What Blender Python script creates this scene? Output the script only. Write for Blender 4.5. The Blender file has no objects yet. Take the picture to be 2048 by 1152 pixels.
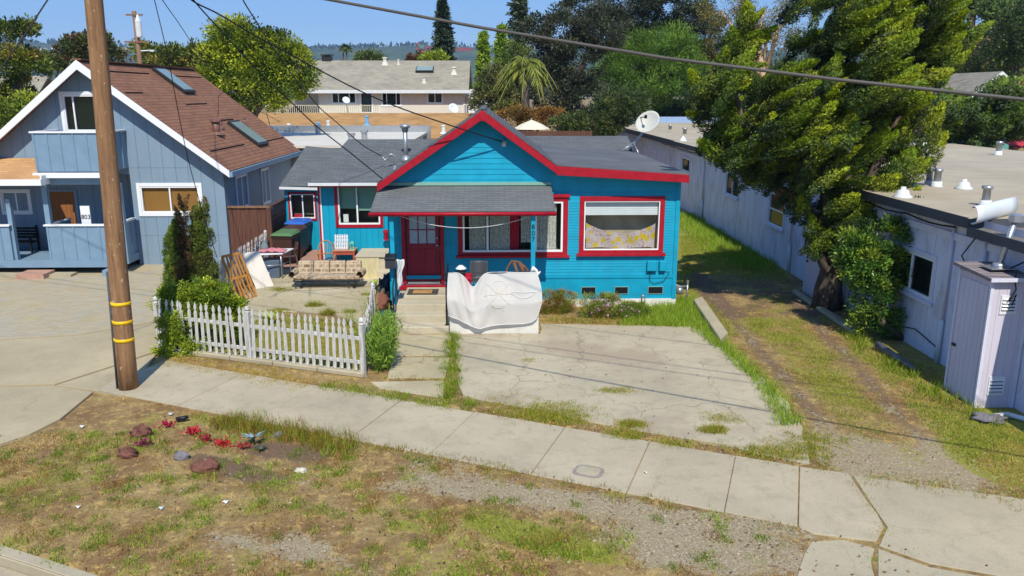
import bpy, bmesh, math, random
import numpy as np
from mathutils import Vector, Matrix
from mathutils.geometry import tessellate_polygon
R=math.radians
random.seed(7); rng=np.random.default_rng(7)
sc=bpy.context.scene; COL=sc.collection
# ---------------------------------------------------------------- camera, sky, sun, exposure
F=1593.; PT=math.atan(388/F); YAW=math.atan(39/1640.); H=5.72
cd=bpy.data.cameras.new('camera'); cam=bpy.data.objects.new('camera',cd); COL.objects.link(cam)
cam.location=(0,0,H); cam.rotation_euler=(math.pi/2-PT,0,-YAW)
cd.sensor_width=36; cd.lens=F/2048*36; cd.clip_start=.1; cd.clip_end=20000; sc.camera=cam
w=bpy.data.worlds.new('World'); sc.world=w; w.use_nodes=True
nt=w.node_tree; bg=nt.nodes['Background']
sky=nt.nodes.new('ShaderNodeTexSky'); sky.sky_type='NISHITA'; sky.sun_disc=False
SUN_EL,SUN_AZ=R(50),R(4.5)      # behind the camera, a touch to the right
sky.sun_elevation=SUN_EL; sky.sun_rotation=math.pi-SUN_AZ; sky.altitude=0; sky.air_density=1.0; sky.dust_density=.3; sky.ozone_density=3.5
hs=nt.nodes.new('ShaderNodeHueSaturation'); hs.inputs['Saturation'].default_value=1.2; hs.inputs['Value'].default_value=1.0
nt.links.new(sky.outputs[0],hs.inputs['Color'])
mxs=nt.nodes.new('ShaderNodeMix'); mxs.data_type='RGBA'; mxs.inputs[0].default_value=.7; mxs.inputs[7].default_value=(1.0,2.1,4.7,1)   # clear deep blue mixed into the air
nt.links.new(hs.outputs[0],mxs.inputs[6]); nt.links.new(mxs.outputs[2],bg.inputs[0]); bg.inputs[1].default_value=.14
sl=bpy.data.lights.new('sun','SUN'); sun=bpy.data.objects.new('sun',sl); COL.objects.link(sun)
sl.energy=4.2; sl.angle=R(.5); sl.color=(1,.93,.80)
d=Vector((-math.sin(SUN_AZ)*math.cos(SUN_EL),math.cos(SUN_AZ)*math.cos(SUN_EL),-math.sin(SUN_EL)))
sun.rotation_euler=d.to_track_quat('-Z','Y').to_euler(); sun.location=(5,-20,30)
sc.view_settings.view_transform='Standard'; sc.view_settings.look='None'; sc.view_settings.gamma=1
sc.view_settings.exposure=.27
# ---------------------------------------------------------------- measuring helpers: photo pixel -> point on a real plane
_c,_s=math.cos(PT),math.sin(PT); _cy,_sy=math.cos(YAW),math.sin(YAW)
def ray(px,py):
    u=(px-1024)/F; v=(576-py)/F; x,y,z=u,_c+v*_s,-_s+v*_c
    return Vector((x*_cy+y*_sy,-x*_sy+y*_cy,z))
def G(px,py,z=0.):
    r=ray(px,py); t=(z-H)/r.z; return Vector((r.x*t,r.y*t,z))
def W(px,py,Y):
    r=ray(px,py); t=Y/r.y; return Vector((r.x*t,Y,H+r.z*t))
def VX(px,py,X):
    r=ray(px,py); t=X/r.x; return Vector((X,r.y*t,H+r.z*t))
def PL(px,py,p,n):
    r=ray(px,py); o=Vector((0,0,H)); t=(p-o).dot(n)/r.dot(n); return o+r*t
# ---------------------------------------------------------------- object helpers
def hexc(h,k=1.):
    o=[]
    for i in (0,2,4):
        v=int(h[i:i+2],16)/255; o.append(k*(v/12.92 if v<=.04045 else ((v+.055)/1.055)**2.4))
    return tuple(o)
def tag(o,label=None,cat=None,group=None,kind=None):
    if label: o['label']=label
    if cat: o['category']=cat
    if group: o['group']=group
    if kind: o['kind']=kind
    return o
def thing(name,label,cat,loc=(0,0,0),rotz=0,group=None):
    o=bpy.data.objects.new(name,None); COL.objects.link(o); o.empty_display_size=.2
    o.location=loc; o.rotation_euler=(0,0,rotz); return tag(o,label,cat,group)
def base_of(p):
    while p.parent: p=p.parent
    return Vector(p.location)
def dup(o,parent=None):
    c=o.copy(); COL.objects.link(c); c.parent=parent
    for ch in list(o.children): dup(ch,c)
    return c
class MB:
    def __init__(s): s.v=[];s.f=[];s.m=[];s.sm=[];s.cm=0;s.cs=False
    def mat(s,i): s.cm=i; return s
    def face(s,pts):
        b=len(s.v); s.v+= [tuple(p) for p in pts]; s.f.append(tuple(range(b,b+len(pts)))); s.m.append(s.cm); s.sm.append(s.cs); return s
    def raw(s,vs,fs,smooth=False):
        b=len(s.v); s.v+=[tuple(p) for p in vs]
        for f in fs: s.f.append(tuple(i+b for i in f)); s.m.append(s.cm); s.sm.append(smooth)
        return s
    def box(s,a,b):
        x0,y0,z0=a;x1,y1,z1=b
        return s.raw([(x0,y0,z0),(x1,y0,z0),(x1,y1,z0),(x0,y1,z0),(x0,y0,z1),(x1,y0,z1),(x1,y1,z1),(x0,y1,z1)],[(0,3,2,1),(4,5,6,7),(0,1,5,4),(1,2,6,5),(2,3,7,6),(3,0,4,7)])
    def hexa(s,p):   # 8 points: bottom 4, top 4
        return s.raw(p,[(0,3,2,1),(4,5,6,7),(0,1,5,4),(1,2,6,5),(2,3,7,6),(3,0,4,7)])
    def bar(s,p,q,w,h,up=(0,0,1)):
        p=Vector(p);q=Vector(q);d=(q-p).normalized();u=Vector(up)
        if abs(d.dot(u))>.98: u=Vector((0,1,0))
        a=d.cross(u).normalized()*w/2; b=a.cross(d).normalized()*h/2
        return s.hexa([p-a-b,p+a-b,q+a-b,q-a-b,p-a+b,p+a+b,q+a+b,q-a+b])
    def prism(s,pts,off):
        off=Vector(off); n=len(pts); P=[Vector(p) for p in pts]
        return s.raw(P+[p+off for p in P],[tuple(range(n-1,-1,-1)),tuple(range(n,2*n))]+[(i,(i+1)%n,n+(i+1)%n,n+i) for i in range(n)])
    def tube(s,pts,r,n=8,cap=True):
        P=[Vector(p) for p in pts]; k=len(P); rr=r if isinstance(r,(list,tuple)) else [r]*k
        vs=[];fs=[];u=None
        for i in range(k):
            d=(P[min(i+1,k-1)]-P[max(i-1,0)]).normalized()
            if u is None: u=d.orthogonal().normalized()
            else:
                u=(u-d*u.dot(d)); u=u.normalized() if u.length>1e-6 else d.orthogonal().normalized()
            w_=d.cross(u)
            for j in range(n):
                a=2*math.pi*j/n; vs.append(P[i]+(u*math.cos(a)+w_*math.sin(a))*rr[i])
        for i in range(k-1):
            for j in range(n):
                fs.append((i*n+j,i*n+(j+1)%n,(i+1)*n+(j+1)%n,(i+1)*n+j))
        if cap: fs+= [tuple(range(n-1,-1,-1)),tuple(range((k-1)*n,k*n))]
        return s.raw(vs,fs,True)
    def lathe(s,c,prof,n=14):
        c=Vector(c); vs=[];fs=[]
        for (r,z) in prof:
            for j in range(n):
                a=2*math.pi*j/n; vs.append(c+Vector((r*math.cos(a),r*math.sin(a),z)))
        k=len(prof)
        for i in range(k-1):
            for j in range(n): fs.append((i*n+j,i*n+(j+1)%n,(i+1)*n+(j+1)%n,(i+1)*n+j))
        fs+= [tuple(range(n-1,-1,-1)),tuple(range((k-1)*n,k*n))]
        return s.raw(vs,fs,n>10)
    def grid(s,fn,nu,nv,smooth=True):
        vs=[fn(i/nu,j/nv) for j in range(nv+1) for i in range(nu+1)]
        fs=[(j*(nu+1)+i,j*(nu+1)+i+1,(j+1)*(nu+1)+i+1,(j+1)*(nu+1)+i) for j in range(nv) for i in range(nu)]
        return s.raw(vs,fs,smooth)
    def poly_holes(s,fr,outer,holes,d=0.):
        loops=[[Vector((u,z,0)) for u,z in outer]]+[[Vector((u,z,0)) for u,z in h] for h in holes]
        flat=[p for l in loops for p in l]
        return s.raw([fr(p.x,d,p.y) for p in flat],[tuple(t) for t in tessellate_polygon(loops)])
    def build(s,name,mats,parent=None,local=False,bevel=0,weld=True,solid=0):
        me=bpy.data.meshes.new(name); off=Vector((0,0,0)) if (local or parent is None) else base_of(parent)
        me.from_pydata([tuple(Vector(v)-off) for v in s.v],[],s.f)
        if not isinstance(mats,(list,tuple)): mats=[mats]
        for m in mats: me.materials.append(m)
        me.polygons.foreach_set('material_index',s.m); me.polygons.foreach_set('use_smooth',s.sm)
        bm=bmesh.new(); bm.from_mesh(me)
        if weld: bmesh.ops.remove_doubles(bm,verts=bm.verts,dist=1e-5)
        bmesh.ops.recalc_face_normals(bm,faces=bm.faces)
        if bevel: bmesh.ops.bevel(bm,geom=[e for e in bm.edges if len(e.link_faces)==2 and e.calc_face_angle(0)>.5],offset=bevel,segments=1,affect='EDGES')
        uv=bm.loops.layers.uv.new('UVMap')
        for f in bm.faces:
            n=f.normal
            if abs(n.z)>.995: a=Vector((1,0,0));b=Vector((0,1,0))
            else:
                a=Vector((0,0,1)).cross(n).normalized(); b=n.cross(a)
            for l in f.loops: 
                p=l.vert.co+off; l[uv].uv=(p.dot(a),p.dot(b))
        bm.to_mesh(me); bm.free()
        o=bpy.data.objects.new(name,me); COL.objects.link(o)
        if parent: o.parent=parent
        if solid:
            m=o.modifiers.new('s','SOLIDIFY'); m.thickness=solid; m.offset=0
        return o
def YF(Y): return lambda u,d,z:(u,Y-d,z)            # wall that faces the camera
def XN(X): return lambda u,d,z:(X-d,u,z)            # wall that faces left
def XP(X): return lambda u,d,z:(X+d,u,z)            # wall that faces right
def fbox(mb,fr,u0,u1,z0,z1,d0,d1):
    P=[fr(u,d,z) for z in (z0,z1) for (u,d) in ((u0,d0),(u1,d0),(u1,d1),(u0,d1))]
    return mb.hexa(P)
# ---------------------------------------------------------------- materials
class N:
    def __init__(s,name):
        s.m=bpy.data.materials.new(name); s.m.use_nodes=True; s.t=s.m.node_tree; s.b=s.t.nodes['Principled BSDF']; s.b.inputs['Specular IOR Level'].default_value=.3
    def n(s,t,**k):
        o=s.t.nodes.new('ShaderNode'+t)
        for a,b in k.items(): setattr(o,a,b)
        return o
    def l(s,a,b): s.t.links.new(a,b)
    def coord(s,kind='Object',scale=1.):
        c=s.n('TexCoord'); mp=s.n('Mapping'); mp.inputs['Scale'].default_value=scale if isinstance(scale,tuple) else (scale,)*3
        s.l(c.outputs[kind],mp.inputs[0]); return mp.outputs[0]
    def noise(s,co,scale,detail=4,rough=.55):
        o=s.n('TexNoise'); o.inputs['Scale'].default_value=scale; o.inputs['Detail'].default_value=detail; o.inputs['Roughness'].default_value=rough; s.l(co,o.inputs[0]); return o.outputs[0]
    def ramp(s,f,stops):
        o=s.n('ValToRGB'); e=o.color_ramp.elements
        while len(e)<len(stops): e.new(.5)
        for i,(p,c) in enumerate(stops):
            e[i].position=p; e[i].color=(*c,1) if isinstance(c,(tuple,list)) else (c,c,c,1)
        s.l(f,o.inputs[0]); return o.outputs[0]
    def mix(s,f,a,b,mode='MIX'):
        o=s.n('Mix',data_type='RGBA',blend_type=mode)
        for i,x in ((0,f),(6,a),(7,b)):
            if isinstance(x,(int,float)): o.inputs[i].default_value=x
            elif isinstance(x,(tuple,list)): o.inputs[i].default_value=(*x[:3],1)
            else: s.l(x,o.inputs[i])
        return o.outputs[2]
    def math(s,op,a,b=0.,c=None):
        o=s.n('Math',operation=op)
        for i,x in enumerate((a,b,c)):
            if x is None: continue
            if isinstance(x,(int,float)): o.inputs[i].default_value=x
            else: s.l(x,o.inputs[i])
        return o.outputs[0]
    def bump(s,h,dist=.01,strength=.5,prev=None):
        o=s.n('Bump'); o.inputs['Distance'].default_value=dist; o.inputs['Strength'].default_value=strength; s.l(h,o.inputs['Height'])
        if prev: s.l(prev,o.inputs['Normal'])
        return o.outputs[0]
    def out(s,c=None,rough=None,nrm=None,metal=None):
        if c is not None:
            if isinstance(c,(tuple,list)): s.b.inputs['Base Color'].default_value=(*c[:3],1)
            else: s.l(c,s.b.inputs['Base Color'])
        if rough is not None:
            if isinstance(rough,(int,float)): s.b.inputs['Roughness'].default_value=rough
            else: s.l(rough,s.b.inputs['Roughness'])
        if nrm is not None: s.l(nrm,s.b.inputs['Normal'])
        if metal is not None: s.b.inputs['Metallic'].default_value=metal
        return s.m
def lin(c): return hexc(c) if isinstance(c,str) else c
def sc3(c,k): return tuple(min(1,x*k) for x in c)
def paint(name,c,rough=.5,var=.12,scale=3.,dirt=.0,metal=None,bump=.15):
    c=lin(c); n=N(name); co=n.coord()
    a=n.noise(co,scale,6); col=n.mix(n.ramp(a,[(.3,0.),(.7,1.)]),sc3(c,1-var),sc3(c,1+var))
    if dirt:
        b=n.noise(n.coord(scale=(1,1,.35)),scale*1.7,8,.7); col=n.mix(n.ramp(b,[(.52,0.),(.75,dirt)]),col,hexc('5a4a38'))
    return n.out(col,rough,n.bump(n.noise(co,60,3),.002,bump),metal)
def shingle(name,c1,c2,mort,wd=.32,rh=.14,patch=.25,lines=.6):
    n=N(name); uv=n.coord('UV')
    b=n.n('TexBrick'); b.inputs['Scale'].default_value=1; b.inputs['Brick Width'].default_value=wd; b.inputs['Row Height'].default_value=rh
    b.inputs['Mortar Size'].default_value=.006; b.inputs['Mortar Smooth'].default_value=.2; b.inputs['Color1'].default_value=(*lin(c1),1); b.inputs['Color2'].default_value=(*lin(c2),1); b.inputs['Mortar'].default_value=(*lin(mort),1)
    b.offset_frequency=2; n.l(uv,b.inputs[0])
    a=n.noise(uv,.7,6,.65); g=n.noise(uv,90,3)
    col=n.mix(n.ramp(a,[(.3,0.),(.7,patch)]),b.outputs[0],sc3(lin(c2),1.45))
    col=n.mix(n.ramp(g,[(.35,.25),(.65,0.)]),col,sc3(lin(c1),.45))
    sp=n.n('SeparateXYZ'); n.l(uv,sp.inputs[0]); fr=n.math('FRACT',n.math('DIVIDE',sp.outputs[1],rh))
    ln=n.math('LESS_THAN',fr,.13); col=n.mix(n.math('MULTIPLY',ln,lines),col,sc3(lin(mort),.7))
    return n.out(col,.9,n.bump(g,.004,.5,n.bump(fr,.012,.8)))
def grooved(name,c,period=.2,width=.06,rough=.55,dark=.45,axis=0,var=.08,dirt=0.):
    c=lin(c); n=N(name); uv=n.coord('UV'); sp=n.n('SeparateXYZ'); n.l(uv,sp.inputs[0])
    fr=n.math('FRACT',n.math('DIVIDE',sp.outputs[axis],period)); ln=n.math('LESS_THAN',fr,width)
    a=n.noise(n.coord(scale=(1,1,.3)),2.2,7,.6); col=n.mix(n.ramp(a,[(.3,0.),(.7,1.)]),sc3(c,1-var),sc3(c,1+var))
    if dirt: col=n.mix(n.ramp(n.noise(n.coord(scale=(1.3,1.3,.5)),2.5,8,.7),[(.5,0.),(.72,dirt)]),col,hexc('7a6c58'))
    col=n.mix(ln,col,sc3(c,dark)); return n.out(col,rough,n.bump(n.math('SUBTRACT',1.,ln),.01,.7))
def wood(name,c1,c2,scale=1.,stretch=(12,12,.8),rough=.75,speck=0):
    n=N(name); co=n.coord(scale=tuple(x*scale for x in stretch)); a=n.noise(co,2.2,8,.65)
    col=n.mix(n.ramp(a,[(.3,0.),(.7,1.)]),lin(c1),lin(c2))
    b=n.noise(n.coord(scale=tuple(x*scale*3 for x in stretch)),3,4); col=n.mix(n.ramp(b,[(.25,.6),(.45,0.)]),col,sc3(lin(c1),.4))
    if speck: col=n.mix(n.ramp(n.noise(n.coord(scale=(1,1,.6)),14,2),[(.66,0.),(.72,speck)]),col,hexc('d8c8a8'))
    return n.out(col,rough,n.bump(a,.01,.6))
def concrete(name,c,crack=.5,stain=.5,patch=None,scale=1.):
    c=lin(c); n=N(name); co=n.coord(scale=scale)
    a=n.noise(co,.5,8,.62); g=n.noise(co,45,4,.7); m=n.noise(co,3.1,6,.7)
    col=n.mix(n.ramp(a,[(.32,0.),(.68,1.)]),sc3(c,.84),sc3(c,1.12))
    col=n.mix(n.ramp(m,[(.3,stain*.5),(.5,0.)]),col,sc3(c,.55))
    col=n.mix(n.ramp(g,[(.25,.5),(.5,0.),(.78,0.)]),col,sc3(c,.5)); col=n.mix(n.ramp(g,[(.62,0.),(.8,.35)]),col,sc3(c,1.5))
    if patch:
        p=n.noise(co,.33,5,.6); col=n.mix(n.ramp(p,[(.52,0.),(.6,.75)]),col,lin(patch))
    v=n.n('TexVoronoi',feature='DISTANCE_TO_EDGE'); v.inputs['Scale'].default_value=.42; w_=n.n('TexNoise'); w_.inputs['Scale'].default_value=2.5; w_.inputs['Detail'].default_value=6; n.l(co,w_.inputs[0])
    add=n.n('VectorMath',operation='MULTIPLY_ADD'); n.l(w_.outputs[1],add.inputs[0]); add.inputs[1].default_value=(.55,.55,0); n.l(co,add.inputs[2]); n.l(add.outputs[0],v.inputs[0])
    k=n.ramp(v.outputs[0],[(0.,crack),(.008,0.)]); col=n.mix(k,col,hexc('4a4234'))
    return n.out(col,.92,n.bump(g,.004,.5))
def attr_leaf(name,trans=.3,rough=.55):
    n=N(name); a=n.n('Attribute',attribute_name='col'); n.out(a.outputs[0],rough)
    tr=n.n('BsdfTranslucent'); n.l(a.outputs[0],tr.inputs[0]); mx=n.n('MixShader'); mx.inputs[0].default_value=trans
    o=n.t.nodes['Material Output']; n.l(n.b.outputs[0],mx.inputs[1]); n.l(tr.outputs[0],mx.inputs[2]); n.l(mx.outputs[0],o.inputs[0]); return n.m
def glass(name,tint=(.93,.97,.97),trans=.93,rough=.03,base='20282c'):
    n=N(name); fz=n.n('LayerWeight'); fz.inputs[0].default_value=.25; tr=n.n('BsdfTransparent'); tr.inputs[0].default_value=(*tint,1)
    n.out(hexc(base),rough); n.b.inputs['Specular IOR Level'].default_value=.7
    mx=n.n('MixShader'); f=n.math('SUBTRACT',trans,n.math('MULTIPLY',n.math('POWER',fz.outputs[1],2.),.7)); n.l(f,mx.inputs[0]); n.l(n.b.outputs[0],mx.inputs[1]); n.l(tr.outputs[0],mx.inputs[2])
    n.l(mx.outputs[0],n.t.nodes['Material Output'].inputs[0]); return n.m
def metalm(name,c,rough=.4,metal=.8):
    return paint(name,c,rough,.08,5,0,metal)
BLUE='0a96b8'
M=dict(
 blue=paint('turquoise_paint',BLUE,.55,.12,2.4,.14), blue_v=grooved('turquoise_grooved',BLUE,.2,.05,.5,.55),
 red=paint('red_trim_paint','9e1024',.5,.18,6,.2), door=paint('door_paint','8e2034',.4,.06,3), white=paint('white_paint','d9dbdc',.45,.04,4), vinyl=paint('white_vinyl','e4e8ea',.3,.02,4),
 roofg=shingle('dark_grey_shingle','55595c','62676a','3a3d40',.3,.13,.3,.5), roofflat=paint('rolled_roofing','5d6064',.9,.22,.9,.25),
 roofporch=shingle('grey_shingle_porch','5f6365','6b6f70','3e4143',.3,.125,.35,.65),
 roofbrown=shingle('brown_shingle','7e5844','93694f','4c332a',.34,.16,.28,.6), rooftan=shingle('tan_shingle','8f6a40','b08a58','6f5434',.5,.16,.6,.35),
 rooftan2=shingle('tan_porch_shingle','b0845a','c49a6c','7e6040',.34,.15,.4,.5), roofgrey=shingle('taupe_shingle','817d70','9a9484','625f55',.45,.22,.5,.35),
 h1=grooved('greyblue_siding','7a90a3',.41,.035,.6,.6,0,.07,.15), h1b=paint('greyblue_paint','748fa6',.5,.07,3,.08), h1w=paint('white_fascia','dfe2e6',.5,.03,4),
 lav=grooved('lavender_siding','cdd0e0',1.22,.02,.7,.75,0,.1,.5), lavp=grooved('lavender_planks','c8c2cf',.15,.05,.6,.7), lavd=paint('lavender_trim','cfd0de',.6,.06,4,.2),
 flat=None, fasc=paint('dark_fascia','4a4d52',.7,.1), pinkwhite=paint('pink_white_plaster','d8d2c8',.85,.06,2,.35),
 dark=paint('dark_interior','15171a',.9,.1), beige_room=paint('beige_room','b5a78c',.9,.25,2), roomd=paint('dim_room','6a6252',.9,.2,3), darkmetal=paint('black_metal','1c1d20',.45,.1), galv=metalm('galvanised','b0b4b6',.35,.7), gwhite=paint('plastic_white','cfd4d6',.4,.05),
 glass=glass('window_glass'), dglass=glass('dark_glass',(.5,.6,.62),.45,.03,'1a2326'), skyl=paint('skylight_glass','7f9391',.12,.05), bronze=paint('bronze_frame','2b2a2a',.4,.1),
 blind=grooved('tan_blind','a5763a',.025,.2,.6,.7,1), wblind=grooved('white_blind','dfe3e6',.05,.12,.5,.8,1), gshade=paint('green_shade','7fa899',.8,.05),
 brownfence=wood('brown_fence_wood','4a3028','6e4a3c',1.), pole=wood('pole_wood','6e5038','a07c58',.35,(14,14,1.1),.85,.5), palewood=wood('orange_wood','9a6526','c98d45',1.3),
 picket=wood('weathered_white_picket','8f8d86','dcdcd8',1.,(7,7,.9),.7), oldwood=wood('old_wood','6a5140','8e6f55'),
 sidewalk=concrete('sidewalk_concrete','aea38a',.12,.8), pad=concrete('pad_concrete','b0a68d',.4,1.,'9c8d78'), yard=concrete('yard_concrete','ada283',.5,.7,'bdb5a0'), steps=concrete('step_concrete','bcb39c',.0,.8), kerb=concrete('kerb_concrete','aba188',.15,.6), asphalt=concrete('asphalt','8c877c',.1,.5),
 drive=concrete('neighbour_concrete','aa9e80',.15,.5), found=concrete('plaster_foundation','dad8d0',.0,.8),
 leaf=attr_leaf('foliage',.15), grass=attr_leaf('grass_blades',.25,.6), leafm=attr_leaf('leaves_glossy',.2,.35),
 cable=paint('cable_black','17171a',.5), yellow=paint('yellow_band','e8b914',.4), bark=wood('bark','3c332b','6b5e50',.6,(6,6,1)), barkp=wood('pale_bark','a08468','c9ad8c',.5,(6,6,1)),
)
def _flat():
    n=N('white_flat_roof'); co=n.coord(); a=n.noise(co,.35,8,.7); g=n.noise(co,25,5,.7)
    col=n.mix(n.ramp(a,[(.3,0.),(.7,1.)]),hexc('9c917c'),hexc('b8ad98'))
    sp=n.n('SeparateXYZ'); n.l(co,sp.inputs[0]); fr=n.math('FRACT',n.math('DIVIDE',sp.outputs[1],.92)); col=n.mix(n.math('MULTIPLY',n.math('LESS_THAN',fr,.05),.5),col,hexc('8b8478'))
    col=n.mix(n.ramp(n.noise(co,1.1,7,.75),[(.6,0.),(.72,.45)]),col,hexc('84705c'))
    col=n.mix(n.ramp(g,[(.3,.35),(.5,0.)]),col,hexc('8d8578')); return n.out(col,.9,n.bump(g,.004,.4))
M['flat']=_flat()
def _pavers():
    n=N('paver_driveway'); uv=n.coord('UV'); b=n.n('TexBrick'); b.inputs['Scale'].default_value=1; b.inputs['Brick Width'].default_value=.24; b.inputs['Row Height'].default_value=.12; b.inputs['Mortar Size'].default_value=.004
    b.inputs['Color1'].default_value=(*hexc('a39570'),1); b.inputs['Color2'].default_value=(*hexc('b0a280'),1); b.inputs['Mortar'].default_value=(*hexc('857a64'),1); n.l(uv,b.inputs[0])
    a=n.noise(uv,1.3,6,.7); col=n.mix(n.ramp(a,[(.35,0.),(.65,.5)]),b.outputs[0],hexc('9a9a98')); return n.out(col,.9)
M['pavers']=_pavers()
def _ground():
    n=N('dry_ground'); co=n.coord(); at=n.n('Attribute',attribute_name='mask'); sp=n.n('SeparateColor'); n.l(at.outputs[0],sp.inputs[0])
    big=n.noise(co,1.4,8,.68); fine=n.noise(co,14,6,.7); tiny=n.noise(co,70,3,.7)
    def m(s,w1=.9,w2=.6,lo=.44,hi=.60):
        x=n.math('ADD',s,n.math('MULTIPLY',n.math('SUBTRACT',big,.5),w1)); x=n.math('ADD',x,n.math('MULTIPLY',n.math('SUBTRACT',fine,.5),w2)); return n.ramp(x,[(lo,0.),(hi,1.)])
    straw=n.mix(n.ramp(fine,[(.3,0.),(.7,1.)]),hexc('7e6840'),hexc('b09b68'))
    straw=n.mix(n.ramp(n.noise(n.coord(scale=(1,2.5,1)),30,5,.8),[(.4,0.),(.7,.6)]),straw,hexc('9a8256'))
    dirt=n.mix(n.ramp(fine,[(.3,0.),(.7,1.)]),hexc('5d4a38'),hexc('7d6650'))
    v=n.n('TexVoronoi'); v.inputs['Scale'].default_value=48; n.l(co,v.inputs[0]); grav=n.mix(n.ramp(tiny,[(.3,0.),(.7,1.)]),hexc('8c7c5e'),hexc('a6987a')); 
    vs=n.n('SeparateColor'); n.l(v.outputs['Color'],vs.inputs[0]); grav=n.mix(n.ramp(vs.outputs[0],[(.75,0.),(.9,.6)]),grav,hexc('bdb49f')); grav=n.mix(n.ramp(vs.outputs[1],[(.78,0.),(.92,.6)]),grav,hexc('77705f'))
    green=n.mix(n.ramp(fine,[(.3,0.),(.7,1.)]),hexc('6a7020'),hexc('9c9c3c'))
    big2=n.noise(n.coord(scale=1.0),.9,9,.75); mid=n.noise(co,5,7,.75)
    straw=n.mix(n.ramp(big2,[(.42,0.),(.58,.8)]),straw,hexc('735638')); straw=n.mix(n.ramp(mid,[(.52,0.),(.66,.8)]),straw,hexc('c8aa66')); straw=n.mix(n.ramp(mid,[(.32,.7),(.44,0.)]),straw,hexc('664726'))
    v2=n.n('TexVoronoi'); v2.inputs['Scale'].default_value=11; n.l(co,v2.inputs[0]); vs2=n.n('SeparateColor'); n.l(v2.outputs['Color'],vs2.inputs[0]); peb=n.math('MULTIPLY',n.math('LESS_THAN',v2.outputs[0],.16),n.math('GREATER_THAN',vs2.outputs[0],.8))
    col=n.mix(m(sp.outputs[2],1.6,1.3),straw,dirt); col=n.mix(m(sp.outputs[1],1.8,1.6),col,grav); col=n.mix(n.math('MULTIPLY',m(sp.outputs[0],1.2,1.6),.85),col,green); col=n.mix(peb,col,hexc('bcb29c'))
    col=n.mix(n.ramp(tiny,[(.28,.5),(.5,0.)]),col,hexc('5a4c38'))
    return n.out(col,.95,n.bump(tiny,.01,.7,n.bump(fine,.03,.6)))
M['ground']=_ground()
# ---------------------------------------------------------------- bulk meshes (leaves, blades)
def bulk(name,V,nv,C,mat,parent=None,off=None):
    """V (n,nv,3) one face per row, C (n,3) a colour for each face"""
    n=len(V); me=bpy.data.meshes.new(name); v=V.reshape(-1,3)-(np.array(off) if off is not None else 0.)
    me.vertices.add(n*nv); me.vertices.foreach_set('co',v.astype(np.float32).ravel())
    me.loops.add(n*nv); me.loops.foreach_set('vertex_index',np.arange(n*nv,dtype=np.int32))
    me.polygons.add(n); me.polygons.foreach_set('loop_start',np.arange(n,dtype=np.int32)*nv)
    me.update(calc_edges=True)
    a=me.color_attributes.new('col','FLOAT_COLOR','POINT'); c=np.ones((n*nv,4),np.float32); c[:,:3]=np.repeat(C,nv,0); a.data.foreach_set('color',c.ravel())
    me.materials.append(mat); o=bpy.data.objects.new(name,me); COL.objects.link(o)
    if parent: o.parent=parent
    return o
def unit(a): return a/np.maximum(np.linalg.norm(a,axis=1,keepdims=True),1e-9)
def pal(n,cols,jit=.12,k=1.):
    c=np.array([hexc(x,k) for x in cols]); i=rng.integers(0,len(c),n); return np.clip(c[i]*(1+rng.normal(0,jit,(n,1))),0,1)
def leaves(P,D,L,wd,C,name='foliage',mat=None,parent=None,nrm=None,nj=.5):
    n=len(P); D=unit(D); S=unit(np.cross(D,rng.normal(size=(n,3)) if nrm is None else nrm+rng.normal(0,nj,(n,3)))); L=np.broadcast_to(L,(n,))[:,None]; wd=np.broadcast_to(wd,(n,))[:,None]
    V=np.stack([P,P+D*L*.45+S*wd*.5,P+D*L,P+D*L*.45-S*wd*.5],1)
    return bulk(name,V,4,C,mat or M['leaf'],parent,base_of(parent) if parent else None)
def blades(P,h,sp,C,wd=.012,lean=None):
    n=len(P); h=np.broadcast_to(h,(n,))[:,None]; D=rng.normal(size=(n,3))*sp; D[:,2]=1.; D=unit(D)
    if lean is not None: D=unit(D+lean)
    a=rng.uniform(0,2*math.pi,n); S=np.stack([np.cos(a),np.sin(a),np.zeros(n)],1)*np.broadcast_to(wd,(n,))[:,None]*.5
    return np.stack([P-S,P+S,P+D*h],1),C
def inpoly(x,y,poly):
    r=np.zeros(x.shape,bool); n=len(poly)
    for i in range(n):
        x0,y0=poly[i][:2];x1,y1=poly[(i+1)%n][:2]
        if y0==y1: continue
        c=((y0>y)!=(y1>y))&(x<(x1-x0)*(y-y0)/(y1-y0)+x0); r^=c
    return r
def pdist(x,y,pl):
    d=np.full(x.shape,1e9)
    for (a,b) in zip(pl[:-1],pl[1:]):
        ax,ay=a[:2];bx,by=b[:2];dx,dy=bx-ax,by-ay;t=np.clip(((x-ax)*dx+(y-ay)*dy)/(dx*dx+dy*dy),0,1)
        d=np.minimum(d,np.hypot(x-ax-t*dx,y-ay-t*dy))
    return d
def gp(*px): return [G(*p) for p in px]
def vnoise(x,y,s,seed=0):
    r=np.random.default_rng(seed); T=r.random((64,64)); out=0; amp=1.;tot=0
    for o in range(4):
        u=x*s*2**o+o*7.3; v=y*s*2**o+o*3.1; i=np.floor(u).astype(int);j=np.floor(v).astype(int);fu=u-i;fv=v-j; fu=fu*fu*(3-2*fu);fv=fv*fv*(3-2*fv)
        g=lambda a,b:T[a%64,b%64]
        out=out+amp*((g(i,j)*(1-fu)+g(i+1,j)*fu)*(1-fv)+(g(i,j+1)*(1-fu)+g(i+1,j+1)*fu)*fv); tot+=amp; amp*=.55
    return out/tot
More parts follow.
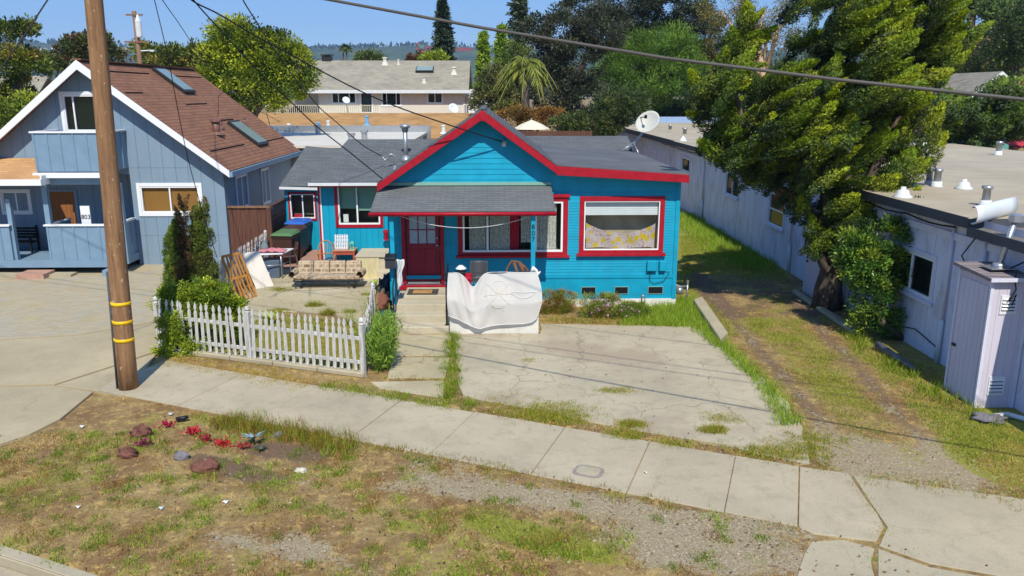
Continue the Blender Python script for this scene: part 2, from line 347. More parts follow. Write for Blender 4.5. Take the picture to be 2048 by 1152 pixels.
def line_pts(pl,dens,wid):
    out=[]
    for a,b in zip(pl[:-1],pl[1:]):
        a=np.array(a[:2]);b=np.array(b[:2]);L=np.linalg.norm(b-a);n=max(1,int(L*dens));t=rng.random((n,1));p=a+(b-a)*t
        nrm=np.array([-(b-a)[1],(b-a)[0]])/max(L,1e-6); p=p+nrm*rng.normal(0,wid,(n,1)); out.append(p)
    return np.concatenate(out)
def area_pts(poly,dens):
    P=np.array([tuple(p[:2]) for p in poly]); lo=P.min(0);hi=P.max(0);n=int((hi-lo).prod()*dens)
    q=lo+(hi-lo)*rng.random((n,2)); return q[inpoly(q[:,0],q[:,1],poly)]
# ---------------------------------------------------------------- ground
TH=R(24.3); SD=Vector((math.cos(TH),-math.sin(TH),0)); SN=Vector((math.sin(TH),math.cos(TH),0))   # along the street, away from it
KB=Vector((-6.46,9.46,0))
def street(x,y): return (x-KB.x)*SN.x+(y-KB.y)*SN.y      # signed distance from the kerb's edge
PAD=gp((905,668),(1078,668),(1080,648),(1180,650),(1395,655),(1440,690),(1478,722),(1530,762),(1572,805),(1603,852),(1617,900),(1615,930),(1452,893),(1200,846),(1000,806),(922,792),(918,740))
YARD=gp((425,640),(500,585),(560,500),(660,470),(800,500),(790,640),(740,660),(700,640),(660,628),(560,622),(520,640),(470,660))
TRL=gp((1395,545),(1440,610),(1500,680),(1560,745),(1620,820),(1680,895),(1725,935)); TRR=gp((1590,600),(1652,673),(1720,740),(1800,833),(1870,900),(1925,955))
DRV=gp((0,538),(335,527),(335,600),(318,720),(262,790),(120,850),(0,900),(-700,980),(-700,538))
def axis(lo,hi,st,far): 
    return np.concatenate([-np.array(far[::-1])+lo,np.arange(lo,hi,st),hi+np.array(far)])
gx=axis(-13,13.01,.1,[.6,1.5,4,10,25,60,150,500,1500,9000]); gy=axis(6,32,.1,[.6,1.5,4,10,25,60,150,500,1500,9000])
X,Y=np.meshgrid(gx,gy); near=(X>-13.5)&(X<13.5)&(Y>5.5)&(Y<32.5)
green=np.zeros(X.shape);grav=np.zeros(X.shape);dirt=np.zeros(X.shape)
def blob(a,px,py,rx,ry,wt): 
    g=G(px,py); u=(X-g.x)*SD.x+(Y-g.y)*SD.y; v=(X-g.x)*SN.x+(Y-g.y)*SN.y; a+=wt*1.15*np.exp(-.8*((u/rx)**2+(v/ry)**2))
sd=street(X,Y)
for b in ((560,905,.75,.3,.9),(430,925,.6,.2,.8),(500,950,.8,.22,.9),(640,905,.35,.25,.6),(150,1000,1,.5,.25),(60,1040,1,.3,.2),(740,1060,.6,.3,.2)): blob(dirt,*b)
for b in ((860,925,.7,.35,.5),(900,975,.9,.3,.55),(1000,985,.8,.3,.5),(780,985,.5,.3,.35),(600,965,.4,.2,.4),(1300,1030,1.2,.4,.62),(1450,1080,1.2,.5,.7),(1200,1010,.7,.2,.55),(1130,1000,.6,.25,.4),(1350,1110,1.2,.5,.6),(640,1110,1.1,.3,.6),(470,1090,.5,.2,.5),(1520,1050,.5,.15,.7),(1800,930,1.2,.7,.55),(1700,900,.8,.5,.6),(1900,990,.8,.3,.5)): blob(grav,*b)
for b in ((300,840,1.,.5,.35),(480,850,.9,.5,.4),(180,860,.8,.4,.3),(90,930,.8,.5,.35),(60,1000,.9,.5,.3),(250,960,.8,.4,.25),(1080,1075,.8,.25,.8),(1000,1050,.6,.2,.7),(1150,1100,.7,.2,.7),(860,1110,.6,.2,.5),(800,1050,.5,.2,.5),(680,860,.9,.2,.6),(880,890,.8,.15,.4),(1230,990,.3,.12,.5),(2030,900,1.,1.2,.6),(1980,930,.8,.5,.6)): blob(green,*b)
side=(X>5.2)&(Y<40)&(X<9.9)&(Y>9)
dl=np.minimum(pdist(X,Y,TRL),pdist(X,Y,TRR)); tr=np.exp(-(dl/.26)**2)
green+=np.where(side&(sd>3.6),.52-.55*tr-.35*np.clip((14.2-Y)/3,0,1)*(X<8.6),0); dirt+=np.where(side&(sd>3.6),.62*tr,0); grav+=np.where(side&(sd>3.6),.38*tr+.22*np.clip((14.0-Y)/2.5,0,1)*(X<8.8),0)
green+=np.where((X>5.2)&(Y>24)&(Y<40),.25,0)
dirt+=np.where((X>5.3)&(X<9.9)&(Y>20)&(Y<27),.45,0); green-=np.where((X>6)&(X<9.9)&(Y>20)&(Y<25),.45,0)
GY=gp((400,650),(560,628),(600,632),(700,645),(735,660),(750,700),(728,752),(330,700)); iny=inpoly(X,Y,GY); green+=np.where(iny,.7,0)
green+=np.where((Y>32)|(X<-14)|(X>14),.35,0)
Z=np.where(sd<0,-.16,0.)+np.where(near,.03*(vnoise(X,Y,.5,3)-.5),0)
Z=np.where(inpoly(X,Y,PAD)|inpoly(X,Y,YARD)|inpoly(X,Y,DRV),-.04,Z)
me=bpy.data.meshes.new('ground'); ny,nx=X.shape
me.vertices.add(nx*ny); me.vertices.foreach_set('co',np.stack([X,Y,Z],-1).astype(np.float32).ravel())
ii=np.arange((ny-1)*(nx-1)); r0=ii//(nx-1);c0=ii%(nx-1);q=r0*nx+c0; Q=np.stack([q,q+1,q+nx+1,q+nx],1).astype(np.int32)
me.loops.add(Q.size); me.loops.foreach_set('vertex_index',Q.ravel()); me.polygons.add(len(Q)); me.polygons.foreach_set('loop_start',np.arange(len(Q),dtype=np.int32)*4); me.update(calc_edges=True)
me.polygons.foreach_set('use_smooth',[True]*len(Q))
a=me.color_attributes.new('mask','FLOAT_COLOR','POINT'); cc=np.stack([np.clip(green,0,1),np.clip(grav,0,1),np.clip(dirt,0,1),np.ones(X.shape)],-1).astype(np.float32); a.data.foreach_set('color',cc.ravel())
me.materials.append(M['ground']); o=bpy.data.objects.new('ground',me); COL.objects.link(o); tag(o,kind='structure')
def slabs(name,polys,mat,top=.02,th=.08,jit=.006):
    mb=MB()
    for p in polys:
        z=top+random.uniform(-jit,jit); mb.prism([Vector((q.x,q.y,z-th)) for q in p],(0,0,th))
    o=mb.build(name,mat,bevel=.006); tag(o,kind='structure'); return o
def ragged(poly,step=.35,amp=.05):
    out=[]
    for a,b in zip(poly,poly[1:]+poly[:1]):
        n=max(1,int((b-a).length/step))
        for i in range(n): out.append(a.lerp(b,i/n)+Vector((random.uniform(-amp,amp),random.uniform(-amp,amp),0)))
    return out
far_e=[(-160,690),(-40,700)];  # sidewalk runs in front of the neighbour's drive too
fp=lambda s: Vector((-7.39,16.93,0))+SD*s; npn=lambda s: Vector((-7.01,14.68,0))+SD*s
js=[]
for x,y in ((454,762),(608,797),(770,823),(920,849),(1115,873),(1290,900),(1469,918),(1597,941)): js.append((G(x,y)-fp(0)).dot(SD))
js=[.15]+js; sl_=[]
for a,b in zip(js[:-1],js[1:]):
    g=.006; off=-.15; nw=lambda s:(npn(s-1.27+.1)); fw=lambda s:(fp(s)); sl_.append([nw(a+g),nw(b-g),fw(b-g),fw(a+g)])
e_=js[-1]+.012; sl_.append([npn(e_-1.17)]+gp((1625,1068),(1752,1084),(1768,1056),(1755,1030),(1733,1002),(1697,948))+[fp(e_)])
slabs('sidewalk',sl_,M['sidewalk'],.02)
slabs('concrete_apron',[gp((1706,952),(2350,1040),(2350,1215),(1860,1128),(1758,1092),(1775,1055),(1740,1005)),ragged(gp((1622,1082),(1690,1080),(1744,1096),(1746,1190),(1575,1190)),.3,.03),gp((1756,1098),(1858,1135),(2350,1222),(2350,1420),(1756,1320))],M['kerb'],.015)
slabs('parking_pad',[ragged(PAD)],M['pad'],.012,jit=0)
slabs('yard_paving',[ragged(YARD,.4,.08)],M['yard'],.01,jit=0)
slabs('front_walk',[gp((792,670),(902,670),(900,713),(786,713)),gp((784,716),(899,716),(890,757),(775,757)),gp((742,765),(888,762),(886,797),(840,790),(760,778))],M['yard'],.02)
slabs('paved_driveway',[gp((-700,538),(333,527),(333,600),(322,640),(160,668),(-700,720))],M['pavers'],.0,jit=0)
slabs('driveway_concrete',[gp((-700,724),(160,671),(320,643),(318,700),(205,738),(110,768),(-700,790)),gp((206,741),(316,704),(262,776),(192,782),(112,771)),gp((-700,794),(106,772),(186,784),(120,838),(60,868),(0,888),(-700,975))],M['drive'],.008,jit=.003)
mb=MB(); e=KB-SD*9; f=KB+SD*16
for i in range(9):
    a=KB+SD*(-9+i*2.8); b=a+SD*2.785; mb.prism([a-SN*.16,b-SN*.16,b+SN*0,a+SN*0],(0,0,.02)); mb.prism([a-SN*.17+Vector((0,0,-.17)),b-SN*.17+Vector((0,0,-.17)),b+Vector((0,0,-.17)),a+Vector((0,0,-.17))],(0,0,.165))
    mb.prism([a-SN*.62+Vector((0,0,-.17)),b-SN*.62+Vector((0,0,-.17)),b-SN*.175+Vector((0,0,-.17)),a-SN*.175+Vector((0,0,-.17))],(0,0,.03))
tag(mb.build('street_kerb',M['kerb'],bevel=.01),kind='structure')
mb=MB(); mb.prism([e-SN*9+Vector((0,0,-.165)),f-SN*9+Vector((0,0,-.165)),f-SN*.62+Vector((0,0,-.165)),e-SN*.62+Vector((0,0,-.165))],(0,0,.015)); tag(mb.build('road',M['asphalt']),kind='structure')
# ---------------------------------------------------------------- grass (stuff)
GREEN=['76901c','8fa228','647c18','a2aa34','566e18']; STRAW=['c4a052','b08a42','d1b468','9a753a','a58548']; RUST=['8a5628','744622','9a6c34','a87c3c']
VV=[];CC=[]
def add(P2,h,sp,cols,wd=.012,per=1,rad=.05,k=1.,z=0.):
    P2=np.repeat(P2,per,0); n=len(P2); P=np.zeros((n,3)); P[:,:2]=P2+(rng.normal(0,rad,(n,2)) if per>1 else 0); P[:,2]=z-.01
    hh=h*rng.uniform(.45,1.15,n); v,c=blades(P,hh,sp,pal(n,cols,.15,k),wd); VV.append(v);CC.append(c)
PK=[KB+SD*-4,KB+SD*20,KB+SD*20+SN*4.45,KB+SD*-.9+SN*4.6,KB+SD*-.9+SN*3.5,KB+SD*-4+SN*2.2]
q=area_pts(PK,2100); q=q[(street(q[:,0],q[:,1])<4.35)&~inpoly(q[:,0],q[:,1],gp((1570,1060),(1570,1200),(2400,1500),(2400,1050)))&~inpoly(q[:,0],q[:,1],DRV)]
def msk(a,q):
    i=np.clip(((q[:,0]+13)/.1).astype(int)+10,0,a.shape[1]-1); j=np.clip(((q[:,1]-6)/.1).astype(int)+10,0,a.shape[0]-1); return a[j,i]
nz=vnoise(q[:,0],q[:,1],1.5,5); bare=np.clip(msk(grav,q)*1.1+msk(dirt,q),0,1)
keep=rng.random(len(q))<np.clip((nz-.36)*3.2,0.03,1)*(1-.93*bare)
s=q[keep]; n2=vnoise(s[:,0],s[:,1],2.2,9); gz=msk(green,s)
isg=(n2+gz*.35)>.60
ru=vnoise(s[:,0],s[:,1],1.1,31)>.52
add(s[~isg&~ru],.055,1.6,STRAW+['d8c48c','bfa668'],.011,2,.05); add(s[~isg&ru],.055,1.5,RUST+['6a4c30','5e4630','93703f'],.011,2,.05); add(s[isg][::2],.065,1.,GREEN+['8a8a40','a39a50'],.010,5,.05)
cl=area_pts(PK,11.); cl=cl[~inpoly(cl[:,0],cl[:,1],gp((1570,1060),(1570,1200),(2400,1500),(2400,1050)))&~inpoly(cl[:,0],cl[:,1],DRV)&(street(cl[:,0],cl[:,1])<4.35)]; cl=cl[rng.random(len(cl))<1-.8*np.clip(msk(grav,cl)+.4*msk(dirt,cl),0,1)]
add(cl[::2],.10,.7,['5f7a1c','76901c','4c6616','8a9a2c'],.012,75,.06); add(cl[1::4],.12,.8,['8aa02c','a0b03c','7c942a'],.013,90,.09); add(cl[3::4]+.1,.14,.7,RUST+['8a8a40'],.009,50,.08)
e1=[tuple(npn(s_-1.27)-SN*.08)[:2] for s_ in (4.3,6,8,10,12)]; add(line_pts(e1,9,.08),.14,.7,GREEN+RUST,.010,26,.07); add(line_pts([tuple(npn(s_)-SN*.25)[:2] for s_ in (2.4,3.6,5.2)],34,.2),.26,.4,RUST+GREEN+['8a8a3a'],.010,34,.09)
add(line_pts([tuple(npn(s_)-SN*.06)[:2] for s_ in (11.1,12,12.6)],4,.05),.09,.8,GREEN+STRAW,.01,26,.06)
add(line_pts([tuple(npn(s_)-SN*.1)[:2] for s_ in (-.3,1.5,3.2)],30,.12),.07,1.2,STRAW,.008,12,.06)
# far side of the sidewalk
for pl,dn,wd,hh,cols,per in ((gp((330,722),(430,735),(520,752),(620,770)),60,.22,.08,STRAW+['a8a050','8aa030'],22),(gp((640,775),(700,782),(780,795),(880,808),(960,815)),24,.13,.16,GREEN,24),(gp((960,815),(1080,838),(1200,852),(1330,880),(1450,897),(1560,915)),16,.10,.09,GREEN+STRAW,20),(gp((1560,915),(1700,948),(1850,972),(2048,1005)),16,.12,.09,GREEN+STRAW,20),(gp((905,670),(905,740),(898,800)),22,.09,.2,GREEN,28),(gp((850,714),(898,714)),10,.03,.08,GREEN,12),(gp((760,757),(890,760)),14,.04,.09,GREEN+STRAW,16),(gp((1320,860),(1345,905),(1300,985)),9,.02,.05,GREEN,12),(gp((1690,950),(1735,1010),(1768,1050),(1752,1085)),14,.03,.06,GREEN+STRAW,14),(gp((1752,1085),(1748,1150)),5,.03,.06,GREEN,14),(gp((1760,1092),(1860,1120)),6,.03,.06,GREEN,14),(gp((920,849),(900,870),(880,890)),3,.02,.04,GREEN,10),(gp((930,690),(1000,695)),0.5,.05,.05,GREEN,10)):
    add(line_pts([tuple(p)[:2] for p in pl],dn,wd),hh,.9,cols,.010,per,.06,1.,.01)
for x,y,r,nn,h in ((1090,825,.5,520,.08),(1130,835,.35,200,.07),(1262,850,.16,150,.1),(1250,872,.2,120,.09),(1430,862,.13,170,.11),(1440,838,.25,120,.06),(1000,800,.4,120,.05),(1345,890,.2,90,.06),(1240,782,.2,40,.05),(1058,722,.1,25,.06),(1255,870,.12,40,.08),(1590,905,.4,260,.08),(1520,905,.25,140,.08),(1660,760,.3,80,.06),(1620,880,.4,150,.07),(1215,782,.15,70,.06),(1250,783,.2,70,.06),(1480,845,.12,20,.05),(1550,850,.1,20,.05),(630,612,.12,60,.2),(555,622,.2,60,.1),(700,625,.1,40,.15),(560,580,.25,60,.1),(520,560,.25,40,.08),(658,628,.1,50,.22),(735,590,.12,30,.12)):
    g=G(x,y); c=np.array([g.x,g.y])+rng.normal(0,r*.6,(nn,2))*[1.3,.8]; add(c,h,1.1,GREEN+STRAW[:2],.010,14,.04,1.,.01)
for k in range(90):      # weeds in the cracks of the pad
    p=area_pts(PAD,3.); 
    if k==0: add(p,.03,1.3,GREEN+STRAW,.008,9,.04,1,.01)
SIDE=gp((1400,640),(1470,700),(1560,800),(1640,930),(1700,948),(2080,1010),(2080,880),(1900,800),(1870,740),(1700,680),(1610,590),(1560,540),(1400,430),(1360,430),(1365,560))
q=area_pts(SIDE,1500); gm=msk(green,q); vm=msk(grav,q)+.9*np.clip(msk(dirt,q)-.15,0,1); nz=vnoise(q[:,0],q[:,1],1.6,11)
keep=rng.random(len(q))<np.clip(gm+(nz-.5)*1.1,.02,1)*(1-.8*np.clip(vm-.2,0,1)); q=q[keep]
ng=vnoise(q[:,0],q[:,1],.9,12)>.42; add(q[ng],.08,1.,GREEN+['a39a48','b0a040'],.012,3,.05); add(q[~ng],.06,1.3,STRAW+RUST[:2]+GREEN[:1],.011,3,.05)
VERGE=gp((1348,600),(1385,600),(1450,690),(1530,765),(1600,850),(1560,850),(1510,765),(1440,700),(1380,655),(1240,652),(1245,640)); q=area_pts(VERGE,260); add(q,.26,.5,['8aa82c','a3b43c','6f9122'],.014,6,.07)
q=line_pts([tuple(p)[:2] for p in gp((1370,430),(1420,470),(1520,540))],60,.55); add(q,.3,.5,['8aa82c','9ab03a','6f9122'],.018,12,.1)
q=line_pts([tuple(p)[:2] for p in gp((1700,665),(1760,720),(1830,760),(1890,800),(2000,850))],20,.16); add(q,.24,.5,GREEN,.013,16,.08)
q=area_pts(GY,420); add(q,.07,.9,GREEN+STRAW,.010,7,.05)
q=line_pts([(-7.6,17.55),(-2.7,15.62)],20,.1); add(q,.1,.9,STRAW+GREEN,.009,14,.06)
q=line_pts([tuple(p)[:2] for p in gp((1090,640),(1200,645),(1330,640))],30,.15); add(q,.2,.7,GREEN+STRAW,.011,16,.08)
V_=np.concatenate(VV);C_=np.concatenate(CC); print('blades',len(V_))
o=bulk('grass',V_,3,C_,M['grass']); tag(o,'patchy green and straw-dry grass over the ground','grass',kind='stuff')
# loose stones and dead leaves on the bare patches (stuff)
q=np.concatenate([area_pts(PK,260),area_pts(SIDE,200)]); q=q[(rng.random(len(q))<np.clip(msk(grav,q)*.6+.05,0,1))]; q=q[~inpoly(q[:,0],q[:,1],PAD)]; n_=len(q)
oc=np.array([(1,0,0),(0,1,0),(-1,0,0),(0,-1,0),(0,0,1)],float); tri=[(0,1,4),(1,2,4),(2,3,4),(3,0,4)]; r_=(rng.random(n_)**3*.022+.008)[:,None,None]; vv=oc[None]*r_*rng.uniform(.6,1.3,(n_,5,3)); vv[:,:,2]*=.6
vv[:,:,:2]+=q[:,None,:]; vv[:,:,2]+=.004; T=np.stack([vv[:,list(t)] for t in tri],1).reshape(-1,3,3); tag(bulk('gravel',T,3,np.repeat(pal(n_,['9c8f78','aa9e88','857862','b8ad98','746856','927658'],.12),4,0),M['grass']),'loose pebbles scattered on the bare ground','gravel',kind='stuff')
q=np.concatenate([area_pts(PK,9),area_pts(PAD,2.),area_pts(YARD,3.),line_pts([tuple(p)[:2] for p in gp((920,820),(1450,900),(1615,935))],12,.1)]); n_=len(q); P=np.zeros((n_,3)); P[:,:2]=q; P[:,2]=.03
tag(leaves(P,rng.normal(0,1,(n_,3))*[1,1,.25],rng.uniform(.03,.07,n_),.025,pal(n_,['6a4424','8a6234','4f3822','a5814a'],.15),'leaf_litter',M['grass'],None,np.tile([0,0,1.],(n_,1)),.4),'dead leaves and twigs on the ground','leaf litter',kind='stuff')
# ---------------------------------------------------------------- shared builders
def window(parent,fr,u0,u1,z0,z1,trim=.1,trimmat='red',fw=.05,fmat='vinyl',mull=(),rails=(),gl='glass',depth=.0,sill=0,cap=0,room=True,name='window',roomd=.5,roomm='roomd'):
    """opening u0..u1, z0..z1 in a wall; trim outside it, vinyl frame in it, pane, dark room behind"""
    t=MB()
    if trim:
        fbox(t,fr,u0-trim,u0,z0-trim,z1+trim,-.02,.035); fbox(t,fr,u1,u1+trim,z0-trim,z1+trim,-.02,.035)
        fbox(t,fr,u0,u1,z1,z1+trim,-.02,.035); fbox(t,fr,u0,u1,z0-trim,z0,-.02,.035)
    if sill: fbox(t,fr,u0-trim-.06,u1+trim+.06,z0-trim-.02,z0-trim+.05,.036,.036+sill)
    if cap: fbox(t,fr,u0-trim-.05,u1+trim+.05,z1+trim-.02,z1+trim+.06,.036,.036+cap)
    if trim or sill: wn=t.build(name,M[trimmat],parent,bevel=.004)
    else:
        fbox(t,fr,u0-.01,u1+.01,z0-.03,z0,-.02,.03); wn=t.build(name,M[fmat],parent)
    f=MB()
    for a,b,c,d_ in ((u0,u0+fw,z0,z1),(u1-fw,u1,z0,z1),(u0+fw,u1-fw,z0,z0+fw),(u0+fw,u1-fw,z1-fw,z1)): fbox(f,fr,a,b,c,d_,-.05,.02)
    for m in mull: fbox(f,fr,m-fw*.5,m+fw*.5,z0+fw,z1-fw,-.045,.015)
    for m in rails: fbox(f,fr,u0+fw,u1-fw,m-fw*.4,m+fw*.4,-.045,.014)
    f.build('frame',M[fmat],wn,bevel=.003)
    g=MB(); g.face([fr(u0+.01,-.03,z0+.01),fr(u1-.01,-.03,z0+.01),fr(u1-.01,-.03,z1-.01),fr(u0+.01,-.03,z1-.01)]); g.build('pane',M[gl],wn)
    if room:
        r=MB(); a=[fr(u,d_,z) for d_ in (-.06,-roomd) for (u,z) in ((u0,z0),(u1,z0),(u1,z1),(u0,z1))]
        r.raw(a,[(4,5,6,7),(0,1,5,4),(1,2,6,5),(2,3,7,6),(3,0,4,7)]); r.build('room',M[roomm],wn)
    return wn
def curtain(parent,fr,u0,u1,z0,z1,mat,d=-.09,amp=.02,waves=6,name='curtain',taper=0.,sag=0.):
    mb=MB()
    def fn(a,b):
        z=z0+(z1-z0)*b; uu=u0+(u1-u0)*a; uu+= taper*(1-b)*(1-b)*(1 if taper>0 else 1)*(1-a if taper>0 else a)
        z-= sag*4*a*(1-a)*(b if sag else 0)
        return fr(uu,d+amp*math.sin(a*waves*2*math.pi+b),z)
    mb.grid(fn,max(12,waves*6),10); return mb.build(name,mat,parent)
def lapboards(mb,fr,z0,z1,step,xf,holes,out=.014):
    z=z0
    while z<z1-1e-6:
        zt=min(z+step,z1); iv=[]; x=xf(zt)
        if x and x[1]>x[0]+.02: iv=[x]
        for (a,b,c,d_) in holes:
            if c<zt-.005 and d_>z+.005:
                nv=[]
                for (p,q) in iv:
                    if b<=p or a>=q: nv.append((p,q))
                    else:
                        if a>p: nv.append((p,a))
                        if b<q: nv.append((b,q))
                iv=nv
        for (p,q) in iv:
            mb.face([fr(p,out,z),fr(q,out,z),fr(q,.002,zt),fr(p,.002,zt)]); mb.face([fr(p,0,z),fr(q,0,z),fr(q,out,z),fr(p,out,z)])
        z=zt
def roofslab(mb,pts,th=.08):
    n=(pts[1]-pts[0]).cross(pts[2]-pts[0]).normalized()
    if n.z<0: n=-n
    mb.prism([p-n*th for p in pts],n*th)
def texttag(txt,size,loc,rot,mat,parent,name='number',ext=.004,spacing=1.,lines=1.):
    cu=bpy.data.curves.new(name,'FONT'); cu.body=txt; cu.size=size; cu.extrude=ext; cu.space_character=spacing; cu.space_line=lines; cu.align_x='CENTER'; cu.align_y='CENTER'
    t=bpy.data.objects.new(name+'_c',cu); COL.objects.link(t); dg=bpy.context.evaluated_depsgraph_get(); me=bpy.data.meshes.new_from_object(t.evaluated_get(dg)); bpy.data.objects.remove(t)
    me.materials.clear(); me.materials.append(mat); o=bpy.data.objects.new(name,me); COL.objects.link(o); o.parent=parent; o.location=Vector(loc)-(base_of(parent) if parent else Vector()); o.rotation_euler=rot; return o
# ---------------------------------------------------------------- the turquoise cottage
YW=21.3; YR=20.85; fr=YF(YW)
wx=lambda px:W(px,450,YW).x; wz=lambda py:W(1240,py,YW).z
hs_=thing('cottage','turquoise wooden cottage with red trim, grey shingle roof and small front porch','house',(1,YW,0))
XL,XR_=-2.82,5.03; AP=Vector((-.26,YR,5.35)); LE=Vector((-3.02,YR,3.47)); JN=Vector((1.66,YR,3.93)); RE=Vector((5.14,YR,3.69))
sl1=(AP.z-LE.z)/(AP.x-LE.x); sl2=(AP.z-JN.z)/(JN.x-AP.x); sl3=(JN.z-RE.z)/(RE.x-JN.x)
def ztop(x): return (AP.z-(AP.x-x)*sl1 if x<AP.x else AP.z-(x-AP.x)*sl2 if x<JN.x else JN.z-(x-JN.x)*sl3)-.06
def xrow(z):
    if z>ztop(XR_)+.0:
        l=max(XL,AP.x-(AP.z-.06-z)/sl1); r=AP.x+(AP.z-.06-z)/sl2
        if z<JN.z-.06: r=JN.x+(JN.z-.06-z)/sl3
        return (l,r) if r>l else None
    return (XL if z<ztop(XL) else AP.x-(AP.z-.06-z)/sl1, XR_)
BW=(wx(925),wx(1126),wz(503),wz(402)); RW=(wx(1168),wx(1318.5),wz(500),wz(402)); DR=(wx(810),wx(880),.66,2.78)
mb=MB()
out=[(XL,.2),(XR_,.2),(XR_,ztop(XR_)),(JN.x,ztop(JN.x)),(AP.x,ztop(AP.x)),(XL,ztop(XL))]
hl=[[(a,c),(b,c),(b,d_),(a,d_)] for (a,b,c,d_) in (BW,RW,DR)]
mb.poly_holes(fr,out,hl,0)
hz=[BW,RW,DR]; xs=wx(898)
lapboards(mb,fr,.90,3.12,.076,lambda z:(xs,XR_-.13),hz+[(wx(1107),XR_,3,4)])
lapboards(mb,fr,3.36,5.3,.142,xrow,[(1.42,9,0,3.62)])
fbox(mb,fr,XL,XR_-.1,.80,.90,.0,.02)        # belt board
fbox(mb,fr,xs-.05,xs,.9,3.3,0,.03); fbox(mb,fr,XR_-.1,XR_+.01,.2,ztop(XR_)-.02,-.1,.03); fbox(mb,fr,XL-.01,XL+.1,.2,3.3,-.1,.03)
fbox(mb,fr,1.5,XR_-.1,3.12,3.16,0,.02)
for p in (wx(784),wx(796),wx(886),wx(893)): fbox(mb,fr,p-.012,p+.012,.66,3.3,0,.012)
# side and back walls
mb.face([(XR_,YW,.2),(XR_,29.4,.2),(XR_,29.4,3.66),(XR_,YW,ztop(XR_))]); mb.face([(XL,YW,.2),(XL,26.2,.2),(XL,26.2,3.5),(XL,YW,ztop(XL))])
mb.face([(XL,29.4,.2),(XR_,29.4,.2),(XR_,29.4,3.66),(XL,29.4,3.66)])
mb.build('wall',M['blue'],hs_,weld=False)
# rear wing walls
YB=26.2; bx=lambda px:W(px,450,YB).x; bz=lambda py:W(700,py,YB).z; frB=YF(YB)
WB=(bx(678),bx(761),bz(449),bz(371)); XB=bx(643)
mb=MB(); mb.poly_holes(frB,[(XB,0),(XL+.05,0),(XL+.05,3.1),(XB,3.1)],[[(WB[0],WB[2]),(WB[1],WB[2]),(WB[1],WB[3]),(WB[0],WB[3])]])
mb.face([(XB,YB,0),(XB,29.3,0),(XB,29.3,3.1),(XB,YB,3.1)])
YC=29.3; cx_=lambda px:W(px,450,YC).x; cz_=lambda py:W(600,py,YC).z; frC=YF(YC)
WC=(cx_(583),cx_(632),cz_(437),cz_(388)); mb.poly_holes(frC,[(cx_(573),0),(XB,0),(XB,2.55),(cx_(573),2.55)],[[(WC[0],WC[2]),(WC[1],WC[2]),(WC[1],WC[3]),(WC[0],WC[3])]])
mb.face([(cx_(573),YC,0),(cx_(573),32.5,0),(cx_(573),32.5,2.5),(cx_(573),YC,2.5)])
mb.build('wing_wall',M['blue_v'],hs_,weld=False)
mb=MB(); fbox(mb,frB,XB-.06,XB,.05,2.8,-.02,.04); mb.build('corner_board',M['red'],hs_); mb=MB(); fbox(mb,frB,XB+.001,XB+.05,.05,2.8,.003,.03); mb.build('corner_board',M['white'],hs_)
# foundation
mb=MB(); fbox(mb,fr,1.1,XR_+.02,-.05,.21,-.2,.03); mb.box((XR_-.05,YW+.2,-.05),(XR_+.03,29.4,.25)); mb.build('foundation',M['found'],hs_)
# roofs
mb=MB(); YBK=29.7
for a,b,y1 in ((AP,LE,27.),(AP,JN,27.6)): roofslab(mb,[Vector(a),Vector(b),Vector((b.x,y1,b.z)),Vector((a.x,y1,a.z))],.09)
mb.bar(AP+Vector((0,.02,-.01)),Vector((AP.x,27.2,AP.z-.01)),.16,.03)
mb.build('roof',M['roofg'],hs_,bevel=.0)
mb=MB(); roofslab(mb,[JN,RE,Vector((RE.x,29.2,RE.z)),Vector((JN.x,29.2,JN.z))],.09); mb.build('flat_roof',M['roofflat'],hs_)
mb=MB(); EV=2.97; RG=4.17; xl=-5.88; xl2=-5.1
roofslab(mb,[Vector((xl,25.75,EV)),Vector((-2.0,25.75,EV)),Vector((-2.0,28.66,RG)),Vector((xl2,28.66,RG))],.09)
roofslab(mb,[Vector((xl,25.75,EV)),Vector((xl2,28.66,RG)),Vector((-5.3,31.4,EV+.2))],.09)
roofslab(mb,[Vector((-2.0,28.66,RG)),Vector((xl2,28.66,RG)),Vector((-5.3,31.4,EV)),Vector((5.2,31.4,EV))],.07)
roofslab(mb,[Vector((-2.0,27.6,3.72)),Vector((5.2,27.6,3.72)),Vector((5.2,28.66,RG)),Vector((-2.0,28.66,RG))],.09) if False else None
roofslab(mb,[Vector((-2.,29.2,3.74)),Vector((5.15,29.2,3.74)),Vector((5.1,30.6,4.18)),Vector((-2.,30.6,4.18))],.09)
roofslab(mb,[W(559,372,29.0),Vector((XB-.02,29.0,W(640,373,29.0).z)),Vector((XB-.02,31.6,3.62)),W(612,292,31.6)],.09)
mb.build('wing_roof',M['roofg'],hs_)
mb=MB(); mb.face([Vector((5.1,29.2,3.)),Vector((5.1,30.6,3.)),Vector((5.1,30.6,4.16)),Vector((5.1,29.2,3.7))]); mb.build('wing_wall',M['blue'],hs_)
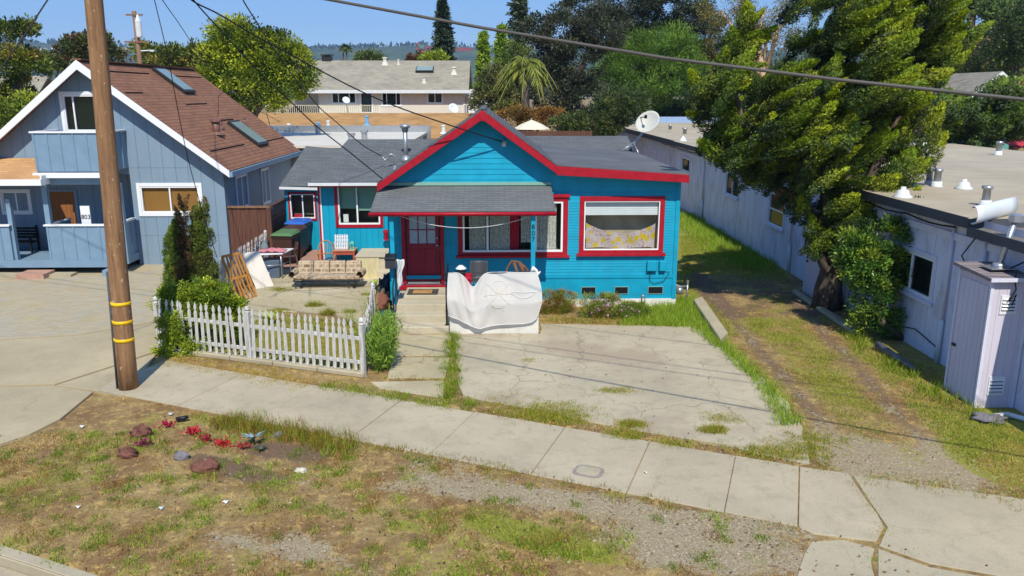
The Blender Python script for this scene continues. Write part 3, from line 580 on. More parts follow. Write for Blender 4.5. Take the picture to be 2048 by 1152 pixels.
# fascias: red barge boards
mb=MB()
def barge(a,b,h=.2,y=YR-.03):
    mb.prism([Vector((a.x,y,a.z-.03)),Vector((b.x,y,b.z-.03)),Vector((b.x,y,b.z-.03-h)),Vector((a.x,y,a.z-.03-h*1.18))],(0,.03,0))
barge(AP,LE);barge(AP,JN);barge(JN,RE,.2)
mb.box((RE.x-.03,YR,RE.z-.24),(RE.x,29.2,RE.z-.05))
mb.box((AP.x-.07,YR-.05,AP.z-.3),(AP.x+.07,YR-.031,AP.z-.06))
mb.build('fascia',M['red'],hs_,bevel=.004)
mb=MB(); mb.box((xl,25.70,EV-.16),(-2.9,25.74,EV-.02)); mb.build('fascia',M['red'],hs_); mb=MB(); mb.box((xl-.02,25.6,EV-.1),(-2.95,25.695,EV-.01)); mb.build('gutter',M['gwhite'],hs_)
a=W(559,373,28.95);b=W(638,375,28.95); mb=MB(); mb.bar(a-Vector((0,.03,.05)),b-Vector((0,.03,.05)),.06,.09); mb.build('gutter',M['gwhite'],hs_)
# soffit and gable eave blocks
mb=MB(); mb.face([(JN.x,YR,JN.z-.1),(RE.x,YR,RE.z-.1),(RE.x,YW,RE.z-.1),(JN.x,YW,JN.z-.1)]); mb.build('soffit',M['blue'],hs_)
# main windows
w1=window(hs_,fr,BW[0],BW[1],BW[2],BW[3],.13,'red',.055,'vinyl',[wx(975),wx(1072)],cap=.05,sill=.05,roomd=.8)
M['lace']=None
def _lace():
    n=N('lace_curtain'); co=n.coord(); v=n.n('TexVoronoi'); v.inputs['Scale'].default_value=26; n.l(co,v.inputs[0]); col=n.mix(n.ramp(v.outputs[0],[(.25,0.),(.5,1.)]),hexc('e2e0d8'),hexc('a9a79c')); return n.out(col,.8)
M['lace']=_lace(); M['reddrape']=paint('red_drape','c01838',.7,.1)
curtain(w1,fr,wx(938),wx(974),BW[2]+.05,BW[3],M['lace'],taper=-.0); curtain(w1,fr,wx(979),wx(1020),BW[2]+.05,BW[3],M['lace']); curtain(w1,fr,wx(1042),wx(1066),BW[2]+.25,BW[3],M['lace'],waves=4)
curtain(w1,fr,wx(1010),wx(1038),BW[2]+.05,BW[3],M['reddrape'],d=-.14,waves=3); curtain(w1,fr,wx(1074),wx(1113),BW[2]+.05,BW[3],M['lace'])
w2=window(hs_,fr,RW[0],RW[1],RW[2],RW[3],.13,'red',.03,'vinyl',[],sill=.09,roomd=.5,roomm='beige_room'); 
mb=MB(); fbox(mb,fr,RW[0]+.04,RW[1]-.04,wz(431),RW[3]-.02,-.13,-.1); mb.build('blind',M['wblind'],w2)
def _flor():
    n=N('yellow_flower_cloth'); co=n.coord(); v=n.n('TexVoronoi'); v.inputs['Scale'].default_value=4.6; nz=n.n('TexNoise'); nz.inputs['Scale'].default_value=16; n.l(co,nz.inputs[0])
    ad=n.n('VectorMath',operation='MULTIPLY_ADD'); n.l(nz.outputs[1],ad.inputs[0]); ad.inputs[1].default_value=(.12,.12,.12); n.l(co,ad.inputs[2]); n.l(ad.outputs[0],v.inputs[0])
    b=n.n('TexVoronoi'); b.inputs['Scale'].default_value=15; n.l(ad.outputs[0],b.inputs[0])
    col=n.mix(n.ramp(b.outputs[0],[(.26,.8),(.36,0.)]),hexc('b9aaa6'),hexc('94605e')); col=n.mix(n.ramp(v.outputs[0],[(.32,1.),(.4,0.)]),col,hexc('c2a528')); return n.out(col,.8)
M['floral']=_flor()
mb=MB()
def fn(a,b):
    u=RW[0]+.07+(RW[1]-RW[0]-.16)*a; zt=wz(446)-.28*math.sin(math.pi*a)**.8*1.-.02*(a>.5); zb=RW[2]+.04+.02*math.sin(a*9); return fr(u,-.1+.02*math.sin(a*17+b*3),zb+(zt-zb)*b)
mb.grid(fn,40,10); mb.build('cloth',M['floral'],w2)
w3=window(hs_,frB,WB[0],WB[1],WB[2],WB[3],.1,'red',.05,'vinyl',[bx(716)],roomd=.8)
mb=MB(); fbox(mb,frB,bx(718),bx(760),bz(422),WB[3],-.12,-.1); fbox(mb,frB,bx(680),bx(716),bz(418),WB[3],-.13,-.11); mb.build('blind',M['gshade'],w3)
mb=MB(); fbox(mb,frB,bx(686),bx(696),bz(446),bz(430),-.2,-.14); mb.build('picture_frame',M['white'],w3)
w4=window(hs_,frC,WC[0],WC[1],WC[2],WC[3],.07,'red',.04,'vinyl',[cx_(608)],roomd=.6)
mb=MB(); mb.box((cx_(588),YC+.15,WC[2]),(cx_(604),YC+.3,WC[2]+.12)); mb.build('curtain',M['reddrape'],w4)
# door
M['dpane']=paint('frosted_pane','9fb0c0',.25,.08,8)
mb=MB(); fbox(mb,fr,DR[0]-.1,DR[0],.66,2.85,-.02,.04); fbox(mb,fr,DR[1],DR[1]+.1,.66,2.85,-.02,.04); fbox(mb,fr,DR[0],DR[1],2.78,2.85,-.02,.04); fbox(mb,fr,DR[0]-.2,DR[1]+.2,.52,.64,.0,.1)
dr=mb.build('door',M['red'],hs_,bevel=.004)
dx0,dx1=DR[0]+.03,DR[1]-.03; gz0,gz1=wz(486),wz(437)+.08
mb=MB(); gx0,gx1=wx(818),wx(870)
for a,b,c,d_ in ((dx0,gx0,.7,2.76),(gx1,dx1,.7,2.76),(gx0,gx1,gz1,2.76),(gx0,gx1,.7,gz0)): fbox(mb,fr,a,b,c,d_,-.08,-.04)
for i in (1,2): u=gx0+(gx1-gx0)*i/3; fbox(mb,fr,u-.015,u+.015,gz0,gz1,-.075,-.045)
u=(gz0+gz1)/2; fbox(mb,fr,gx0,gx1,u-.015,u+.015,-.074,-.046)
pw=(gx1-gx0)
for a,b in ((gx0-.02,gx0+pw*.44),(gx0+pw*.56,gx1+.02)):
    for e0,e1,f0,f1 in ((a,b,.86,.88),(a,b,1.62,1.64),(a,a+.02,.88,1.62),(b-.02,b,.88,1.62)): fbox(mb,fr,e0,e1,f0,f1,-.04,-.028)
lf=mb.build('leaf',M['door'],dr,bevel=.003)
mb=MB(); mb.face([fr(gx0,-.06,gz0),fr(gx1,-.06,gz0),fr(gx1,-.06,gz1),fr(gx0,-.06,gz1)]); mb.build('pane',M['dpane'],dr)
for q in (489,474): mb=MB(); mb.lathe(fr(dx1-.06,.0,wz(q)),[(.028,-.02),(.035,0),(.02,.03)],8); mb.build('knob' if q==489 else 'lock',M['galv'],dr)
mb=MB(); fbox(mb,fr,dx0,dx1,.665,.72,-.06,.02); mb.build('threshold',M['galv'],dr)
# crawl-space vents, meter boxes, gas pipes
for x0,x1 in ((1166,1194),(1234,1260),(1302,1331)):
    mb=MB(); fbox(mb,fr,wx(x0),wx(x1),wz(587),wz(574),.0,.012); v=mb.build('vent',M['dark'],hs_)
    mb=MB(); a,b,c,d_=wx(x0),wx(x1),wz(587),wz(574)
    for q in ((a-.012,a,c-.012,d_+.012),(b,b+.012,c-.012,d_+.012),(a,b,c-.012,c),(a,b,d_,d_+.012)): fbox(mb,fr,*q,.0,.02)
    mb.build('frame',M['gshade'],v)
for x0,x1,y0,y1 in ((1296,1316,521,541),(1321,1334,521,541)):
    mb=MB(); fbox(mb,fr,wx(x0),wx(x1),wz(y1),wz(y0),.015,.13); bxm=mb.build('meter_box',M['blue'],hs_,bevel=.012)
mb=MB(); mb.tube([fr(wx(1303),.05,wz(541)),fr(wx(1303),.05,wz(560)),fr(wx(1312),.04,wz(566)),fr(wx(1332),.04,wz(562)),fr(wx(1343),.03,wz(545)),fr(wx(1328),.05,wz(541))],.008,5); mb.build('cable',M['cable'],hs_)
# porch roof
mb=MB(); p=[Vector((-3.03,YW-.005,3.35)),Vector((1.55,YW-.005,3.35)),Vector((1.55,19.6,2.90)),Vector((-3.04,19.6,2.90))]; roofslab(mb,p,.07)
pr=mb.build('porch_roof',M['roofporch'],hs_)
mb=MB(); mb.tube([(-3.07,19.57,2.84),(1.57,19.57,2.84)],.045,8); mb.box((-3.04,19.6,2.78),(1.55,19.64,2.86)); mb.build('gutter',M['red'],pr)
mb=MB(); mb.box((-3.03,YW-.06,3.36),(1.55,YW-.01,3.44)); mb.build('flashing',M['gshade'],pr)
mb=MB(); mb.face([(-3.0,19.66,2.80),(1.52,19.66,2.80),(1.52,YW-.03,3.2),(-3.0,YW-.03,3.2)]); mb.build('ceiling',M['blue'],pr)
for x in (-2.53,1.0):
    mb=MB(); mb.box((x-.055,19.68,.50),(x+.055,19.79,2.8)); po=mb.build('porch_post',M['blue'],hs_,bevel=.006)
texttag('8\n0\n7',.17,(1.0,19.672,2.33),(R(90),0,0),M['cable'],hs_,'house_number',lines=.95)
texttag('8\n0\n7',.17,(wx(887),YW-.02,2.33),(R(90),0,0),M['cable'],hs_,'house_number',lines=.95)
# porch floor, plaster front and steps
mb=MB(); mb.box((-1.08,18.74,-.03),(1.1,YW-.16,.60)); pf=mb.build('porch_platform',M['found'],hs_,bevel=.012)
mb=MB(); mb.box((-1.07,18.76,.602),(1.09,YW-.17,.615)); mb.build('porch_floor',M['steps'],hs_)
mb=MB()
for y,z in ((18.78,.17),(19.22,.34),(19.66,.51)): mb.box((-2.55,y,-.02),(-1.10,YW-.03 if z>.5 else 20.3,z-.001*(3-z))) if False else mb.prism([(-2.55,y,-.02),(-1.1,y,-.02),(-1.1,y,z),(-2.55,y,z)],(0,.438 if z<.5 else 1.5,0))
stp=mb.build('steps',M['steps'],hs_,weld=False,bevel=.012)
mb=MB(); mb.box((-2.35,20.18,.505),(-1.25,21.1,.615)); mb.build('step_slab',M['steps'],hs_,bevel=.015)
mb=MB(); mb.tube([fr(1.05,.02,.0),fr(1.05,.02,.3)],.02); mb.build('pipe',M['galv'],hs_) if False else None
# scroll bracket hanging at the wing corner, roof flue and weatherhead
mb=MB(); mb.box((-3.36,26.0,W(772,458,26.).z),(-3.3,26.1,W(772,452,26.).z)); mb.lathe(W(772,470,26.05),[(.02,-.17),(.12,-.16),(.05,-.13),(.07,0),(.1,.1),(.08,.17)],10); mb.build('red_ornament',M['red'],hs_)
nW=Vector((0,-(RG-EV),2.91)).normalized(); b=PL(812,320,Vector((0,25.75,EV)),nW)
fl=thing('flue_pipe','tall galvanised flue pipe with flat cap on the cottage roof left of the gable','pipe',b)
t=W(810,256,b.y); mb=MB(); mb.tube([b-Vector((0,0,.1)),Vector((b.x,b.y,t.z))],.075,12); mb.lathe(b,[(.2,-.05),(.15,.05),(.09,.16)]); mb.build('pipe',M['galv'],fl)
mb=MB(); mb.lathe((b.x,b.y,t.z),[(.1,-.12),(.12,0),(.17,.02),(.17,.09),(.1,.13)]); mb.build('cap',M['galv'],fl)
b=PL(790,338,Vector((0,25.75,EV)),nW); WH=W(786,312,b.y)
mb=MB(); mb.tube([b-Vector((0,0,.1)),Vector((b.x,b.y,WH.z)),Vector((b.x-.1,b.y-.05,WH.z+.06)),Vector((b.x-.18,b.y-.08,WH.z))],.035,8); mb.lathe(b,[(.09,-.03),(.06,.06),(.04,.12)],8)
mb.tube([(b.x-.18,b.y-.08,WH.z),(b.x-.3,b.y-.12,WH.z-.12),(b.x-.42,b.y-.1,WH.z+.02)],.015,5)
tag(mb.build('service_mast',M['galv']),'short bent electric service mast on the wing roof beside the flue','mast'); WHP=Vector((b.x-.4,b.y-.1,WH.z))
# satellite dish on the back right corner
dp=Vector((5.0,28.6,3.70)); ds=thing('satellite_dish','large round grey satellite dish on the back corner of the cottage roof','satellite dish',dp)
dc=W(1296,247,28.4); mb=MB(); mb.tube([dp,dp+Vector((0,0,.3)),Vector((dc.x-.08,dc.y+.2,dc.z-.25))],.035,8); mb.tube([dp+Vector((-.5,-.1,-.0)),dp+Vector((0,0,.35))],.02,6); mb.tube([dp+Vector((.1,-.5,0)),dp+Vector((0,0,.35))],.02,6); mb.build('mast',M['galv'],ds)
ax=Vector((-.35,-.75,.55)).normalized(); u_=ax.orthogonal().normalized(); v_=ax.cross(u_)
mb=MB(); mb.grid(lambda a,b:dc+(u_*math.cos(a*2*math.pi)+v_*math.sin(a*2*math.pi)*.85)*.46*b+ax*(.13*b*b),28,6); mb.build('dish',paint('dish_grey','b9bab2',.5,.05),ds,solid=.012)
fp_=dc+ax*.42; mb=MB(); mb.tube([dc-v_*.35+ax*.08,fp_],.018,6); mb.lathe(fp_,[(.05,-.05),(.05,.07)],8); mb.build('feed_arm',M['darkmetal'],ds)
mb=MB(); hk=W(1008,284,YW-.03); mb.tube([hk+Vector((.03,0,.1)),hk,hk+Vector((0,-.12,-.02)),hk+Vector((-.03,-.25,.05))],.015,6); mb.box(tuple(hk+Vector((-.05,-.02,-.12))),tuple(hk+Vector((.05,.02,.02)))); mb.build('wire_bracket',M['galv'],hs_)
# ---------------------------------------------------------------- grey-blue neighbour house
Y1=27.2; f1=YF(Y1); h1=thing('gabled_house','grey-blue board house with brown shingle gable roof, white rake boards and balcony','house',(-13,Y1,0))
hx=lambda px,Y=Y1:W(px,400,Y).x; hz1=lambda py,Y=Y1,px=340:W(px,py,Y).z
A1=Vector((-13.25,26.7,6.77)); E1=Vector((-8.70,26.7,3.25)); L1=Vector((-18.2,26.7,2.75)); YB1=36.9
k1=(A1.z-E1.z)/(E1.x-A1.x); k0=(A1.z-L1.z)/(A1.x-L1.x)
XR1=-9.09; XP1=-12.2; zt1=lambda x:(A1.z-(A1.x-x)*k0 if x<A1.x else A1.z-(x-A1.x)*k1)-.12
LW=(hx(283),hx(399),hz1(425),hz1(373)); UW=(hx(152),hx(236),hz1(262),hz1(190))
mb=MB(); mb.poly_holes(f1,[(XP1,.0),(XR1,.0),(XR1,zt1(XR1)),(A1.x,zt1(A1.x)),(-17.9,zt1(-17.9)),(-17.9,3.1),(XP1,3.1)],[[(a[0],a[2]),(a[1],a[2]),(a[1],a[3]),(a[0],a[3])] for a in (LW,UW)])
fbox(mb,f1,XP1,XR1-.02,1.02,1.035,0,.008); fbox(mb,f1,XP1,XR1-.02,3.32,3.335,0,.008)
mb.face([(XR1,Y1,0),(XR1,36.4,0),(XR1,36.4,3.4),(XR1,Y1,zt1(XR1))]); mb.face([(XP1,Y1,0),(XP1,28.1,0),(XP1,28.1,3.1),(XP1,Y1,3.1)])
mb.face([(-17.9,28.1,0),(XP1,28.1,0),(XP1,28.1,3.1),(-17.9,28.1,3.1)]); mb.face([(-17.9,Y1,3.1),(XP1,Y1,3.1),(XP1,28.1,3.1),(-17.9,28.1,3.1)])
mb.face([(-17.9,36.4,0),(XR1,36.4,0),(XR1,36.4,3.2),(A1.x,36.4,6.6),(-17.9,36.4,3.)])
mb.build('wall',M['h1'],h1,weld=False)
def roof2(o,a,b,y1,th,mat,par,name='roof'):
    mb=MB(); roofslab(mb,[Vector(a),Vector(b),Vector((b.x,y1,b.z)),Vector((a.x,y1,a.z))],th); return mb.build(name,mat,par)
rf=roof2(0,A1,E1,YB1,.1,M['roofbrown'],h1); roof2(0,A1,L1,YB1,.1,M['roofbrown'],h1)
mb=MB(); mb.bar(A1+Vector((0,0,.03)),Vector((A1.x,YB1,A1.z+.03)),.28,.04); mb.build('ridge_cap',M['roofbrown'],rf)
def rpt(px,py,lift=0.):
    n=Vector((k1,0,1)).normalized(); return PL(px,py,A1,n)+n*lift
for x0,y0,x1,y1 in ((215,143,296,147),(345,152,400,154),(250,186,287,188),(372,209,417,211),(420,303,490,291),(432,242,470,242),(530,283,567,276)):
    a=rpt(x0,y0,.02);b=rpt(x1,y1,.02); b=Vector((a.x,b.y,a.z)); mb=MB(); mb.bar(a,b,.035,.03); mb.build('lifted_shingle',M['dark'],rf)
# white rakes and eave gutter
mb=MB()
for a,b in ((A1,E1),(A1,L1)): mb.prism([Vector((a.x,26.64,a.z+.0)),Vector((b.x,26.64,b.z+.0)),Vector((b.x,26.64,b.z-.22)),Vector((a.x,26.64,a.z-.29))],(0,.05,0))
mb.build('rake_board',M['h1w'],h1,bevel=.004); mb=MB(); mb.box((E1.x,26.66,E1.z-.2),(E1.x+.1,YB1,E1.z-.03)); mb.build('gutter',M['h1b'],h1)
mb=MB(); mb.face([A1+Vector((0,.0,-.12)),E1+Vector((0,0,-.12)),Vector((E1.x,Y1,E1.z-.12)),Vector((A1.x,Y1,A1.z-.12))]); mb.face([A1+Vector((0,.0,-.12)),L1+Vector((0,0,-.12)),Vector((L1.x,Y1,L1.z-.12)),Vector((A1.x,Y1,A1.z-.12))]); mb.build('soffit',M['h1b'],h1)
for qd in (((303,141),(326,140),(386,187),(371,189)),((453,247),(474,245),(536,290),(516,294))):
    P=[rpt(*p) for p in qd]; x0=(P[0].x+P[1].x)/2; x1=(P[2].x+P[3].x)/2; y0=min(p.y for p in P[::3])+0.; ya=(P[0].y+P[3].y)/2; yb=(P[1].y+P[2].y)/2; zz=lambda x:A1.z-(x-A1.x)*k1
    n=Vector((k1,0,1)).normalized(); C=[Vector((x0,ya,zz(x0))),Vector((x0,yb,zz(x0))),Vector((x1,yb,zz(x1))),Vector((x1,ya,zz(x1)))]
    mb=MB(); mb.prism(C,n*.13); sk=mb.build('skylight',M['bronze'],h1,bevel=.01)
    cc=sum(C,Vector())/4; mb=MB(); mb.prism([cc+(p-cc)*.86+n*.131 for p in C],n*.012); mb.build('pane',M['skyl'],sk)
for x,y0,y1,r in ((433,267,242,.14),(440,255,238,.08),(490,252,236,.045)):
    b=rpt(x,y0); t=W(x-2,y1,b.y); mb=MB(); mb.tube([b-Vector((0,0,.1)),Vector((b.x,b.y,t.z))],r,10)
    if r>.04: mb.lathe(b,[(r*2,-.04),(r*1.4,.06)],10); mb.lathe((b.x,b.y,t.z),[(r*1.2,-.05),(r*1.5,-.03),(r*1.5,.03),(r,.05)],10)
    mb.build('vent_pipe',paint('brown_metal','7c5a50',.5,.1),h1)
lw=window(h1,f1,*LW,.12,'h1w',.045,'vinyl',[hx(341)],room=True); mb=MB(); fbox(mb,f1,LW[0]+.05,LW[1]-.05,LW[2]+.04,LW[3]-.02,-.12,-.09); mb.build('blind',M['blind'],lw)
uw=window(h1,f1,*UW,.11,'h1w',.05,'vinyl',[hx(171),hx(214)],gl='dglass'); mb=MB(); fbox(mb,f1,UW[0]+.05,UW[1]-.05,UW[2],UW[3],-.2,-.17); mb.build('blind',paint('olive_curtain','55663a',.9,.15),uw)
g1=XP(XR1)
for (xa,ya,xb,yb) in ((471,355,497,410),(521,341,540,402)):
    p=VX(xa,ya,XR1);q=VX(xb,yb,XR1); window(h1,g1,p.y,q.y,q.z,p.z,.07,'h1w',.05,'vinyl',[(p.y+q.y)/2],gl='dglass')
# balcony over the entry
def panelbox(name,x0,x1,yf,z0,z1,par,batt=.41,capw=.12,cap=True,yb=Y1,left=True):
    mb=MB(); mb.box((x0,yf,z0),(x1,yf+.07,z1)); mb.box((x1-.07,yf+.07,z0),(x1,yb,z1))
    if left: mb.box((x0,yf+.07,z0),(x0+.07,yb,z1))
    x=x0+.02
    while x<x1: mb.box((x,yf-.022,z0+.0),(min(x+.05,x1),yf,z1)); x+=batt
    y=yf+.25
    while y<yb-.1: mb.box((x1,y,z0),(x1+.02,y+.05,z1)); y+=batt
    o=mb.build(name,M['h1b'],par,bevel=.003)
    if cap:
        mb=MB(); mb.box((x0-.05,yf-.05,z1),(x1+.05,yf+.12,z1+.05)); mb.box((x1-.1,yf+.12,z1),(x1+.05,yb,z1+.05)); 
        if left: mb.box((x0-.05,yf+.12,z1),(x0+.1,yb,z1+.05))
        mb.build('cap_rail',M['h1w'],o)
    return o
YBAL=25.75; bxl=W(62,265,YBAL).x; bxr=-12.2; bz0=W(150,343,YBAL).z; bz1=W(150,266,YBAL).z
bal=panelbox('balcony',bxl,bxr,YBAL,bz0,bz1,h1)
mb=MB(); mb.box((bxl+.02,YBAL+.02,bz0-.02),(bxr-.02,Y1,bz0+.04)); mb.build('balcony_floor',M['h1b'],bal)
mb=MB(); z=W(150,350,YBAL).z; mb.box((bxl-.1,YBAL-.06,z-.09),(bxr-.15,YBAL+.1,z+.07)); 
mb.build('beam',M['h1w'],h1); mb=MB(); mb.box((bxl+.3,YBAL+.12,bz0-.42),(bxr-.1,YBAL+.3,bz0-.15)); mb.build('lower_beam',M['h1b'],h1)
for px in (92,276-36):
    x=W(px,400,YBAL+.2).x; mb=MB(); mb.box((x-.08,YBAL+.14,.3),(x+.08,YBAL+.3,bz0-.4)); mb.build('porch_post',M['h1b'],h1)
x=W(10,400,YBAL).x; mb=MB(); mb.box((x-.07,YBAL+.1,.3),(x+.07,YBAL+.25,2.45)); mb.build('porch_post',M['h1b'],h1)
ry0=W(150,520,YBAL).z; ry1=W(150,452,YBAL).z
panelbox('porch_railing',W(95,480,YBAL).x,bxr,YBAL,ry0,ry1,h1); panelbox('porch_railing',-18.4,W(21,480,YBAL).x,YBAL,ry0,ry1,h1,left=False,yb=YBAL+.3)
mb=MB(); mb.box((-18.4,YBAL+.02,ry0-.25),(XP1-.0,28.1,ry0-.02)); mb.box((-18.4,YBAL-.03,ry0-.24),(XP1+.05,YBAL+.02,ry0-.0)); mb.box((XP1,YBAL,ry0-.25),(XP1+.05,Y1,ry0)); mb.build('porch_deck',M['h1b'],h1)
mb=MB(); a=W(40,533,25.3).x;b=W(95,533,25.3).x; mb.box((a,25.0,-.02),(b,25.7,.16)); mb.build('entry_step',paint('pink_brick','b08a78',.8,.15,6),h1); mb=MB(); mb.box((a-1.6,25.3,-.02),(a-.01,25.72,.08)); mb.box((b+.01,25.3,-.02),(b+.7,25.72,.08)); mb.build('concrete_footing',M['kerb'],h1)
mb=MB(); mb.box((XP1-.4,25.35,-.02),(XP1+.15,25.7,.2)); mb.build('end_block',M['h1b'],h1)
# porch wall: door, window, number plate
f1p=YF(28.1); dX0=W(101,400,28.1).x; dX1=W(150,400,28.1).x
mb=MB(); fbox(mb,f1p,dX0-.08,dX0,.2,2.5,0,.04); fbox(mb,f1p,dX1,dX1+.1,.2,2.5,0,.04); fbox(mb,f1p,dX0,dX1,2.42,2.5,0,.04); dd=mb.build('door',M['h1b'],h1)
mb=MB(); fbox(mb,f1p,dX0,dX1,.3,2.42,0.002,.03); fbox(mb,f1p,dX0+.12,dX1-.12,.5,1.1,.03,.04)
mb.prism([f1p(dX0+.12+(dX1-dX0-.24)*(.5-.5*math.cos(t)),.031,1.25+ (.75 if 0 else .7)+.22*math.sin(t)) for t in [i*math.pi/8 for i in range(9)]][::-1]+[f1p(dX0+.12,.031,1.2),f1p(dX1-.12,.031,1.2)],(0,-.01,0))
mb.build('leaf',wood('door_wood','7a4a28','9c6638',1.),dd)
a=W(0,400,28.1).x;b=W(63,400,28.1).x; window(h1,f1p,a+.1,b-.08,W(30,424,28.1).z,W(30,383,28.1).z,.08,'h1w',.05,'vinyl',[W(33,400,28.1).x],gl='dglass')
n0=W(172,434,YBAL+.35); mb=MB(); mb.box((n0.x-.16,n0.y,n0.z-.28),(n0.x+.14,n0.y+.04,n0.z+.36)); npn_=mb.build('number_board',M['h1w'],h1); texttag('803',.2,(n0.x,n0.y-.01,n0.z+.0),(R(90),0,0),M['cable'],npn_,'house_number')
# tan shingle porch roof to the left
mb=MB(); a=W(83,358,25.4);roofslab(mb,[Vector((-18.6,25.4,a.z)),Vector((a.x-.05,25.4,a.z)),Vector((W(69,316,27.15).x,27.15,W(69,316,27.15).z)),Vector((-18.6,27.15,W(69,316,27.15).z))],.07); pr1=mb.build('porch_roof',M['rooftan2'],h1)
mb=MB(); mb.box((-18.6,25.33,a.z-.2),(a.x,25.4,a.z-.01)); mb.box((a.x-.05,25.4,a.z-.2),(a.x,26.3,a.z+.1)); mb.build('fascia',M['h1w'],pr1)
# bench on that porch
bp=W(45,500,27.2); bn=thing('porch_bench','dark slatted bench on the porch of the grey-blue house','bench',(bp.x-.3,27.35,.38))
bm_=M['dark']
mb=MB(); [mb.box((-.7,-.25+.12*i,.4),(.7,-.17+.12*i,.43)) for i in range(4)]; mb.build('seat',bm_,bn,local=True)
mb=MB(); [mb.box((-.7,.24,.5+.1*i),(.7,.27,.57+.1*i)) for i in range(4)]; mb.build('backrest',bm_,bn,local=True)
for sx in (-.66,.66): mb=MB(); mb.box((sx-.03,-.25,0),(sx+.03,-.2,.6)); mb.box((sx-.03,.2,0),(sx+.03,.25,.95)); mb.box((sx-.03,-.25,.58),(sx+.03,.25,.62)); mb.build('side_frame',bm_,bn,local=True)
# brown board fence between the two houses
bf=thing('board_fence','dark brown board fence between the grey-blue house and the bins','fence',(-8.4,Y1+.1,0))
ft=W(500,413,Y1).z; mb=MB(); x=XR1+.03; k=0
while x<-7.72: mb.box((x,Y1+.1+.012*(k%2),-.02),(x+.135,Y1+.125+.012*(k%2),ft-.06)); x+=.14;k+=1
mb.build('board_panel',M['brownfence'],bf); mb=MB(); mb.box((XR1+.03,Y1+.05,ft-.06),(-7.62,Y1+.2,ft)); mb.build('cap_rail',M['oldwood'],bf)
mb=MB(); mb.box((-7.74,Y1+.04,-.02),(-7.6,Y1+.2,ft-.06)); mb.build('post',M['brownfence'],bf)
mb=MB(); y=Y1+.22; k=0
while y<31.2: mb.box((-7.66,y,-.02),(-7.63,y+.14,ft-.5)); y+=.145
mb.build('board_panel',M['brownfence'],bf); mb=MB(); mb.box((-7.7,Y1+.2,ft-.06),(-7.58,31.3,ft)); mb.box((-7.69,Y1+.2,ft-.5),(-7.6,31.3,ft-.44))
for i in range(34): y=Y1+.25+i*.12; mb.bar((-7.65,y,ft-.44),(-7.65,y+.36,ft-.06),.015,.03)
mb.build('lattice',M['brownfence'],bf)
# ---------------------------------------------------------------- long lavender building on the right
XW=9.75; XE=9.45; fR=XN(XW); ZE=3.28
rb=thing('flat_roofed_building','long lavender single-storey building with a pale flat roof along the side driveway','building',(12,25,0))
Wn=[]   # openings y0,y1,z0,z1
def wy(px0,py0,px1,py1): 
    a=VX(px0,py0,XW);b=VX(px1,py1,XW); return (b.y,a.y,b.z,a.z)
wins=[wy(1454,344,1476,397),wy(1541,384,1566,459),wy(1488,341,1496,358),wy(1510,346,1524,363),wy(1365,314,1379,345)]
big=(17.0,18.9,1.25,2.15); wins.append(big); near_w=(11.2,12.4,1.2,2.1)
mb=MB(); mb.poly_holes(fR,[(4,-.05),(42.5,-.05),(42.5,ZE),(4,ZE)],[[(a[0],a[2]),(a[1],a[2]),(a[1],a[3]),(a[0],a[3])] for a in wins])
mb.face([(XW,42.5,-.05),(23,42.5,-.05),(23,42.5,ZE),(XW,42.5,ZE)]); mb.face([(XW,4,-.05),(23,4,-.05),(23,4,3.1),(XW,4,3.1)]); mb.face([(23,4,-.05),(23,42.5,-.05),(23,42.5,3.1),(23,4,3.1)])
mb.build('wall',M['lav'],rb,weld=False)
for i,a in enumerate(wins):
    window(rb,fR,*a,.06 if i<5 else .1,'lavd',.045,'vinyl',[(a[0]+a[1])/2] if i in (0,2,3) else ([] if i!=5 else [17.95]),[(a[2]+a[3])/2] if i in (1,) else (),gl='dglass',sill=.05 if i in(0,1,5) else 0)
mb=MB(); mb.box((XE,15.5,ZE-.12),(23.1,42.7,ZE+.02)); rr=mb.build('roof',M['flat'],rb); mb=MB(); mb.box((XE-.03,15.48,ZE-.16),(XE-.001,42.7,ZE+.05)); mb.box((XE-.03,15.45,ZE-.16),(23,15.479,ZE+.03)); mb.build('fascia',M['fasc'],rb)
mb=MB(); mb.box((XE,4,ZE-.22),(23.1,15.44,ZE-.14)); mb.build('roof',paint('grey_gravel_roof','6f6c66',.95,.2,4),rb); mb=MB(); mb.box((XE-.04,4,ZE-.3),(XE-.001,15.44,ZE-.12)); mb.build('fascia',M['fasc'],rb)
mb=MB(); mb.box((XW-.05,4,ZE-.55),(XW-.0,42.4,ZE-.4)); mb.build('trim_board',M['lavd'],rb)
for i,y in enumerate((16.35,15.2,25.4,36.6,21.)):
    z0=.0; mb=MB(); x=XW-.06; mb.tube([(x,y,.95),(x,y,ZE-.2)],.035,8); dsn=mb.build('downspout',M['lavd'],rb); mb=MB(); mb.tube([(x,y,0),(x,y,.97)],.055,8); mb.build('drain_pipe',M['gwhite'],dsn)
for y,z,s_ in ((15.4,1.95,.16),(23.9,1.1,.12)): mb=MB(); mb.box((XW-.12,y-s_/2,z-s_),(XW,y+s_/2,z+s_)); mb.build('junction_box',M['lavd'],rb,bevel=.01)
mb=MB(); pts=[]
for i in range(60): y=16+i*.5; pts.append((XE+.06,y,ZE-.22-.06*abs(math.sin(i*.8))))
mb.tube(pts,.02,5); mb.tube([(XE+.1,15.3,3.0),(XE+.15,15.8,2.5),(XE+.1,15.2,2.1),(XE-.0,14.6,2.3),(XE+.1,13.6,2.9)],.015,5); mb.tube([(XW-.03,20,.5),(XW-.03,18.5,.25),(XW-.03,17.4,.45),(XW-.03,16.4,.3)],.012,5); mb.tube([(XW-.05,24.2,.9),(XW-.04,24.1,2.),(XW-.03,24.4,3.)],.02,5); mb.build('cables',M['cable'],rb)
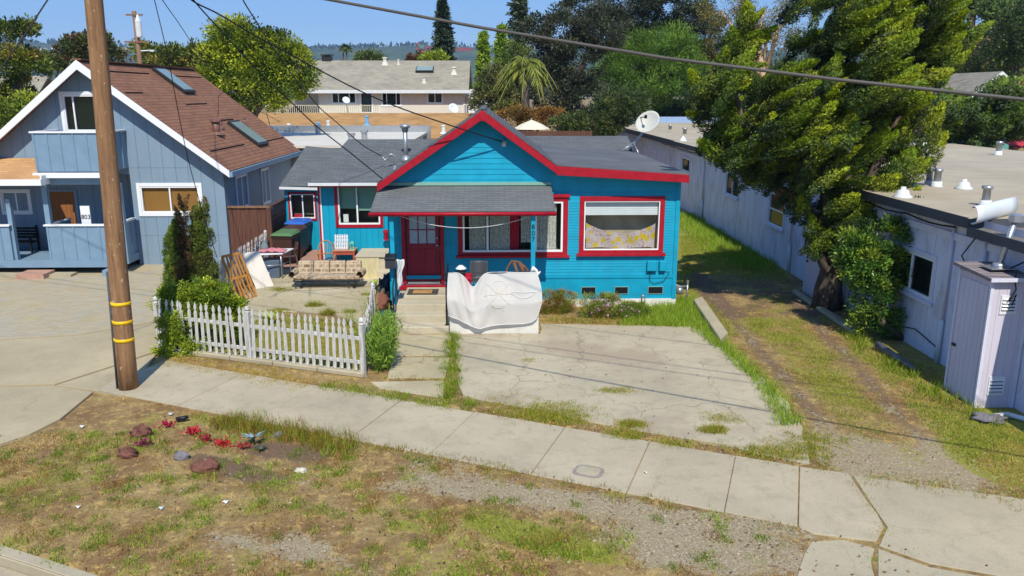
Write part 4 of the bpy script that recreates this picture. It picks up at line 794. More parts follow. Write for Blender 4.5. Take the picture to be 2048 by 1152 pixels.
for px,py,top,r in ((1857,370,337,.1),(1873,373,338,.11),(1970,412,372,.1),(1996,310,283,.12),(1812,290,266,.11),(1848,292,268,.09),(1340,262,250,.13),(1369,272,256,.14),(1397,252,243,.1)):
    b=G(px,py,ZE+.02) if py<2000 and px>1400 else G(px,py,3.3); t=W(px+3,top,b.y)
    hgt=t.z-b.z; mb=MB(); mb.lathe(b,[(r*1.7,-.01),(r*1.2,.03),(r*1.15,hgt*.3)],12)
    if px>1400:
        o=mb.build('vent_base',M['gwhite'],rr); 
    mb2=MB(); mb2.lathe(b,[(r*.85,hgt*.25),(r*.8,hgt*.85),(r*1.15,hgt*.86),(r*1.15,hgt),(r*.7,hgt*1.02)],12)
    if px>1400: mb2.build('vent_pipe',M['galv'],o)
    else: o=mb2.build('roof_vent',M['galv']); tag(o,{1340:'left steel vent on the far pale roof behind the dish',1369:'steel vent with collar on the far pale roof near its front edge',1397:'small steel vent on the far pale roof by the juniper'}[px],'vent')
for px,py in ((1927,378),(1805,395),(1366,282)):
    b=G(px,py,ZE+.02) if px>1400 else G(px,py,3.3); r=.22; mb=MB(); mb.lathe(b,[(r,-.01),(r,.03),(r*.7,.08),(r*.55,.18),(r*.3,.19),(r*.25,.26)],14)
    o=mb.build('cone_vent',M['gwhite'],rr if px>1400 else None); 
    if px<1400: tag(o,'white cone-shaped vent on the near end of the far pale roof','vent')
b=G(1900,405,ZE+.02)
mb=MB(); p0=G(1950,452,ZE); p1=G(2030,430,ZE)
def fn(a,b): 
    p=p0.lerp(p1,a); an=b*4.2-.3; return (p.x,p.y-.16*math.sin(an)*(1-.25*b)+.1,ZE+.19-.17*math.cos(an))
mb.grid(fn,6,14); mb.build('roofing_roll',M['gwhite'],rr,solid=.01)
# utility closets against its wall
def closet(name,label,x0,y0,y1,z1,vents):
    c=thing(name,label,'closet',(x0+.3,y0,0),group='utility closets on the lavender wall')
    mb=MB(); mb.box((x0,y0,-.02),(XW-.01,y1,z1)); mb.build('body',M['lavp'],c)
    mb=MB(); mb.box((x0-.02,y0-.02,0),(x0+.04,y0+.03,z1)); mb.box((x0-.021,y1-.04,0),(x0+.03,y1+.02,z1)); mb.box((XW-.08,y0-.021,0),(XW-.02,y0+.02,z1)); mb.build('corner_trim',M['lavd'],c)
    mb=MB(); mb.box((x0-.018,y0+.06,.06),(x0-.001,y1-.07,z1-.12)); dd=mb.build('door',M['lavp'],c); mb=MB(); mb.box((x0-.05,y1-.2,.95),(x0-.018,y1-.1,1.)); mb.build('latch',M['darkmetal'],dd)
    mb=MB(); mb.hexa([(x0-.1,y0-.12,z1+.0),(XW-.01,y0-.12,z1+.0),(XW-.01,y1+.1,z1+.06),(x0-.1,y1+.1,z1+.06),(x0-.1,y0-.12,z1+.06),(XW-.01,y0-.12,z1+.06),(XW-.01,y1+.1,z1+.12),(x0-.1,y1+.1,z1+.12)]); rf_=mb.build('roof',M['roofbrown'] if 0 else shingle('closet_shingle_'+name,'7d7476','8c8284','5a5254',.3,.2),c); mb=MB(); mb.box((x0-.11,y0-.14,z1-.0),(XW-.02,y0-.121,z1+.07)); mb.build('fascia',M['lavd'],rf_)
    for (za,zb) in vents:
        fv=YF(y0); mb=MB(); fbox(mb,fv,x0+.2,x0+.5,za,zb,.0,.02); 
        v=mb.build('louvre',M['white'],c)
        mb=MB(); k=4
        for i in range(k): zz=za+.06+(zb-za-.1)*i/k; fbox(mb,fv,x0+.23,x0+.47,zz,zz+.022,.02,.0215)
        mb.build('slots',M['dark'],v)
        mb=MB()
        for i in range(k): zz=za+.06+(zb-za-.1)*i/k; mb.face([fv(x0+.225,.021,zz+.06),fv(x0+.475,.021,zz+.06),fv(x0+.475,.045,zz+.026),fv(x0+.225,.045,zz+.026)])
        mb.build('slat',M['white'],v)
    return c
c1=closet('utility_closet','tall lavender plank utility closet with two white louvres at the right edge',9.0,13.78,14.78,2.45,[(.25,.62),(1.82,2.17)])
p=Vector((9.38,14.25,2.5)); fl=thing('flue_pipe','leaning grey flue pipe with boxy cap on top of the near closet','pipe',p); q=W(2034,428,14.3)
mb=MB(); mb.box((p.x-.25,p.y-.2,p.z+.085),(p.x+.25,p.y+.2,p.z+.1)); mb.lathe(p,[(.14,.09),(.1,.18)],12); mb.tube([p+Vector((0,0,.08)),p.lerp(q,.93)],.055,12); mb.build('pipe',M['galv'],fl); mb=MB(); mb.lathe(q-Vector((0,0,.1)),[(.09,-.06),(.13,-.04),(.13,.08),(.07,.1)],8); mb.build('cap',M['galv'],fl)
mb=MB(); mb.tube([(9.5,13.9,2.56),(9.35,13.72,2.5),(9.4,13.7,2.3),(9.3,13.7,2.1),(9.42,13.7,2.2),(9.38,13.72,2.0)],.012,5); mb.build('loose_cable',M['cable'],c1)
closet('utility_closet','narrow pale closet on the lavender wall just behind the juniper trunk',9.2,21.75,22.75,2.55,[])
# ---------------------------------------------------------------- buildings behind
def simplehouse(name,label,boxes,cat='building',loc=None): 
    t=thing(name,label,cat,loc or (boxes[0][1][0],boxes[0][1][1],0))
    for nm,a,b,m in boxes: mb=MB(); mb.box(a,b); mb.build(nm,m,t)
    return t
fb=simplehouse('far_flat_building','far pale flat roofed lavender building beyond the satellite dish',[('wall',(10.2,43.5,0),(24,72,3.0),M['lav']),('roof',(9.9,43.3,3.0),(24.2,72,3.22),M['flat']),('parapet',(9.9,72.01,0),(26,72.3,3.75),paint('blue_parapet','8ea7cc',.6,.05)),('fascia',(9.85,43.3,2.95),(9.899,72,3.25),M['fasc'])])
for y in (46,50,53,60): window(fb,XN(10.2),y,y+1.1,1.2,2.2,.05,'white',.04,'vinyl',[y+.55],gl='dglass',room=False)
# white low building behind the wing
wb=thing('white_outbuilding','low white building with pale membrane roof behind the cottage wing','building',(-9,38,0))
a=W(590,345,36.5); mb=MB(); mb.box((-14,37,0),(-4.2,49,3.35)); mb.build('wall',M['found'],wb); 
mb=MB(); mb.box((-14.3,36.6,3.35),(-4.,49.5,3.47)); mb.build('roof',paint('white_membrane','c9c4b8',.8,.06,1,.15),wb); mb=MB(); mb.box((-14.3,49.5,3.0),(-3.8,49.9,3.85)); mb.build('parapet',M['galv'],wb)
for px,py,top in ((468,0,0),(636,268,254),(729,278,265),(703,282,271)):
    if px<500: continue
    b=G(px,py,3.47); t=W(px,top,b.y); mb=MB(); mb.lathe(b,[(.15,0),(.15,t.z-b.z),(.2,t.z-b.z),(.2,t.z-b.z+.12)],10); mb.build('roof_vent',M['galv'],wb)
# tan roofed long house
tn=thing('tan_roofed_house','long house with sunlit tan shingle roof below the apartment block','house',(-8,52,0))
mb=MB(); za=W(800,276,52).z; zb=W(800,226,60).z; xa=-19.;xb=.4
roofslab(mb,[Vector((xa,52,za)),Vector((xb,52,za)),Vector((xb,60,zb)),Vector((xa,60,zb))],.12); roofslab(mb,[Vector((xa,68,za)),Vector((xb,68,za)),Vector((xb,60,zb)),Vector((xa,60,zb))],.12); tr_=mb.build('roof',M['rooftan'],tn)
mb=MB(); mb.box((xa+.3,52.4,0),(xb-.3,67.6,za-.12)); mb.prism([(xb-.3,52.4,za-.12),(xb-.3,67.6,za-.12),(xb-.3,60,zb-.14)],(-.1,0,0)); mb.build('wall',M['found'],tn)
BL=paint('blue_pipe_paint','6fa5cf',.5,.05)
for px,py,top,m in ((734,250,234,BL),(637,258,247,BL),(657,257,244,M['gwhite']),(887,266,253,M['gwhite']),(578,256,250,M['gwhite'])):
    n=Vector((0,-(zb-za),8)).normalized(); b=PL(px,py,Vector((0,52,za)),n); t=W(px,top,b.y); mb=MB(); mb.lathe(b,[(.3,-.05),(.14,.08),(.11,t.z-b.z),(.15,t.z-b.z+.02),(.12,t.z-b.z+.1)],10); mb.build('vent_pipe',m,tn)
# apartment block
ap=thing('apartment_block','two-storey beige apartment block with taupe gable roof and white gutter','building',(-9,65,0))
YA=65.; fa=YF(YA); ax_=lambda px:W(px,200,YA).x; az=lambda py:W(760,py,YA).z
AX0,AX1=ax_(577),ax_(929)
wl=[(ax_(664),ax_(712),az(207),az(181)),(ax_(764),ax_(802),az(211.5),az(181)),(ax_(855),ax_(885),az(206.5),az(181)),(ax_(721),ax_(745),az(226),az(182))]
stucco=paint('beige_stucco','cdc8bd',.85,.04,2)
mb=MB(); x_=ax_(637); mb.poly_holes(fa,[(x_,0),(AX1,0),(AX1,az(178)),(x_,az(178))],[[(a,c),(b,c),(b,d_),(a,d_)] for a,b,c,d_ in wl]); mb.face([(x_,YA,0),(x_,YA+2,0),(x_,YA+2,6.2),(x_,YA,6.2)]); mb.face([(AX0,YA+2,0),(x_,YA+2,0),(x_,YA+2,6.2),(AX0,YA+2,6.2)])
mb.box((AX1-.01,YA+.01,0),(AX1,75,6.2)); mb.face([(AX1,YA,6.1),(AX1,75,6.1),(AX1,70,8.4)]); mb.build('wall',stucco,ap,weld=False)
for i,a in enumerate(wl): 
    ww=window(ap,fa,*a,.06,'white',.07,'vinyl',[a[0]+(a[1]-a[0])*k for k in ((.27,.73),(.25,.75),(.5,),())[i]],gl='dglass',roomd=1.2); mb=MB(); u0=a[0]+(a[1]-a[0])*(.28,.28,.52,.12)[i];u1=a[0]+(a[1]-a[0])*(.72,.72,.95,.88)[i]; fbox(mb,fa,u0,u1,a[2]+.05,a[3]-.05,-.2,-.16); mb.build('blind',(M['gshade'],M['gshade'],M['gshade'],M['wblind'])[i],ww)
zr=W(780,121,70).z; ze=az(180); mb=MB(); roofslab(mb,[Vector((AX0-.4,YA-.6,ze)),Vector((W(938,180,YA).x,YA-.6,ze)),Vector((W(936,121,70).x+.2,70,zr)),Vector((AX0-.4,70,zr))],.15); roofslab(mb,[Vector((AX0-.4,75.6,ze)),Vector((AX1+.4,75.6,ze)),Vector((W(936,121,70).x+.2,70,zr)),Vector((AX0-.4,70,zr))],.15); ar=mb.build('roof',M['roofgrey'],ap)
mb=MB(); mb.box((AX0-.5,YA-.75,ze-.25),(AX1+.55,YA-.6,ze)); mb.build('gutter',M['gwhite'],ar)
nA=Vector((0,-(zr-ze),5.6)).normalized()
for px,py,top,r in ((770,129,117,.18),(908,148,136,.18),(797,129,121,.08),(848,165,160,.12)):
    b=PL(px,py,Vector((0,YA-.6,ze)),nA); t=W(px,top,b.y); mb=MB(); mb.lathe(b,[(r*1.8,-.1),(r,.2),(r*.8,t.z-b.z),(r*1.2,t.z-b.z),(r,t.z-b.z+.1)],8); mb.build('roof_vent',stucco,ar)
P=[PL(*p,Vector((0,YA-.6,ze)),nA) for p in ((831,146),(867,146),(868,137),(834,137))]; mb=MB(); mb.prism(P,nA*.2); sk=mb.build('skylight',M['bronze'],ar); c0=sum(P,Vector())/4; mb=MB(); mb.prism([c0+(p-c0)*.9+nA*.201 for p in P],nA*.02); mb.build('pane',M['skyl'],sk)
b=W(654,120,70); mb=MB(); mb.box((b.x-.4,69.8,zr-.2),(b.x+.4,70.4,zr+.35)); mb.box((b.x-.5,69.7,zr+.4),(b.x+.5,70.5,zr+.48)); mb.box((b.x-.2,69.9,zr+.3),(b.x+.2,70.3,zr+.42)); mb.build('chimney',M['bronze'],ar)
mb=MB(); a=W(604,140,67); mb.box((a.x-.6,66,az(165)),(W(632,140,66).x,67.5,az(141))); mb.build('dormer',stucco,ar)
# deck rail of the apartment
mb=MB(); yd=YA-1.6; zt=W(640,210,yd).z; zb_=W(640,227,yd).z; x0=W(545,200,yd).x; x1=W(754,200,yd).x; mb.box((x0,yd,zt-.06),(x1,yd+.08,zt)); mb.box((x0,yd,zb_),(x1,yd+.06,zb_+.06)); x=x0
while x<x1: mb.box((x,yd+.01,zb_),(x+.05,yd+.05,zt-.03)); x+=.16
dk=mb.build('deck_railing',paint('cream_rail','b8b49c',.6,.05),ap); mb=MB(); mb.box((x0,yd,zb_-.25),(x1,YA+2,zb_-.05)); mb.build('deck_floor',stucco,ap)
x=W(600,215,YA-.6); gr=MB(); gr.grid(lambda a,b:(x.x-.9+1.8*a,x.y+.7*(b-.5),x.z-.4+.55*math.sin(math.pi*a)**.4*math.sin(math.pi*b)**.3),14,8); gr.box((x.x-.8,x.y-.3,x.z-1.),(x.x+.8,x.y+.3,x.z-.4)); tag(gr.build('barbecue',M['dark']),'black covered barbecue grill on the apartment deck','barbecue')
def smalldish(px,py,Y,r,label,base):
    c=W(px,py,Y); t=thing('satellite_dish',label,'satellite dish',base); mb=MB(); mb.tube([base,Vector((c.x,c.y+.1,c.z))],.03,5); mb.build('mast',M['galv'],t)
    mb=MB(); ax=Vector((.4,-.7,.5)).normalized(); u_=ax.orthogonal().normalized(); v_=ax.cross(u_); mb.grid(lambda a,b:c+(u_*math.cos(a*2*math.pi)+v_*math.sin(a*2*math.pi))*r*b+ax*(.25*r*b*b),16,3); mb.build('dish',M['gwhite'],t,solid=.02)
smalldish(907,218,61,.42,'small white dish at the right end of the tan roof ridge',W(906,226,61)); smalldish(692,201,60.5,.28,'small white dish on a tall mast in front of the apartment windows',W(696,226,60.5)); smalldish(529,205,50.,.35,'white dish on a tall thin pole beside the brown gable roof',G(537,250,3.0))
# white annexe to its right
an=thing('white_annexe','small white annexe with sloping roofs right of the apartment block','house',(0,68,0)); YN=66.; P=lambda px,py:W(px,py,YN)
mb=MB(); mb.prism([P(925,184),P(983,203),P(983,240),P(925,240)],(0,6,0)); mb.build('wall',paint('annexe_white','d2d6de',.6,.03),an)
for q in (((925,183),(988,206)),((940,178),(990,186))): mb=MB(); a=P(*q[0]);b=P(*q[1]); mb.prism([a+Vector((0,-.4,0)),b+Vector((0,-.4,0)),b+Vector((0,-.4,-.3)),a+Vector((0,-.4,-.3))],(0,7,0)); mb.build('roof',M['white'],an)
mb=MB(); mb.prism([P(941,182),P(984,190),P(984,203),P(941,190)],(0,6,0)); mb.build('wall',M['gwhite'],an); window(an,YF(YN),P(932,0).x,P(941,0).x,P(935,201).z,P(935,197).z,.08,'white',.04,'vinyl',[],gl='dglass',room=False)
mb=MB(); y=62.5; a=W(924,208,y);b=W(954,208,y); zz=W(940,226,y).z; mb.box((a.x,y,a.z-.08),(b.x,y+.08,a.z)); 
x=a.x
while x<b.x: mb.box((x,y,zz),(x+.06,y+.06,a.z)); x+=.28
mb.build('railing',M['white'],an)
# ---------------------------------------------------------------- poles and wires
PO=G(257,777)
up=thing('utility_pole','tall weathered wooden utility pole with three yellow bands by the sidewalk','utility pole',PO)
tp=W(172,-60,PO.y); lean=Vector(((tp.x-PO.x)/tp.z*.0+(W(187,0,PO.y).x-PO.x)/W(196,0,PO.y).z,0,1))
rp=lambda z:.185-.0045*z
mb=MB(); mb.tube([PO+lean*z-Vector((0,0,.1)) for z in np.linspace(0,11.5,14)],[rp(z) for z in np.linspace(0,11.5,14)],18); mb.build('shaft',M['pole'],up)
for py in (611,648,684):
    z=W(240,py,PO.y-.2).z; mb=MB(); mb.tube([PO+lean*(z-.035),PO+lean*(z+.035)],rp(z)+.008,18); mb.build('yellow_band',M['yellow'],up)
mb=MB(); mb.tube([PO+Vector((-.2,-.04,0)),PO+lean*1.2+Vector((-.195,-.04,0)),PO+lean*2.4+Vector((-.19,-.04,0))],.022,8); mb.build('conduit',M['fasc'],up)
mb=MB(); mb.bar(PO+lean*10.6-SN*1.2,PO+lean*10.6+SN*1.2,.1,.12); mb.build('crossarm',M['pole'],up)
def sagwire(a,b,sag,n=24): return [a.lerp(b,i/n)-Vector((0,0,sag*4*(i/n)*(1-i/n))) for i in range(n+1)]
def onstreet(px,py,off=0.):
    r=ray(px,py); o=Vector((0,0,H)); t=(PO+SN*off-o).dot(SN)/r.dot(SN); return o+r*t
a=onstreet(640,-4,-.45);m_=onstreet(1330,116,-.45);b=onstreet(2048,199,-.45); dd_=b-a
a2=a-dd_*.55+Vector((0,0,1.0)); a2=a+(a-m_)*.75; b2=b+(b-m_)*1.4
mb=MB(); k=[a2,a,a.lerp(m_,.5)+Vector((0,0,-.02)),m_,m_.lerp(b,.5)+Vector((0,0,-.02)),b,b2]; mb.tube(k,.021,8); tag(mb.build('power_line',paint('grey_cable','55524e',.6)),'thick grey overhead cable crossing above the whole frontage','cable'); print('wire z',a.z,m_.z,b.z)
def drop(pts,r,label,mat='cable',name='service_wire'):
    P=[Vector(p) for p in pts]; Q=[]
    for i in range(len(P)-1):
        p0=P[max(i-1,0)];p1=P[i];p2=P[i+1];p3=P[min(i+2,len(P)-1)]
        for j in range(6):
            t=j/6; Q.append(.5*((2*p1)+(p2-p0)*t+(2*p0-5*p1+4*p2-p3)*t*t+(3*p1-p0-3*p2+p3)*t**3))
    Q.append(P[-1]); mb=MB(); mb.tube(Q,r,6); tag(mb.build(name,M[mat]),label,'wire')
def pxline(px,y0,y1): 
    n=len(px); return [W(x,y,y0+(y1-y0)*i/(n-1)) for i,(x,y) in enumerate(px)]
drop(pxline(((350,-40),(383,0),(437,28),(506,69),(575,106),(700,172),(790,212),(905,252)),16,20.5)+[hk+Vector((0,-.1,0))],.016,'paired wire ending at the bracket high on the red gable','cable')
drop(pxline(((362,-40),(387,0),(437,56),(515,140),(578,200),(634,253),(700,305),(765,358)),16,20.8),.014,'wire sloping down to the left end of the red gable board')
drop(pxline(((470,-40),(486,0),(512,42),(540,87),(595,164),(617,189),(640,216),(676,247),(725,290)),16,25.5)+[WHP],.014,'wire drooping down to the bent mast on the wing roof')
drop(pxline(((300,-40),(309,0),(335,110),(352,200),(372,300),(387,360),(410,440),(434,515)),16,18.5),.009,'thin wire dropping steeply in front of the grey-blue house')
drop(pxline(((305,-40),(325,0),(360,50),(403,115),(431,147),(500,210),(560,243)),17,45),.012,'wire running back over the brown roof to the tan roof')
drop(pxline(((130,-50),(95,0),(48,72),(0,140),(-60,225)),15.5,14),.013,'wire slanting down across the top left corner')
for i,(zz,off) in enumerate(((9.4,-1.1),(9.4,1.1),(8.2,.2))):
    A=PO+lean*zz+SN*off; mb=MB(); L=[]
    for s_ in np.linspace(-14,34,30): L.append(Vector((PO.x,PO.y,0))+SD*s_+SN*off+Vector((0,0,zz+1.2-.9*math.sin(min(1,max(0,(s_)/34.))*math.pi)-(1.2 if 1 else 0))))
    mb.tube(L,.012,6); tag(mb.build('power_line',M['cable']),('street line nearer the road at crossarm height','street line nearer the houses at crossarm height','lower street line on the pole')[i],'cable')
# distant pole with lamp
dpz=W(275,130,62); t=thing('utility_pole','distant pale wooden pole with transformer, crossarms and street lamp above the brown roof','utility pole',(dpz.x,62,0))
tz=W(268,22,62).z; mb=MB(); mb.tube([(dpz.x+.3,62,0),(W(268,22,62).x,62,tz)],[.2,.16],10); mb.build('shaft',M['oldwood'],t)
for py,hw in ((30,.6),(84,.8)):
    z=W(270,py,62).z; x=W(270+ (3 if py>50 else 0),py,62).x; mb=MB(); mb.box((x-hw,61.8,z-.06),(x+hw,61.9,z+.06)); mb.build('crossarm',M['oldwood'],t)
c=W(280,58,62); mb=MB(); mb.lathe((c.x,61.8,c.z-.6),[(.2,0),(.22,.1),(.22,1.15),(.15,1.3),(.05,1.6)],10); mb.build('transformer',M['gwhite'],t)
c=W(283,102,62); mb=MB(); mb.tube([c+Vector((-.3,0,-.3)),c+Vector((-.1,0,0)),W(300,101,62)],.05,6); mb.box(tuple(W(298,103,62)),tuple(W(308,99.5,62)+Vector((0,.3,0)))); mb.build('street_light',M['gwhite'],t)
# ---------------------------------------------------------------- white picket fence
def picket_mesh(h,w_=.078,th=.02):
    mb=MB(); s=w_/2; pts=[(-s,0),(s,0),(s,h-.22),(s*.45,h-.185),(s*.5,h-.17),(s*.95,h-.13),(s*.8,h-.07),(0,h),(-s*.8,h-.07),(-s*.95,h-.13),(-s*.5,h-.17),(-s*.45,h-.185),(-s,h-.22)]
    mb.prism([(x,-th/2,z) for x,z in pts],(0,th,0)); return mb
def fence_run(name,label,a,b,sp,h=1.12,gaps=(),posts=(0,1)):
    a=Vector(a);b=Vector(b);dv=(b-a);L=dv.length;rz=math.atan2(dv.y,dv.x); t=thing(name,label,'fence',a,rz,'white picket fences round the yard')
    for z in (.3,.82): mb=MB(); mb.box((0,.015,z-.04),(L,.05,z+.04)); mb.build('rail',M['picket'],t,local=True,bevel=.004)
    p0=None; x=.08;i=0
    while x<L-.05:
        if not any(g0<x<g1 for g0,g1 in gaps):
            if p0 is None: p0=picket_mesh(h).build('picket',M['picket'],t,local=True,bevel=.003); p=p0
            else: p=p0.copy(); COL.objects.link(p); p.parent=t
            p.location=(x,-.005+random.uniform(-.004,.004),random.uniform(.0,.03)+.1); p.rotation_euler=(random.uniform(-.03,.03),random.gauss(0,.03),0)
        x+=sp;i+=1
    for k in posts: 
        mb=MB(); x=L*k; mb.box((x-.045,-.03,0),(x+.045,.06,h+.0)); mb.lathe((x,.015,h),[(.05,0),(.06,.02),(.03,.05),(.06,.08),(.05,.13),(.01,.16)],8); mb.build('post',M['picket'],t,local=True)
    return t
FA=Vector((-7.66,17.62,0));FB=Vector((-2.72,15.74,0))
fence_run('picket_fence','long front run of weathered white pickets along the sidewalk',FA,FB,.168,1.12,posts=(0,.47,1))
fence_run('picket_fence','short run of leaning white pickets going back toward the front steps',FB+Vector((.02,.12,0)),(-3.0,19.4,0),.17,1.0,posts=(1,))
fence_run('picket_fence','side run of white pickets between the paved drive and the bins',FA+Vector((0,.1,0)),(-7.72,26.9,0),.168,1.08,gaps=((.55,1.6),),posts=(.5,1))
mb=MB(); sd_=(FB-FA).normalized(); nn=Vector((-sd_.y,sd_.x,0)); a=FA-sd_*.25; 
for i in range(5):
    p=a+sd_*(i*1.12);q=p+sd_*1.1; mb.prism([p-nn*.09,q-nn*.09,q+nn*.09,p+nn*.09],(0,0,.11))
tag(mb.build('garden_kerb',M['kerb'],bevel=.02),'low concrete kerb under the front picket fence','kerb')
k=gp((1386,612),(1404,606),(1455,680),(1440,694)); mb=MB(); mb.prism(k,(0,0,.2)); tag(mb.build('driveway_kerb',M['kerb'],bevel=.02),'raised concrete kerb between the pad and the side drive','kerb')
mb=MB(); k=gp((1583,586),(1592,584),(1720,668),(1708,672)); mb.prism(k,(0,0,.1)); tag(mb.build('edging_kerb',M['kerb'],bevel=.02),'narrow concrete edging strip in front of the juniper trunk','kerb')
# ---------------------------------------------------------------- things on the porch and steps
def rail(x,y0,y1,z0,z1,label):
    t=thing('handrail',label,'handrail',(x,y1,z0),group='handrails beside the steps'); mb=MB(); mb.tube([(x,y0,z0),(x,y0,z0+.95),(x,y0+.05,z0+1.0),(x,y1,z1),(x,y1+.03,z1)],.019,8); mb.build('tube',M['darkmetal'],t)
    mb=MB(); mb.lathe((x,y0,z0),[(.05,0),(.05,.015),(.025,.03)],10); mb.build('foot',M['darkmetal'],t); mb=MB(); mb.tube([(x,y0+.0,z0+.5),(x,y1,z1-.45),(x,y1,z1)],.015,6); mb.build('brace',M['darkmetal'],t)
rail(-2.46,18.95,19.66,.17,1.44,'black tubular handrail left of the front steps'); rail(-1.16,18.95,19.9,.17,1.5,'black tubular handrail right of the front steps')
mb=MB(); mb.box((-2.27,20.25,.616),(-1.47,20.83,.632)); mt=thing('doormat','brown doormat with a dark border on the top step','doormat',(-1.87,20.5,.616)); mb.build('border',paint('mat_border','4a443e',.95,.15,20),mt); mb=MB(); mb.box((-2.13,20.36,.6325),(-1.63,20.72,.638)); mb.build('centre',paint('mat_brown','b08650',.95,.2,25),mt)
mbp=W(781,523,19.5); t=thing('mailbox','dark grey mailbox on the left porch post','mailbox',mbp); mb=MB(); mb.box((mbp.x-.13,19.42,mbp.z-.17),(mbp.x+.13,19.66,mbp.z+.1)); mb.build('box',paint('mailbox_grey','34383f',.4,.1),t,bevel=.01); mb=MB(); mb.hexa([(mbp.x-.14,19.40,mbp.z+.06),(mbp.x+.14,19.40,mbp.z+.06),(mbp.x+.14,19.67,mbp.z+.12),(mbp.x-.14,19.67,mbp.z+.12),(mbp.x-.14,19.40,mbp.z+.08),(mbp.x+.14,19.40,mbp.z+.08),(mbp.x+.14,19.67,mbp.z+.17),(mbp.x-.14,19.67,mbp.z+.17)]); mb.build('lid',M['darkmetal'],t)
M['sheet']=None
def _sheet():
    n=N('sheer_cloth'); co=n.coord(); a=n.noise(co,3,4); n.out(n.mix(a,hexc('d0cdc7'),hexc('e2dfda')),.8); tr=n.n('BsdfTransparent'); tl=n.n('BsdfTranslucent'); tl.inputs[0].default_value=(.8,.8,.8,1)
    m1=n.n('MixShader'); m1.inputs[0].default_value=.25; n.l(n.b.outputs[0],m1.inputs[1]); n.l(tl.outputs[0],m1.inputs[2]); m2=n.n('MixShader'); m2.inputs[0].default_value=.09; n.l(m1.outputs[0],m2.inputs[1]); n.l(tr.outputs[0],m2.inputs[2]); n.l(m2.outputs[0],n.t.nodes['Material Output'].inputs[0]); return n.m
M['sheet']=_sheet()
XA=-1.1;XB_=.99; ZT=1.5; YT=18.93
mb=MB(); mb.tube([(-1.16,18.93,1.12),(-1.16,18.93,1.52),(-.9,18.93,1.5),(.0,18.93,1.485),(.99,19.0,1.5),(1.0,19.68,1.5)],.012,6); tag(mb.build('railing_bar',M['darkmetal']),'thin dark top bar of the porch railing above the hanging sheet','railing')
def topz(a): 
    return ZT-.36*math.exp(-((a-.28)/.085)**2)
def botz(a): 
    return .62-.62*math.sin(math.pi*min(1,a*1.15+.02))**.75*(1 if a<.45 else max(0,1-(a-.45)*.62)) + (.02 if a>.9 else 0)
def fsh(a,b):
    x=XA+(XB_-XA+.06)*a; zt=topz(a); zb=float(np.interp(a,[0,.12,.25,.36,.5,.65,.85,.95,1],[.5,.4,.24,.17,.24,.27,.27,.33,.42])); z=zb+(zt-zb)*b
    fold=.04*math.sin(a*44+7*b)*(.45+.55*b)*math.exp(-((a-.16)/.15)**2)+.025*math.sin(a*26-b*9)*math.exp(-((a-.38)/.14)**2)+.012*math.sin(a*9+b*6)+.012*math.sin(a*21+b*4)+.03*math.sin(a*5+b*2)
    bill=.27*min(1,(1-b)*1.7)+.04*math.sin(math.pi*b)*a
    return (x+.05*(a-.5)*math.sin(math.pi*b)+.09*max(0,a-.8)/.2*math.sin(math.pi*b),YT-.02-bill-fold,z)
mb=MB(); mb.grid(fsh,90,36); sh=thing('hanging_sheet','sheer white sheet draped over the porch railing with a faint wheel pattern','sheet',(0,YT,ZT)); mb.build('sheet',M['sheet'],sh)
def onsh(a,b,l=.012): p=fsh(a,b); return Vector((p[0],p[1]-l,p[2]))
cream=paint('cream_thread','ddd8c8',.8,.05); mb=MB()
ca,cb=.565,.60
mb.tube([onsh(ca+.115*math.cos(t),cb+.25*math.sin(t)) for t in np.linspace(0,2*math.pi,40)],.006,4)
for i in range(10):
    t=i*math.pi/5; mb.tube([onsh(ca+k*math.cos(t),cb+k*2.15*math.sin(t)) for k in np.linspace(.01,.16,6)],.004,4)
mb.build('wheel_embroidery',cream,sh); mb=MB(); mb.tube([onsh(.70+.26*u,.60+.03-.11*math.sin(math.pi*u)) for u in np.linspace(0,1,14)]+[onsh(.96-.26*u,.63) for u in np.linspace(0,1,10)],.009,4); mb.build('boat_embroidery',M['white'],sh)
mb=MB(); mb.tube([fsh(a,0.0) for a in np.linspace(0,1,60)],.009,4); mb.tube([fsh(1,b) for b in np.linspace(0,1,20)],.009,4); mb.tube([fsh(a,1.0) for a in np.linspace(0,1,60)],.011,4); mb.build('hem',M['white'],sh)
mb=MB(); mb.tube([(.9,18.97,1.5),(.97,18.9,1.6),(1.04,19.,1.52),(1.1,18.95,1.45),(1.14,18.93,1.52)],[.03,.07,.05,.04,.015],8); mb.build('knot',M['white'],sh)
# chair, lantern, rattan, red pot on the porch
ch=thing('shell_chair','dark grey moulded shell chair behind the hanging sheet','chair',(-.38,20.2,.615)); dk=paint('dark_grey_plastic','3c3f42',.45,.05)
def fsc(a,b):
    u=(a-.5)*2; 
    if b<.45: y=.0-.42*(1-b/.45)+.0; z=.44+.03*u*u+.0
    else: k=(b-.45)/.55; y=.12*k; z=.45+.45*k
    ww=.25-.06*max(0,b-.5); return (u*ww*(1-.0),y-.07*u*u*(1 if b>.45 else 0)*1.,z)
mb=MB(); mb.grid(fsc,12,16); mb.build('shell',dk,ch,local=True,solid=.015)
for x,y in ((-.18,-.35),(.18,-.35),(-.18,.02),(.18,.02)): mb=MB(); mb.tube([(x*.7,y*.8,.44),(x,y,0)],.012,6); mb.build('leg',M['galv'],ch,local=True)
lt=Vector((W(922,545,19.2).x,19.25,.615)); t=thing('lantern','black lantern with white cap by the right handrail','lantern',lt); mb=MB(); mb.box((-.09,-.09,0),(.09,.09,.9)); mb.box((-.12,-.12,.8),(.12,.12,.84)); mb.build('body',M['darkmetal'],t,local=True); mb=MB(); mb.lathe((0,0,.9),[(.12,0),(.14,.02),(.06,.09),(.05,.1)],8); mb.build('cap',M['white'],t,local=True)
